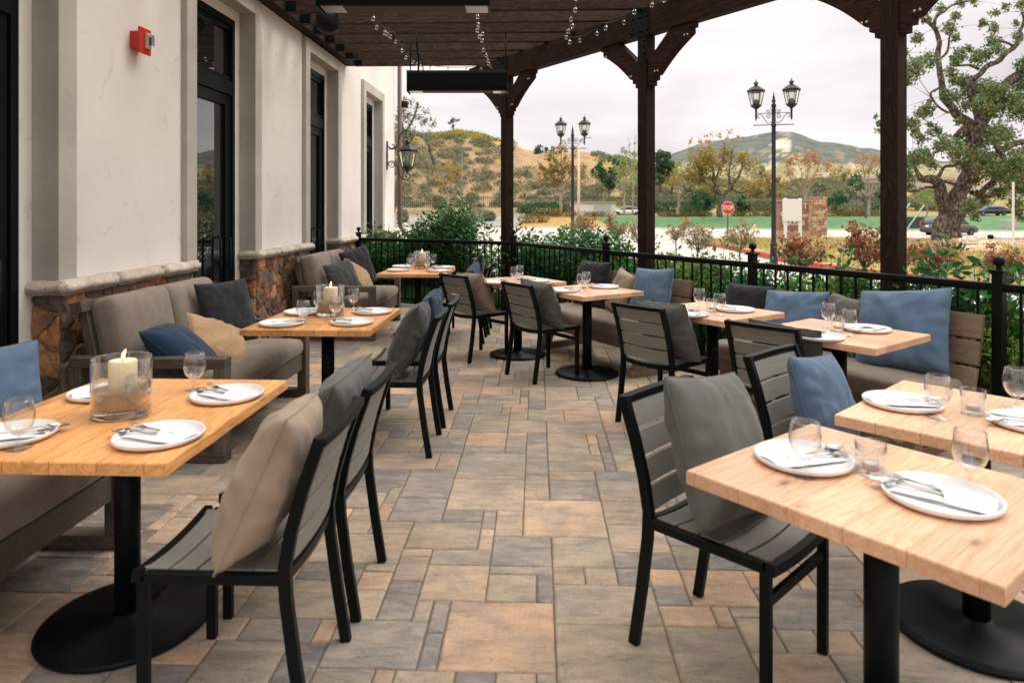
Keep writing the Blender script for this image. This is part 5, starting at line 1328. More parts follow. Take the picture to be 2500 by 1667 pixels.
px_tree('young_tree', 'lime green young tree left of the middle pergola post', 'tree', 90, fan(1525, 527, 470, [(1500, 400), (1512, 370), (1530, 360), (1545, 390), (1550, 420), (1495, 440)], 3.5, 3), ell(1526, 415, 30, 52, 30, 8, 10), YGRN, BARKP, .3, .8, G, subr=.6)
px_tree('bare_tree', 'bare thin-twigged tree poking above the lime tree', 'tree', 97, [[(1545, 525, 2), (1547, 440, 1.6), (1549, 380, 1), (1552, 330, .6)], [(1547, 430, 1), (1538, 370, .7), (1535, 338, .4)], [(1548, 400, 1), (1560, 360, .5)]], [(1535, 355, 5), (1550, 350, 5), (1558, 380, 5)], SAGE, BARKP, .2, .5, G)
px_tree('green_tree', 'dark green tree right of the middle pergola post', 'tree', 120, fan(1612, 470, 440, [(1602, 395), (1620, 390), (1635, 400)], 4, 4), ell(1616, 408, 24, 34, 18, 11, 11) + [(1618, 375, 6)], DGRN, BARK, .5, 1.1, G)
px_tree('young_tree', 'slim pale green sapling with a pale trunk on the far lawn', 'tree', 92, [[(1654, 528, 4), (1657, 490, 3), (1654, 440, 2), (1654, 392, 1)], [(1657, 500, 2), (1668, 485, 1.5)]], ell(1655, 430, 16, 40, 20, 6, 12), YGRN, BARKP, .28, .8, G)
px_tree('jacaranda_tree', 'widest golden feathery tree with forked trunk, behind the stop sign', 'tree', 88, [[(1756, 531, 8), (1758, 505, 7), (1762, 480, 6)], [(1762, 485, 5), (1785, 455, 4.5), (1806, 425, 3.5), (1812, 400, 2)], [(1762, 480, 5), (1745, 450, 4), (1740, 410, 3), (1728, 370, 2)], [(1758, 475, 4), (1735, 455, 3.5), (1715, 440, 3), (1700, 400, 2)], [(1785, 455, 3), (1800, 470, 2.5), (1826, 465, 2)], [(1780, 450, 3), (1782, 410, 2), (1790, 365, 1.2)], [(1745, 440, 2.5), (1765, 390, 2), (1768, 350, 1)]],
        ell(1755, 415, 88, 48, 52, 14, 13) + [(1685, 345, 7), (1686, 365, 7), (1710, 350, 7), (1712, 372, 8), (1732, 335, 7), (1732, 352, 8), (1755, 335, 7), (1780, 322, 7), (1781, 345, 8), (1800, 335, 6), (1815, 342, 6), (1740, 470, 9), (1690, 455, 10), (1650, 440, 12), (1850, 395, 12)], GOLD, BARK, .33, .75, G, subr=.8, up=.5)
px_tree('orange_tree', 'orange-leaved tree behind the stone pillar of the monument sign', 'tree', 88, fan(1965, 505, 480, [(1920, 400), (1945, 390), (1975, 385), (2005, 390), (2025, 410), (1990, 420)], 3.5, 5), ell(1972, 410, 60, 38, 30, 11, 14), ORNG, BARKP, .3, .55, G, subr=.9)
px_tree('orange_tree', 'orange and green tree just left of the nearest pergola post', 'tree', 86, fan(2120, 530, 480, [(2085, 400), (2105, 385), (2130, 390), (2150, 400), (2080, 450), (2150, 450)], 4, 6), ell(2118, 400, 40, 25, 16, 10, 15), ORNG, BARKP, .3, .5, G, subr=.9)
px_tree('green_tree', 'dark green low branches around the orange tree by the post', 'tree', 80, fan(2112, 533, 490, [(2090, 445), (2075, 470), (2145, 480)], 3, 6), [(2090, 435, 14), (2098, 455, 14), (2080, 470, 12), (2072, 450, 9), (2150, 430, 12), (2150, 480, 12), (2135, 505, 9)], DGRN, BARK, .32, 1.0, G)
px_tree('young_tree', 'yellow-green small tree behind the brown car', 'tree', 84, fan(2262, 545, 500, [(2245, 470), (2262, 460), (2280, 475)], 2.5, 6), ell(2263, 478, 26, 22, 14, 9, 16), YGRN, BARKP, .28, .7, G)
def wood_mass(name, label, cx, cy, rx, ry, Y, n, r_, m, seed, lsz=.45, group='wooded slope beyond the street', dens=.8):
    return px_tree(name, label, 'tree', Y, [[(cx, cy + ry + 4, 3), (cx + 2, cy, 2)]], ell(cx, cy, rx, ry, n, r_, seed), m, BARK, lsz, dens, group, depth=3)
for (nm, lb, cx, cy, rx, ry, Y, n, r_, m, sd) in (
    ('golden_tree', 'golden bushy tree directly behind the nearer lamp post', 1880, 455, 34, 28, 108, 20, 11, GOLD, 21), ('golden_tree', 'low golden tree left of the monument sign, on the slope', 1830, 470, 26, 20, 110, 14, 10, GOLD, 22),
    ('golden_tree', 'golden tree at the foot of the mountain, right of the orange tree', 2060, 425, 30, 14, 130, 12, 9, GOLD, 23), ('green_tree', 'dark rounded bush-tree behind the forked trunk', 1722, 482, 28, 18, 96, 14, 11, DGRN, 24),
    ('green_tree', 'dark green tree behind the stop sign', 1812, 500, 18, 20, 94, 10, 10, DGRN, 25), ('green_tree', 'dark green bush-tree right of the stone pillar', 2040, 488, 22, 18, 96, 12, 10, DGRN, 26),
    ('golden_tree', 'golden-brown scrub tree left of the sapling', 1640, 440, 30, 26, 125, 14, 11, GOLD, 27), ('golden_tree', 'yellow-green scrub tree in front of the mountain foot', 1690, 470, 24, 16, 115, 10, 10, OLIV, 28),
    ('green_tree', 'olive scrub tree above the fence in the middle distance', 1860, 420, 18, 16, 135, 8, 9, OLIV, 29), ('golden_tree', 'pale golden shrub tree far right under the mountain', 1995, 455, 24, 16, 125, 10, 10, OLIV, 30)):
    wood_mass(nm, lb, cx, cy, rx, ry, Y, n, r_, m, sd)

# --- shrubs, hedges
def shrub(name, label, c, w_, h_, n, lsz, m, group=None, dome=True, d_=None, rich=False, sub=None, cat='shrub', stems=6, aspect=.5):
    t = thing(name, label, cat, c, 0, group); d_ = d_ or w_
    a = NR.normal(size=(n, 3)); a /= np.linalg.norm(a, axis=1, keepdims=True); rr = NR.uniform(.45, 1, (n, 1)) ** .5
    lump = np.array([1 + .16 * noise.noise(Vector(v * 2.2) + Vector(c)) + .10 * noise.noise(Vector(v * 5.0) + Vector(c)) for v in a])[:, None]
    p = a * rr * lump * np.array([w_ / 2, d_ / 2, h_ * .52]); p[:, 2] = np.abs(p[:, 2] + h_ * .44) if dome else p[:, 2] + h_ * .5
    mb = MB(); rn = random.Random(int(abs(c[0]) * 99))
    for k in range(stems):
        q = Vector((rn.uniform(-.3, .3) * w_, rn.uniform(-.3, .3) * d_, h_ * rn.uniform(.5, .85))); mb.tube([(0, 0, -.03), (q.x * .4, q.y * .4, q.z * .5), q], [.02 * h_ + .004, .012 * h_ + .003, .003], 5)
    mb.obj('stems', BARK, t); leafy('foliage', p, lsz, m, t, up=.5, rich=rich, aspect=aspect); return t
def ground_at(px, Y, zf=None): x = (px - 1250) * Y / 1667; return cw(x, Y, (zf or terr)(x, Y))
G2 = 'rounded shrubs at the top of the far lawn'; ORD2 = 'first second third fourth fifth sixth seventh eighth ninth tenth eleventh twelfth thirteenth fourteenth fifteenth sixteenth seventeenth eighteenth nineteenth twentieth twenty-first'.split()
for k, (px, w_, h_) in enumerate(((1283, 2.4, 1.0), (1303, 2.6, 1.2), (1326, 1.8, 1.2), (1358, 2.2, 1.3), (1393, 1.8, 1.0), (1440, 1.9, .7), (1462, 2.0, .7), (1622, 2.0, .8), (1643, 1.9, .7), (1668, 2.0, .7), (1700, 2.2, .7), (1722, 2.0, .7), (1802, 2.0, .7), (1832, 2.4, .9), (1862, 2.6, .9), (1884, 2.2, .8), (2032, 2.6, .9), (2062, 2.2, .7), (2086, 2.4, .7), (2110, 2.8, .9), (2135, 2.4, .9))):
    Y = 93.0 if px > 1350 else 88; x = (px - 1250) * Y / 1667
    shrub('round_shrub', ORD2[k] + ' russet clipped shrub from the left along the top of the far lawn', cw(x, Y, lawn_z(x, Y) - .05), w_, h_, 420, .20, BROWNB, G2)
for k, (px, Y, w_, h_, m, lb) in enumerate(((1090, 90, 2.6, 2.1, OLIV, 'grey-green olive shrub left of the white light-pole base'), (1168, 90, 3.0, 2.0, OLIV, 'grey-green olive shrub right of the white light-pole base'), (1195, 91, 1.8, 1.4, OLIV, 'small sage shrub left of the far pergola post'), (983, 88, 1.6, 2.0, OLIV, 'sage shrub beside the downspout'),
                                        (1140, 86, 1.9, 1.0, REDB, 'reddish low shrub on the parking kerb'), (1692, 95, 4.0, 1.6, DGRN, 'dark spreading shrub behind the far lawn, left part'), (1925, 97, 5.0, 2.2, DGRN, 'dark shrub behind the monument sign'))):
    shrub('bush', lb, ground_at(px, Y), w_, h_, 1400, .2, m, None)
for (x0, x1, Y, h_, m, lb) in ((1255, 1395, 97, 2.0, DGRN, 'long low green hedge below the hillside fence'), (1560, 1750, 101, 1.8, DGRN, 'long dark green hedge behind the saplings'), (1770, 1990, 103, 2.0, OLIV, 'olive-green hedge bank behind the jacaranda tree'), (2015, 2160, 100, 1.6, OLIV, 'pale green hedge bank right of the stone pillar'), (2200, 2420, 104, 2.2, OLIV, 'grey-green hedge bank behind the cars')):
    a, b = (x0 - 1250) * Y / 1667, (x1 - 1250) * Y / 1667
    shrub('hedge', lb, ground_at((x0 + x1) / 2, Y), b - a, h_, int(420 * (b - a)), .26, m, None, d_=3.5, cat='hedge')
# hillside scrub and flowers: nobody could count these
pts = []; tries = 0
while len(pts) < 1500 and tries < 20000:
    tries += 1; y = NR.uniform(108, 168); u_ = NR.uniform(-.18, .62); x = u_ * y
    n_ = noise.noise(Vector((x * .05, y * .05, 9))) + .5 * noise.noise(Vector((x * .17, y * .17, 4)))
    if -.0 < u_ < .12 and y > 136: continue
    if n_ > (-.30 if u_ < .12 else -.6) - (.25 if y < 118 else 0): pts.append((x, y))
def scrub(name, pts, m, wr, nl, lsz, kind_label, fl=.75):
    CC = []
    for x, y in pts:
        w_ = NR.uniform(*wr); a = NR.normal(size=(nl, 3)); a /= np.linalg.norm(a, axis=1, keepdims=True); a *= NR.uniform(.5, 1, (nl, 1))
        a[:, 2] = np.abs(a[:, 2]) * fl; CC.append(a * w_ + np.array(cw(x, y, terr(x, y) - .05)))
    V, Q = leaf_arrays(np.concatenate(CC), lsz, up=.7); o = put(name, fast(name, V, Q, m)); tag(o, kind_label, 'scrub', None, 'stuff')
scrub('hillside_scrub', pts[::2], SAGE, (.8, 2.0), 90, .42, 'grey-green scrub bushes scattered over the sandy hillside')
scrub('hillside_brush', pts[1::2], OLIV, (.8, 1.9), 80, .40, 'olive-green brush scattered over the sandy hillside')
fp = [(NR.uniform(-.125, -.03) * y, y) for y in NR.uniform(152, 168, 170)]
scrub('wildflowers', fp, YELF, (.9, 1.5), 60, .4, 'band of yellow wildflowers along the hilltop', 1.0)

# --- planting right behind the railing
G3 = 'low hedge shrubs behind the railing'
def along(t, off):
    "point t metres along the railing line from its first post, off metres outside"
    k = 0; P = rail
    while k < len(P) - 2 and t > (P[k + 1] - P[k]).length: t -= (P[k + 1] - P[k]).length; k += 1
    d = (P[k + 1] - P[k]).normalized(); n_ = Vector((d.y, -d.x, 0))
    if n_.dot(Vector((1, .6, 0))) < 0: n_ = -n_
    return P[k] + d * t + n_ * off
tt = 3.1; k = 0; ORD = 'nearest second third fourth fifth sixth seventh eighth ninth tenth eleventh twelfth thirteenth fourteenth fifteenth sixteenth seventeenth eighteenth nineteenth twentieth twenty-first twenty-second'.split()
while tt < 12.5:
    p = along(tt, .62 + .06 * math.sin(k * 2.1)); h_ = 1.0 + .07 * math.sin(k * 1.7) - .10 * max(0, (tt - 5) / 7)
    shrub('boxwood_shrub', ORD[k] + ' small-leaved hedge shrub from the far pergola post, outside the railing', (p.x, p.y, -.04), .90, h_, 7500, .044, LIME if k % 3 else GREEN, G3, rich=True, d_=.68); tt += .55; k += 1
def stalk_plant(label, c, h_, w_, ns, lsz, m=GREEN, group=None, seed=0, cat='shrub', name='leafy_shrub', dens=1.0, low=.12):
    rn = random.Random(seed); t = thing(name, label, cat, c, 0, group); mb = MB(); C = []; D = []
    for s_ in range(ns):
        a = rn.uniform(0, 6.28); r_ = w_ / 2 * rn.uniform(.1, 1); hh = h_ * rn.uniform(.62, 1.0) * (1 - .25 * r_ / (w_ / 2 + .01))
        P = [Vector((math.cos(a) * r_ * .25, math.sin(a) * r_ * .25, 0))]
        for k in range(1, 7):
            q = k / 6; P.append(Vector((math.cos(a) * r_ * (.25 + .75 * q), math.sin(a) * r_ * (.25 + .75 * q), hh * q)) + Vector((rn.uniform(-1, 1), rn.uniform(-1, 1), 0)) * .025)
        mb.tube(P, [.006, .0055, .005, .004, .0035, .003, .002], 5)
        nl = int(hh / .028 * dens)
        for j in range(nl):
            q = low + (1 - low) * (j + rn.random()) / nl; i = min(5, int(q * 6)); f_ = q * 6 - i; p = P[i].lerp(P[i + 1], f_)
            az = j * 2.4 + rn.uniform(-.5, .5); d = Vector((math.cos(az), math.sin(az), rn.uniform(.2, .9)))
            tw = rn.uniform(0, .05) if rn.random() < .6 else rn.uniform(.05, .13)
            C.append(tuple(p + d * tw)); D.append(tuple(d))
    mb.obj('stems', BARK, t); leafy('foliage', C, lsz, m, t, D=D, rich=True, aspect=.48); return t
G4 = 'leafy shrubs behind the railing'
rows = [(868, 11.6, 1.25, .7, 16, GREEN2), (905, 11.5, 1.25, .9, 26, GREEN2), (945, 11.5, 1.22, .9, 26, GREEN2), (985, 11.4, 1.2, .9, 26, GREEN2), (1025, 11.3, 1.35, .9, 30, GREEN2), (1062, 11.2, 1.55, .9, 34, GREEN2), (1098, 11.1, 1.66, .8, 26, GREEN), (1128, 11.0, 1.78, .6, 14, GREEN),
        (1165, 10.8, 1.50, .7, 9, GREEN), (1200, 10.5, 1.0, .6, 8, GREEN), (1272, 9.9, 1.3, .8, 18, GREEN), (1300, 9.7, 1.15, .8, 20, GREEN), (1340, 9.5, 1.25, .7, 20, GREEN), (1372, 9.3, 1.28, .8, 24, GREEN), (1408, 9.0, 1.28, .8, 24, GREEN), (1442, 8.9, 1.22, .8, 22, GREEN), (1478, 8.7, 1.26, .8, 24, GREEN), (1515, 8.6, 1.24, .7, 20, GREEN)]
words = ['behind the first railing post by the wall', 'left of the candle table in the corner', 'dense, straight behind the corner candle table', 'dense, right of the corner candle table', 'dark, left of the tallest bush at the corner', 'tall and dense, dark, at the middle of the far railing', 'tall, light-topped, beside the dense dark one', 'tallest and thinnest, left of the far pergola post',
         'thin and see-through, left of the far pergola post', 'very sparse, touching the far pergola post', 'right of the far pergola post, leaning right', 'low, right of the far pergola post', 'bright, below the farther lamp post on its left', 'bright, below the farther lamp post', 'bright, right of the farther lamp post', 'bright, behind the black pillow of the farther bench', 'bright, third left of the middle post', 'bright, just left of the middle pergola post']
for k, ((px, Y, h_, w_, ns, m), wd) in enumerate(zip(rows, words)):
    stalk_plant('leafy green shrub ' + wd, PD(px, Y, -.04), h_ * 1.06, w_, int(ns * 1.9), .068, m, G4, k, dens=1.5)
G5 = 'young upright shoots among the hedge'
for k, (px, Y, h_, ns, lsz, wd) in enumerate(((1625, 8.2, .98, 3, .07, 'left of the first rose tree trunk'), (1672, 7.8, .92, 2, .07, 'right of the first rose tree trunk'), (1712, 7.6, 1.12, 7, .075, 'under the red-flowered rose tree'), (1820, 6.8, 1.05, 8, .08, 'beside the lamp post base on its left'), (1855, 6.7, 1.02, 4, .08, 'just left of the lamp post base'),
                                           (1905, 6.3, .98, 6, .08, 'right of the lamp post base'), (1960, 6.0, .98, 6, .085, 'under the big dark red rose tree'), (2100, 5.6, .98, 8, .09, 'left of the nearest pergola post'), (2255, 5.2, .98, 9, .095, 'in front of the dry grass, right of the post'), (2308, 5.1, 1.10, 5, .11, 'large-leaved, below the boulder'), (2330, 5.0, .95, 6, .10, 'dense, below the boulder'),
                                           (2425, 4.9, 1.18, 3, .12, 'tall and large-leaved by the nearest rail post'), (2480, 4.7, .95, 6, .10, 'at the right edge'), (1595, 8.3, 1.02, 5, .07, 'just right of the middle pergola post'), (1745, 7.3, 1.0, 5, .075, 'left of the third rail post'), (1785, 7.0, 1.06, 6, .075, 'under the second red-flowered rose tree'), (2010, 5.9, 1.0, 6, .085, 'right of the dark red rose tree trunk'), (2055, 5.8, 1.04, 7, .09, 'left of the orange-brown rose tree trunk'), (2215, 5.3, .94, 5, .09, 'just right of the nearest pergola post'), (2370, 5.0, .96, 5, .10, 'between the boulder and the nearest rail post'))):
    stalk_plant('young shoots with glossy leaves ' + wd, PD(px, Y, -.04), h_ * 1.24, .46, int(ns * 1.8), lsz * .82, GREEN, G5, 50 + k, cat='plant', name='young_shoots', dens=.75, low=.3)
# --- rose trees on single stems
G6 = 'rose trees on single stems'
def rose_tree(label, px, Y, top, bot, w_px, m, seed, n=230, flowers=0):
    c = PD(px, Y, -.04); t = thing('rose_tree', label, 'rose tree', c, 0, G6); rn = random.Random(seed)
    z1 = HC - (top - 508) * Y / 1667; z0 = HC - (bot - 508) * Y / 1667; w_ = w_px * Y / 1667; mb = MB(); C = []; C2 = []
    zf = max(.3, z0 - .06); mb.tube([(0, 0, 0), (.01, 0, zf * .5), (0, .01, zf)], [.02, .017, .016], 7)
    for k in range(13):
        a = k * 2.4 + rn.uniform(-.3, .3); r_ = w_ / 2 * rn.uniform(.3, 1.25); zz = z0 + (z1 - z0) * rn.uniform(.15, 1.08) * (1 - .3 * min(1, r_ / (w_ / 2)) ** 2)
        P = [Vector((0, .0, zf)), Vector((math.cos(a) * r_ * .45, math.sin(a) * r_ * .45, zf + (zz - zf) * .4)), Vector((math.cos(a) * r_, math.sin(a) * r_, zz))]
        mb.tube(P, [.011, .007, .002], 5)
        for q in range(3):
            b = P[1].lerp(P[2], rn.uniform(.1, .8)); e = b + Vector((rn.uniform(-1, 1), rn.uniform(-1, 1), rn.uniform(.1, 1))) * w_ * .22; mb.tube([b, (b + e) / 2, e], [.004, .003, .0015], 4)
            for _ in range(n // 20): (C if e.z > z0 + (z1 - z0) * .35 else C2).append(tuple(e + Vector((rn.gauss(0, 1), rn.gauss(0, 1), rn.gauss(0, 1))) * .035))
        for _ in range(n // 16): (C if rn.random() < .75 and zz > z0 + (z1 - z0) * .35 else C2).append(tuple(P[1].lerp(P[2], rn.uniform(.1, 1.05)) + Vector((rn.gauss(0, 1), rn.gauss(0, 1), rn.gauss(0, 1))) * .045))
    mb.obj('trunk', BARK, t); leafy('foliage', C, .048, m, t, rich=True, aspect=.62); leafy('lower_foliage', C2, .046, ROSEL, t, rich=True, aspect=.6)
    MB().lathe([(.024, 0), (.024, .02)], 10, (0, 0, zf - .05)).obj('tie_band', bpy.data.materials.get('blue_tie') or mat('blue_tie', (.03, .16, .22), .6), t)
    for k in range(flowers):
        q = Vector(sorted(C, key=lambda c_: -c_[2])[3 + k * 9])
        fm = MB()
        for r_ in range(4): fm.lathe([(0, -.012), (.014 + .009 * r_, .0 - .004 * r_), (.017 + .010 * r_, .016 - .005 * r_), (.010 + .010 * r_, .020 - .004 * r_)], 9, tuple(q), rot=r_ * .5)
        fm.obj('bloom', bpy.data.materials.get('red_petals') or mat('red_petals', (.62, .03, .02), .6), t)
for a in (('small rose tree with a straight bare stem, right of the middle pergola post', 1650, 19.0, 527, 580, 52, ROSEG, 1), ('rose tree with a red bloom, left of the stop sign', 1703, 14.5, 522, 600, 82, ROSEG, 2, 300, 2), ('rose tree with a red bloom, right below the stop sign', 1806, 13.5, 535, 600, 84, ROSEG, 3, 300, 2),
          ('rose tree with dark red leaves in front of the monument sign', 1955, 9.6, 540, 640, 118, ROSE, 4, 420), ('orange-brown rose tree left of the nearest pergola post', 2110, 8.6, 552, 640, 115, ROSE, 5, 400), ('dark red rose tree in front of the oak trunk', 2285, 9.2, 572, 660, 112, ROSE, 6, 460), ('rose tree with orange and red leaves at the right edge', 2465, 7.6, 590, 672, 120, ROSE, 7, 420),
          ('pinkish rose tree left of the middle pergola post', 1560, 16, 530, 585, 60, ROSEG, 8), ('reddish rose tree just right of the farther lamp post', 1425, 15, 508, 575, 60, ROSEG, 9, 300), ('brownish rose tree between the farther lamp post and the middle post', 1500, 15.5, 512, 575, 60, ROSEG, 10, 300)):
    rose_tree(*a)
# mulch and dry grass
M_mulch = mottled('mulch', (.07, .045, .03), (.17, .11, .075), 30, .95, 1.0, .02)
band = MB(); A = [along(t, .12) for t in (0, 2.85, 5.0, 7.0, 9.0, 11.0, 13.0)]; B = [along(t, 1.55) for t in (0, 2.85, 5.0, 7.0, 9.0, 11.0, 13.0)]
vs = [(p.x, p.y, -.012) for p in A] + [(p.x, p.y, .0) for p in B]; band.add(vs, [(i, i + 1, 7 + i + 1, 7 + i) for i in range(6)]); struct(band.obj('planting_bed', M_mulch))
def tufts(name, fn, n, h_, m, lb, w_=.05):
    C = []; 
    for _ in range(n): C.append(fn())
    C = np.array(C); V, Q = leaf_arrays(C, h_, up=2.6, aspect=w_ / h_); o = put(name, fast(name, V, Q, m)); tag(o, lb, 'grass', None, 'stuff')
DRYG = leafmat('dry_grass_blades', [(.48, .36, .14), (.36, .29, .10), (.20, .22, .07), (.56, .44, .20)], .9)
def gi_pt():
    while True:
        y = NR.uniform(9, 36.5); x = NR.uniform(8, 34); 
        if x > gi_edge(y) + .15 and not (x > dirt_x0(y) and 21 < y < 33) and NR.uniform() < 1.2 - y / 60: return tuple(cw(x, y, mound(x, y) - .01))
tufts('dry_grass', gi_pt, 42000, .17, DRYG, 'dry golden grass covering the kerbed island', .022)
GBL = leafmat('green_blades', [(.04, .16, .05), (.07, .22, .06), (.03, .12, .04)], .7)
def bed_pt():
    p = along(NR.uniform(.6, 3.2), NR.uniform(.25, .9)); return (p.x, p.y, -.01)
tufts('green_grass', bed_pt, 5000, .26, GBL, 'tuft of long green grass growing outside the far railing', .008)
def litter_pt():
    p = along(NR.uniform(.2, 12), NR.uniform(.13, .6)); return (p.x, p.y, .0)
LIT = leafmat('leaf_litter', [(.20, .12, .07), (.13, .08, .05), (.28, .19, .12)], .9)
C = np.array([litter_pt() for _ in range(3500)]); V, Q = leaf_arrays(C, .035); V[:, 2] = np.abs(V[:, 2]) * .35 + .002; tag(put('leaf_litter', fast('leaf_litter', V, Q, LIT)), 'dry fallen leaves lying under the railing', 'leaf litter', None, 'stuff')
# ================================================================ lamps, signs, cars and other street things
M_lampg = thinglass('lantern_glass', (.93, .93, .90), 2.0)
def text_mesh(s_, size, depth, m, align='CENTER'):
    c = bpy.data.curves.new('lettering', 'FONT'); c.body = s_; c.size = size; c.extrude = depth; c.align_x = align; c.align_y = 'CENTER'; c.offset = size * .012
    o = bpy.data.objects.new('tmp', c); COL.objects.link(o); bpy.context.view_layer.update()
    me = bpy.data.meshes.new_from_object(o.evaluated_get(bpy.context.evaluated_depsgraph_get())); bpy.data.objects.remove(o); bpy.data.curves.remove(c)
    me.materials.clear(); me.materials.append(m); return me
def spiral(cx, cz, r0, r1, a0, turns, n=22, sy=1):
    return [(cx + (r0 + (r1 - r0) * k / n) * math.cos(a0 + turns * 6.283 * k / n), 0, cz + sy * (r0 + (r1 - r0) * k / n) * math.sin(a0 + turns * 6.283 * k / n)) for k in range(n + 1)]
def lantern(par, s_, z0, x0, hang=False):
    "six-sided lantern of height 1*s_ standing at z0"
    L = thing('lantern', None, None); L.parent = par; L.location = (x0, 0, z0)
    q = lambda P: [(r_ * s_, z * s_) for r_, z in P]
    MB().lathe(q([(0, 0), (.03, .02), (.05, .05), (.12, .10), (.155, .135), (.165, .16), (.165, .175), (.15, .18), (.0, .18)]), 6, smooth=False).obj('lantern_base', M_iron, L)
    MB().lathe(q([(0, .56), (.25, .56), (.275, .60), (.275, .615), (.255, .635), (.20, .68), (.15, .72), (.085, .755), (.06, .76), (.05, .80), (.052, .82), (.095, .83), (.06, .865), (.03, .89), (.012, .90), (.012, .92), (.022, .935), (.012, .955), (0, .96)]), 6, smooth=False).obj('cap', M_iron, L)
    fr = MB(); gl = MB()
    for k in range(6):
        a = k * math.pi / 3; b = a + math.pi / 3
        p = [Vector((math.cos(a), math.sin(a), 0)) * .150 * s_ + Vector((0, 0, .17 * s_)), Vector((math.cos(a), math.sin(a), 0)) * .232 * s_ + Vector((0, 0, .565 * s_))]
        r_ = [Vector((math.cos(b), math.sin(b), 0)) * .150 * s_ + Vector((0, 0, .17 * s_)), Vector((math.cos(b), math.sin(b), 0)) * .232 * s_ + Vector((0, 0, .565 * s_))]
        fr.tube(p, .0095 * s_ + .002, 5); gl.add([p[0] * .985, r_[0] * .985, r_[1] * .985, p[1] * .985], [(0, 1, 2, 3)])
    fr.obj('glazing_bars', M_iron, L); gl.obj('glass_panes', M_lampg, L)
    MB().lathe(q([(0, .18), (.10, .18), (.105, .25), (.09, .31), (.04, .34), (0, .345)]), 16).obj('burner_housing', bpy.data.materials.get('olive_housing') or mat('olive_housing', (.11, .11, .09), .8), L)
    return L
def street_lamp(label, px, Y):
    t = thing('street_lamp', label, 'street lamp', PD(px, Y, -.05), math.radians(-14) + YAW, 'twin-lantern lamp posts'); H = 4.15
    MB().lathe([(.13, 0), (.13, .05), (.11, .08), (.09, .30), (.085, .55), (.095, .57), (.095, .60), (.075, .63), (.062, .66), (.052, 3.6), (.052, 3.7), (.062, 3.7), (.062, 3.78), (.052, 3.78), (.05, H + .05), (.062, H + .06), (.062, H + .13), (.03, H + .15), (.055, H + .22), (.028, H + .26), (.035, H + .30), (.016, H + .36), (.006, H + .46), (.0, H + .48)], 20).obj('post', M_iron, t)
    MB().box((0, 0, 3.74), (1.02, .022, .022), ch=.003).obj('ladder_bar', M_iron, t)
    for s_ in (-1, 1):
        br = MB(); br.tube([(s_ * .05, 0, H - .10), (s_ * .42, 0, H - .10)], .009, 6)
        def mir(P): return [(s_ * x, y, z) for x, y, z in P]
        br.tube(mir([(.05, 0, H - .33), (.13, 0, H - .37), (.20, 0, H - .30), (.27, 0, H - .18), (.33, 0, H - .12), (.38, 0, H - .13), (.40, 0, H - .18), (.375, 0, H - .22), (.35, 0, H - .205)]), .010, 6)
        br.tube(mir([(.055, 0, H - .13)] + spiral(.12, H - .19, .065, .012, 1.9, -1.25)), .009, 6)
        br.tube(mir([(.16, 0, H - .10)] + spiral(.145, H - .05, .05, .01, 4.4, -1.1)), .009, 6)
        br.tube(mir([(.055, 0, H - .06), (.07, 0, H + .0), (.085, 0, H + .02), (.075, 0, H + .035)]), .006, 5)
        b_ = br.obj('scroll_bracket', M_iron, t)
        MB().lathe([(0, H - .32), (.012, H - .29), (.012, H - .26), (.028, H - .24), (.026, H - .06), (.034, H - .04), (.026, H)], 10, (s_ * .44, 0, 0)).obj('lantern_stem', M_iron, t)
        lantern(t, .86, H - .02, s_ * .44)
    return t
street_lamp('nearer twin-lantern black lamp post, left of the monument sign', 1889, 18.0)
street_lamp('farther twin-lantern black lamp post, left of the middle pergola post', 1398, 25.2)
# wall lantern near the building corner
p = PD(950, 13.4, 0)
wlm = thing('wall_lantern', 'black scroll-armed lantern on the wall near the building corner', 'wall lamp', (-2.95, 13.3, 2.25))
MB().box((.012, 0, .28), (.02, .07, .56), ch=.006).obj('back_plate', M_iron, wlm)
def scr(P, r_): return MB().tube(P, r_, 8)
CXL = .40
sc1 = MB().tube([(.03, 0, .46)] + spiral(.115, .47, .07, .012, 3.3, .85)[::1], .010, 7)
sc1.tube([(.045, 0, .46), (.06, 0, .41), (.115, 0, .40), (.17, 0, .42), (.22, 0, .50), (.25, 0, .62), (.29, 0, .72), (.35, 0, .77), (.41, 0, .775), (.46, 0, .74), (.475, 0, .69), (.45, 0, .64), (.41, 0, .63), (.375, 0, .66), (.385, 0, .70), (.41, 0, .70)], .013, 8)
sc1.obj('upper_scroll', M_iron, wlm)
sc2 = MB().tube([(.03, 0, .10), (.045, 0, .14), (.09, 0, .165), (.15, 0, .155), (.20, 0, .10), (.225, 0, .0), (.25, 0, -.10), (.30, 0, -.17), (.37, 0, -.205), (.43, 0, -.19), (.47, 0, -.14), (.45, 0, -.085), (.40, 0, -.075), (.37, 0, -.11), (.385, 0, -.145), (.41, 0, -.14)], .012, 8)
sc2.tube([(.045, 0, .10)] + spiral(.11, .10, .065, .012, 3.14, 1.1), .009, 7); sc2.obj('lower_scroll', M_iron, wlm)
lantern(wlm, .74, -.07, .41)
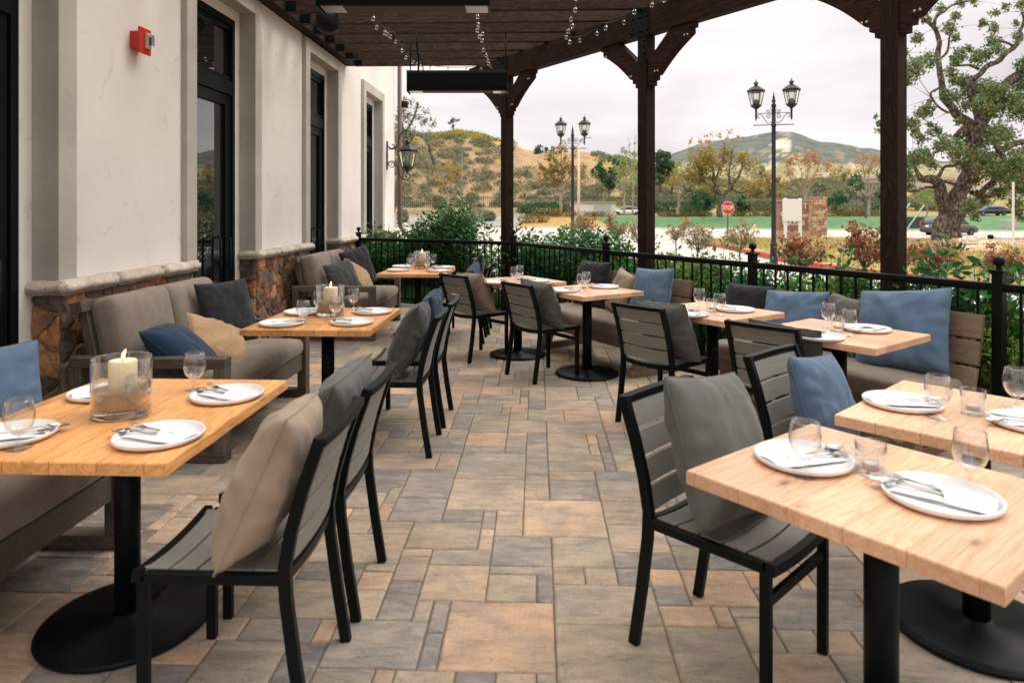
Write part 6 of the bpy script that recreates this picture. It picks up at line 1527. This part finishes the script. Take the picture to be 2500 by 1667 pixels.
# patio heaters
M_alu = mat('aluminium', (.5, .48, .46), .3, 1.0)
def heater(label, px0, px1, Y, ztop):
    a, b = PD(px0, Y), PD(px1, Y); L = (b - a).length; c = (a + b) / 2; t = thing('patio_heater', label, 'heater', (c.x, c.y, ztop), YAW + math.radians(0), 'hanging patio heaters')
    prof_ = [(-.12, 0), (.12, 0), (.13, -.03), (.13, -.20), (.10, -.245), (-.10, -.245), (-.13, -.20), (-.13, -.03)]
    Mx = Matrix(((0, 0, 1, -L / 2), (1, 0, 0, 0), (0, 1, 0, 0), (0, 0, 0, 1)))
    MB().prism(prof_, L, Mx).obj('housing', M_black, t, .004)
    MB().box((0, 0, -.246), (L * .70, .15, .006)).obj('heater_grille', mat('grille_brown', (.05, .035, .028), .7), t)
    for s_ in (-1, 1):
        MB().box((s_ * L * .425, 0, -.247), (L * .13, .16, .008)).obj('reflector', M_alu, t); MB().box((s_ * (L / 2 + .004), 0, -.13), (.008, .27, .27), ch=.003).obj('end_cap', M_black, t)
        MB().tube([(s_ * (L / 2 - .02), 0, 0), (s_ * (L / 2 - .02), 0, 3.70 - ztop)], .008, 6).obj('hanging_rod', M_black, t)
    MB().tube([(-L / 2 + .12, 0, 0), (-L / 2 + .12, 0, .2), (-L / 2 + .10, 0, .35), (-L / 2 + .10, 0, 3.70 - ztop)], .012, 6).tube([(-L / 2 + .18, 0, 0), (-L / 2 + .17, 0, .14), (-L / 2 + .10, 0, .30)], .007, 6).obj('cable', M_black, t)
heater('long black patio heater hanging in front of the sky by the far beam end', 998, 1238, 8.5, 3.19)
heater('long black patio heater cut by the top edge of the picture', 785, 1195, 4.96, 3.19)
# festoon strings
M_bulb = thinglass('bulb_glass', (.96, .93, .88), 1.5); M_cap = mat('bulb_socket', (.02, .02, .02), .5)
bulb_me = MB().lathe([(0, -.085), (.014, -.082), (.024, -.070), (.028, -.055), (.024, -.040), (.014, -.028), (.010, -.022), (.010, -.02)], 14).mesh('bulb', M_bulb)
sock_me = MB().lathe([(0, 0), (.012, 0), (.013, -.022), (.0, -.024)], 10).mesh('socket', M_cap)
fil_me = MB().tube([(0, 0, -.024), (.006, 0, -.04), (-.005, 0, -.055), (.004, 0, -.062)], .0012, 4).mesh('filament', mat('filament', (.5, .42, .3), .4, .6))
def string(label, P, sag, nbul, seed):
    rn = random.Random(seed); P = [Vector(p) for p in P]; o = P[0]; t = thing('string_lights', label, 'string lights', o, 0, 'strings of clear bulbs'); path = []
    for i in range(len(P) - 1):
        for k in range(10):
            q = k / 10; p = P[i].lerp(P[i + 1], q); path.append(p - o - Vector((0, 0, sag * 4 * q * (1 - q))))
    path.append(P[-1] - o); MB().tube(path, .004, 5).obj('cable', M_cap, t)
    for k in range(nbul):
        f_ = (k + .5) / nbul * (len(path) - 1); i = int(f_); p = path[i].lerp(path[i + 1], f_ - i) + Vector((rn.uniform(-.03, .03), 0, rn.uniform(-.02, 0)))
        b = put('bulb', bulb_me, t); b.location = p; b.rotation_euler = (rn.uniform(-.2, .2), rn.uniform(-.2, .2), 0); b.scale = (.82, .82, .82); put('socket', sock_me, b); put('filament', fil_me, b)
zs = 3.665
string('string of bulbs hanging nearest the wall under the rafters', [cw(-1.50, 7.0, zs), cw(-1.45, 8.4, zs), cw(-1.36, 10.2, zs)], .10, 12, 1)
string('string of bulbs in the middle, above the right end of the hanging heater', [cw(-.40, 7.0, zs), cw(-.37, 8.4, zs), cw(-.33, 10.2, zs)], .08, 12, 2)
string('short string of bulbs hanging nearest the timber beam', [cw(.66, 6.7, zs), cw(.64, 8.3, zs - .05)], .05, 6, 3)
string('string of bulbs draped along the timber beam', [cw(.64, 8.3, 3.59), cw(1.02, 7.75, 3.60), cw(1.35, 7.0, 3.64), cw(1.62, 6.4, 3.70)], .07, 9, 4)
string('string of bulbs along the last rafter, seen against the sky', [cw(-1.36, 10.25, 3.66), cw(-.33, 10.25, 3.66)], .05, 4, 5)
# stop sign
ss = thing('stop_sign', 'red octagonal stop sign on a brown post beyond the driveway', 'sign', PD(1777, 40.7, rz_(0, 40.7)), YAW + R(8))
M_sr = mat('sign_red', (.50, .035, .03), .5); M_sw = mat('sign_white', (.75, .74, .74), .5)
oc = [(.378 / math.cos(math.pi / 8) * math.cos(math.pi / 8 + k * math.pi / 4), .378 / math.cos(math.pi / 8) * math.sin(math.pi / 8 + k * math.pi / 4)) for k in range(8)]
zc = HC - rz_(0, 40.7) + .0
Ms = Matrix(((1, 0, 0, 0), (0, 0, -1, 0), (0, 1, 0, zc), (0, 0, 0, 1)))
sp_ = MB().prism(oc, .012, Ms).obj('sign_border', M_sw, ss)
MB().prism([(x * .945, y * .945) for x, y in oc], .004, Matrix.Translation((0, -.0145, 0)) @ Ms).obj('sign_face', M_sr, ss)
lt = put('lettering', text_mesh('STOP', .33, .003, M_sw), ss); lt.matrix_local = Matrix.Translation((0, -.024, zc)) @ Matrix.Rotation(R(90), 4, 'X') @ Matrix.Diagonal((.78, 1.05, 1, 1))
MB().box((0, .03, zc / 2 + .1), (.08, .05, zc + .35)).obj('post', mat('sign_post_brown', (.16, .07, .045), .8), ss)
# monument sign
mo = PD(1933, 38, rz_(0, 38) - .02); ms = thing('monument_sign', 'brown shopping centre sign with raised letters between stone pillar and lamp post', 'sign', mo, YAW)
SX = 38 / 1667
def mpx(px, py): return ((px - 1933) * SX, HC - (py - 508) * SX - mo.z)
x0, z1_ = mpx(1899, 492); x1, z0_ = mpx(1968, 562)
M_sb = mottled('sign_brown', (.20, .11, .075), (.26, .15, .105), 2, .8, .2, .01); M_sl = mat('sign_letters', (.62, .56, .46), .6)
MB().box(((x0 + x1) / 2, 0, (z0_ + z1_) / 2), (x1 - x0, .5, z1_ - z0_), ch=.01).obj('sign_panel', M_sb, ms)
MB().box(((x0 + x1) / 2, 0, z1_ + .035), (x1 - x0 + .2, .6, .07), ch=.01).obj('panel_cap', mat('sign_cap', (.40, .27, .20), .8), ms)
MB().box(((x0 + x1) / 2, .0, z0_ / 2), (x1 - x0 + .25, .7, z0_)).obj('plinth', mottled('sign_plinth', (.36, .21, .16), (.46, .28, .21), 2), ms)
for s_, px, py, sz in (('C', 1912, 504, .46), ('T', 1961, 503, .46), ('G', 1907, 523, .40), ('er', 1962, 526, .36), ('O', 1913, 545, .42), ('SUSHI', 1938, 545, .38)):
    a, b = mpx(px, py); l = put('lettering', text_mesh(s_, sz, .02, M_sl), ms); l.matrix_local = Matrix.Translation((a, -.265, b)) @ Matrix.Rotation(R(90), 4, 'X')
pr = thing('stone_pillar', 'tall ledgestone pillar at the right side of the brown sign', 'pillar', PD(1991, 38, rz_(0, 38) - .02), YAW)
rn = random.Random(8); W_, H_ = 45 * SX, (592 - 482) * SX
core = MB().box((0, 0, H_ / 2), (W_ - .08, .56, H_ - .05)).obj('core', M_mortar, pr)
st = MB(); tn = []; z = 0
PT2 = [(.52, .37, .27), (.44, .22, .12), (.58, .44, .34), (.36, .20, .13), (.50, .28, .16), (.40, .30, .24), (.60, .47, .38)]
while z < H_ - .06:
    h_ = rn.uniform(.10, .22)
    for face, wd, M_ in ((0, W_, Matrix.Identity(4)), (1, .62, Matrix.Rotation(R(90), 4, 'Z')), (2, .62, Matrix.Rotation(R(-90), 4, 'Z'))):
        x = -wd / 2
        while x < wd / 2 - .02:
            w_ = min(rn.uniform(.14, .42), wd / 2 - x); fwd = -(.56 / 2 if face == 0 else W_ / 2 - .03) - rn.uniform(0, .035)
            b0 = len(st.f); st.box((x + w_ / 2, fwd + .05, z + h_ / 2), (w_ - .012, .14, h_ - .012), M_, ch=.012); c_ = rn.choice(PT2); tn += [(*c_, 1)] * (len(st.f) - b0); x += w_
    z += h_
me = plain_mesh(st, 'ledgestones', M_stone); set_tones(me, tn); put('ledgestones', me, core)
rb = MB(); rough_box(rb, -.3, .3, -.3, .3, 0, .35, .05, 3, .08, .1); o = rb.obj('boulder', mottled('pale_rock', (.50, .40, .33), (.62, .52, .44), 3)); o.location = PD(2017, 37, rz_(0, 37)); tag(o, 'small pale rock at the foot of the stone pillar', 'rock')
# white real-estate sign
wsn = thing('white_sign', 'blank white board on two white posts in front of the brown sign', 'sign', PD(1934, 24.5, 0), YAW); q = 24.5 / 1667; M_wh = mat('white_paint', (.70, .67, .68), .6)
MB().box((0, 0, HC - (513 - 508) * q), (46 * q, .04, 54 * q), ch=.004).obj('board', M_wh, wsn)
for px in (1919, 1955): MB().box(((px - 1934) * q, .045, (HC - (508 - 508) * q) / 2 + .1), (.11, .05, HC + .5), ch=.004).obj('post', M_wh, wsn)
# cars
M_tyre = mat('tyre', (.015, .015, .016), .85); M_rim = mat('rim', (.5, .5, .5), .35, .8); M_cgl = mat('car_glass', (.02, .026, .03), .05, spec=.9); M_tail = mat('tail_light', (.55, .03, .02), .3); M_trimb = mat('car_trim', (.03, .032, .035), .6)
def car(name, label, loc, rz, paint, suv=True):
    "local +x is forwards; origin on the ground under its middle"
    t = thing(name, label, 'car', loc, rz); Lh = 2.27 if suv else 2.35; Wd = .90
    if suv: belt = [(-Lh, .62), (-Lh + .06, .95), (-2.12, 1.02), (-1.2, 1.04), (0, 1.02), (.95, 1.0), (1.25, .98), (1.9, .88), (2.2, .74), (Lh, .55)]; roof = [(-2.16, 1.04), (-1.98, 1.48), (-1.55, 1.62), (-.6, 1.67), (.25, 1.62), (.62, 1.50), (1.22, 1.02)]
    else: belt = [(-Lh, .60), (-Lh + .08, .90), (-1.7, .95), (-1.0, .94), (0, .92), (.8, .90), (1.3, .86), (1.95, .76), (2.25, .66), (Lh, .5)]; roof = [(-1.85, .95), (-1.35, 1.25), (-.7, 1.40), (0, 1.42), (.45, 1.34), (1.15, .92)]
    low = [(-Lh, .42), (-Lh + .08, .25), (-1.5, .22), (1.5, .22), (Lh - .06, .25), (Lh, .42)]
    def wx(x, z): e = max(0, abs(x) - 1.7) / .6; return Wd * (1 - .12 * e * e) * (1 - .05 * max(0, z - .7))
    xs_ = [-Lh + 2 * Lh * k / 36 for k in range(37)]; vs = []; fs = []
    for x in xs_:
        zb_, zt_ = lerp_tab(low, x), lerp_tab(belt, x); w_ = wx(x, .6)
        for a, b in ((-.86, zb_), (-1, zb_ + .10), (-1.0, (zb_ + zt_) / 2 + .05), (-.94, zt_ - .03), (-.86, zt_), (0, zt_ + .03), (.86, zt_), (.94, zt_ - .03), (1.0, (zb_ + zt_) / 2 + .05), (1, zb_ + .10), (.86, zb_)): vs.append((x, a * w_, b))
    n_ = 11
    for i in range(36):
        for k in range(n_): fs.append((i * n_ + k, i * n_ + (k + 1) % n_, (i + 1) * n_ + (k + 1) % n_, (i + 1) * n_ + k))
    fs += [tuple(range(n_)), tuple(36 * n_ + k for k in range(n_))[::-1]]
    b_ = MB().add(vs, fs, 0, True); b_.obj('body', paint, t)
    gx = [roof[0][0] + (roof[-1][0] - roof[0][0]) * k / 20 for k in range(21)]
    def gh(mb, zlo, grow):
        vs = []; fs = []
        for x in gx:
            zt_ = lerp_tab(roof, x); zb_ = max(lerp_tab(belt, x) - .02, zlo if zlo and zt_ > zlo else 0)
            zb_ = min(zb_, zt_ - .01); k_ = (zt_ - 1.0) / .62
            for a, z in ((-.84, zb_), (-.84 + .14 * max(0, k_), zt_ - .05), (-.55, zt_ + grow), (.55, zt_ + grow), (.84 - .14 * max(0, k_), zt_ - .05), (.84, zb_)): vs.append((x, a * (1 + grow) if zlo == 0 else a, z))
        for i in range(20):
            for k in range(6): fs.append((i * 6 + k, i * 6 + (k + 1) % 6, i * 6 + 6 + (k + 1) % 6, i * 6 + 6 + k))
        fs += [tuple(range(6)), tuple(120 + k for k in range(6))[::-1]]; mb.add(vs, fs, 0, True); return mb
    gh(MB(), 0, .0).obj('windows', M_cgl, t)
    rf = MB(); xs2 = [x for x in gx if lerp_tab(roof, x) > (1.44 if suv else 1.26)]
    rf.grid(lambda u_, v: (xs2[0] + (xs2[-1] - xs2[0]) * u_, (v - .5) * 1.30, lerp_tab(roof, xs2[0] + (xs2[-1] - xs2[0]) * u_) + .015 - .07 * abs(2 * v - 1) ** 4), 14, 8)
    for s_ in (-1, 1):
        for xp in ((-.95, .1) if suv else (-.3,)): rf.bar([(xp, s_ * .785, .98), (xp - .02, s_ * .70, lerp_tab(roof, xp) - .04)], .07, .02, (1, 0, 0))
        rf.bar([(roof[0][0], s_ * .78, roof[0][1]), (roof[1][0], s_ * .70, roof[1][1] - .03), (roof[2][0], s_ * .66, roof[2][1] - .02)], .12, .05, (0, 1, 0)); rf.bar([(roof[-1][0], s_ * .80, roof[-1][1]), (roof[-2][0], s_ * .70, roof[-2][1])], .05, .05, (0, 1, 0))
    rf.obj('roof', paint, t)
    for x in (-1.35, 1.38):
        for s_ in (-1, 1):
            wh = thing('wheel', None, None); wh.parent = t; wh.location = (x, s_ * .80, .335); Mr = Matrix.Rotation(R(90) * s_, 4, 'X')
            MB().lathe([(.20, -.10), (.31, -.11), (.335, -.08), (.335, .08), (.31, .11), (.20, .10)], 28, M=Mr).obj('tyre', M_tyre, wh)
            rm = MB().lathe([(0, -.085), (.06, -.09), (.07, -.07)], 16, M=Mr).lathe([(.19, -.10), (.215, -.10), (.215, .05), (.19, .05)], 24, M=Mr)
            for k in range(5): rm.box((.12, 0, -.078), (.17, .05, .03), Mr @ Matrix.Rotation(k * 1.2566, 4, 'Z'))
            rm.obj('rim', M_rim, wh); MB().lathe([(0, -.03), (.20, -.03)], 20, M=Mr).obj('brake_disc', M_trimb, wh)
    MB().box((0, 0, .30), (3.2, 1.70, .16)).obj('sill_trim', M_trimb, t)
    MB().box((-Lh - .01, 0, .42), (.10, 1.62, .22), ch=.03).obj('rear_bumper', M_trimb, t)
    for s_ in (-1, 1):
        MB().box((-Lh + .10, s_ * .79, 1.0 if suv else .82), (.16, .17, .42 if suv else .16), ch=.03).obj('tail_light', M_tail, t)
        MB().box((Lh - .14, s_ * .68, .70 if suv else .62), (.16, .30, .14), ch=.03).obj('headlight', M_rim, t)
    MB().box((-Lh - .005, 0, .80), (.03, .34, .16)).obj('licence_plate', M_wh, t)
    return t
car('suv_car', 'grey-brown sport utility car passing behind the oak trunk', PD(2318, 60, -.90), YAW + R(12), mat('bronze_paint', (.10, .088, .080), .3, .5), True)
car('sedan_car', 'dark blue sedan parked on the rise far right', PD(2418, 97, lawn_z(0.7 * 97, 97) + .05), YAW + R(172), mat('navy_paint', (.03, .04, .065), .3, .4), False)
car('sedan_car', 'white car parked beyond the far lawn left of the middle post', PD(1530, 99, terr(16, 99) - .25), YAW + R(176), mat('white_car_paint', (.68, .68, .69), .3), False)
# box light, street light, trash enclosure, fence, transformer
bx = thing('box_light', 'grey parking light with two flat box heads on the hillside', 'street light', PD(1128, 92, terr(-6.7, 92)), YAW); q = 92 / 1667; H_ = HC - (366 - 508) * q - terr(-6.7, 92)
M_gp = mat('grey_pole', (.16, .16, .15), .6); MB().tube([(0, 0, 0), (0, 0, H_)], .09, 8).obj('pole', M_gp, bx)
for s_ in (-1, 1): MB().box((s_ * .85, 0, H_ + .1), (1.05, .8, .42), ch=.05).obj('lamp_head', mat('bronze_box', (.13, .11, .10), .6) if 'bronze_box' not in bpy.data.materials else bpy.data.materials['bronze_box'], bx)
MB().box((0, 0, H_ + .1), (.8, .12, .12)).obj('cross_arm', M_gp, bx); MB().lathe([(.26, 0), (.26, 1.15), (.22, 1.2), (0, 1.2)], 16).obj('concrete_base', M_wh, bx)
sl_ = thing('street_light', 'tall pale concrete street light with a curved arm', 'street light', PD(1413, 80, -.8), YAW); q = 80 / 1667
M_cp = mottled('pale_concrete_pole', (.52, .40, .31), (.60, .48, .38), 2); zt = HC - (345 - 508) * q + .8
MB().tube([(0, 0, 0), (0, 0, zt)], [.20, .11], 12).obj('pole', M_cp, sl_)
MB().tube([(0, 0, zt - .3), (.25, 0, zt + .25), (.8, 0, zt + .42), (1.1, 0, zt + .42)], .045, 8).obj('arm', M_gp, sl_); MB().lathe([(0, -.07), (.16, -.05), (.2, 0), (.1, .05), (0, .06)], 14, (1.3, 0, zt + .42)).obj('lamp_head', M_gp, sl_)
en = thing('trash_enclosure', 'white walled enclosure with grey gates and tan trim behind the lawn', 'enclosure', PD(1447, 97, terr(11.5, 97) - .1), YAW); q = 97 / 1667
w_ = 106 * q; hh = 1.9
MB().box((0, 0, hh / 2), (w_, 3.2, hh), ch=.01).obj('wall', mottled('white_stucco', (.62, .60, .58), (.70, .68, .66), 1), en); MB().box((0, 0, hh + .08), (w_ + .3, 3.5, .24), ch=.02).obj('roof_trim', mat('tan_trim', (.42, .27, .18), .9), en)
for s_ in (-1, 1): MB().box((1.15 + s_ * .62, -1.62, .85), (1.2, .06, 1.65), ch=.01).obj('gate', mat('grey_gate', (.42, .42, .40), .6) if 'grey_gate' not in bpy.data.materials else bpy.data.materials['grey_gate'], en)
fc = thing('iron_fence', 'long dark green fence at the foot of the sandy hill', 'fence', cw(0, 108, terr(0, 108))); M_fg = mat('green_fence_paint', (.02, .055, .05), .6); o = fc.location.copy()
pk = MB(); rs_ = MB(); x = -22.0
while x < 62:
    z = terr(x, 108)
    for k in range(8): pp = cw(x + k * .3125, 108, z) - o; pk.box((pp.x, pp.y, pp.z + .85), (.05, .05, 1.7))
    pa, pb = cw(x, 108, z) - o, cw(x + 2.5, 108, terr(x + 2.5, 108)) - o
    for hh_ in (.2, 1.5, 1.65): rs_.bar([pa + Vector((0, 0, hh_)), pb + Vector((0, 0, hh_))], .05, .05, (0, 1, 0))
    MB().box((pa.x, pa.y, pa.z + .95), (.09, .09, 1.95)).obj('fence_post', M_fg, fc); x += 2.5
pk.obj('pickets', M_fg, fc); rs_.obj('rails', M_fg, fc)
tf = thing('transformer_box', 'dark green utility box beyond the street, left of the brown car', 'utility box', PD(2226, 74, -.75), YAW); MB().box((0, 0, .65), (2.3, 1.3, 1.3), ch=.03).obj('cabinet', mat('utility_green', (.02, .05, .045), .6), tf); MB().box((0, 0, .0), (2.6, 1.6, .12)).obj('pad', M_kw, tf)
ub_ = thing('utility_box', 'beige utility cabinet on the far lawn near the right edge', 'utility box', PD(2467, 73, -.75), YAW); MB().box((0, 0, .5), (1.4, .9, 1.0), ch=.03).obj('cabinet', mat('beige_cabinet', (.42, .40, .34), .7), ub_)
# far buildings
M_fb = mottled('far_wall', (.58, .50, .44), (.66, .58, .52), .3, .9, 0); M_fr = mat('far_roof', (.52, .42, .36), .9)
for nm, px0, px1, py0, py1, Y, lb in (('house', 2027, 2072, 448, 474, 150, 'small white house with a flat pale roof right of the stone pillar'), ('house', 2075, 2150, 430, 468, 158, 'long white house behind the orange tree'), ('commercial_building', 2205, 2390, 432, 500, 140, 'long pale building behind the oak trunk'), ('commercial_building', 2400, 2560, 395, 520, 128, 'tall pale building at the right edge behind the oak')):
    q = Y / 1667; a = PD((px0 + px1) / 2, Y, 0); zb_ = HC - (py1 + 6 - 508) * q - 1.0; t = thing(nm, lb, 'building', (a.x, a.y, zb_), YAW); w_ = (px1 - px0) * q; h_ = (py1 - py0) * q + 1.0
    MB().box((0, 4, h_ / 2), (w_, 8, h_)).obj('wall', M_fb, t); MB().box((0, 4, h_ + .15), (w_ + .8, 8.8, .5)).obj('roof', M_fr, t)
    for k in range(max(2, int(w_ / 3))): MB().box((-w_ / 2 + (k + .5) * w_ / max(2, int(w_ / 3)), -.01, h_ * .5), (.9, .06, h_ * .35)).obj('window', M_dglass, t)
# rocks, pipes, posts in the dirt patch
M_rock = mottled('sandstone', (.50, .31, .19), (.66, .46, .32), 1.6, .9, .8, .04)
def rock(label, px, py, w_, h_, seed, Y):
    mb = MB(); rough_box(mb, -w_ / 2, w_ / 2, -w_ * .3, w_ * .3, -.1, h_, w_ * .045, seed, w_ * .09, h_ * .4); o = mb.obj('boulder', M_rock); x = (px - 1250) * Y / 1667; o.location = cw(x, Y, mound(x, Y)); o.rotation_euler = (0, 0, seed); tag(o, label, 'rock', 'sandstone boulders in the dirt')
rock('largest orange sandstone boulder in the dirt', 2410, 625, 1.25, .36, 1, 21.5); rock('flat sandstone boulder left of the largest one', 2372, 632, 1.0, .24, 2.3, 21); rock('small sandstone boulder in front of the largest one', 2428, 640, .8, .24, 4.1, 20)
rock('pale flat rock behind the pipes', 2370, 598, 1.2, .15, 5.2, 28); rock('pale flat rock by the white post, farthest right', 2430, 598, 1.3, .15, 6.4, 28)
M_pvc = mat('white_pvc', (.72, .68, .66), .4)
pf = thing('pipe_frame', 'white plastic irrigation pipe frame lying on the dirt', 'pipes', PD(2385, 24.5, .2), YAW); MB().tube([(-.5, 0, .05), (.45, 0, .03)], .022, 6).tube([(-.42, 0, .05), (-.44, 0, .26)], .022, 6).tube([(.36, 0, .05), (.34, 0, .28)], .022, 6).tube([(-.6, 0, .2), (-.62, 0, .02)], .02, 6).tube([(-.44, .3, .18), (.34, .3, .18)], .018, 6).obj('pipes', M_pvc, pf)
wp_ = thing('marker_post', 'thin white post standing in the dirt by the right edge', 'post', PD(2474, 23.5, .15), YAW); q = 23.5 / 1667; MB().box((0, 0, 1.1), (.05, .05, 2.3)).obj('post', M_pvc, wp_); MB().box((.12, -.02, .03), (.35, .06, .05)).obj('foot', M_pvc, wp_)
pp2 = thing('drain_pipe', 'black and cream pipe section lying on the dirt near the white post', 'pipe', PD(2445, 26, .25), YAW); MB().tube([(-.35, 0, .15), (.35, 0, .1)], .06, 10).obj('pipe', M_pvc, pp2); MB().tube([(-.48, 0, .155), (-.35, 0, .15)], .09, 10).obj('coupling', M_black, pp2)
for k, (xa, ya, xb, yb, lb) in enumerate(((2257, 500, 2206, 572, 'white bracing pole slanting left of the oak, longer one'), (2222, 496, 2196, 535, 'white bracing pole slanting behind the nearest post'))):
    a, b = PY(xa, ya, 31), PY(xb, yb, 31); o = MB().tube([Vector((0, 0, 0)), a - b], .028, 6).obj('bracing_pole', M_pvc); o.location = b; tag(o, lb, 'pole')
wl_ = MB().tube([(0, 0, 0), (0, 0, .0)], .01, 4)
hy = thing('fire_hydrant', 'small cream fire hydrant on the kerb beyond the driveway', 'hydrant', PD(1842, 66, -.85), 0); MB().lathe([(.14, 0), (.16, .06), (.11, .10), (.11, .55), (.15, .58), (.14, .66), (.08, .76), (.03, .80), (0, .82)], 14).obj('barrel', mat('hydrant_cream', (.62, .48, .33), .6), hy); MB().box((0, 0, .45), (.4, .1, .1), ch=.02).obj('nozzles', bpy.data.materials['hydrant_cream'], hy)
bpy.context.view_layer.update()
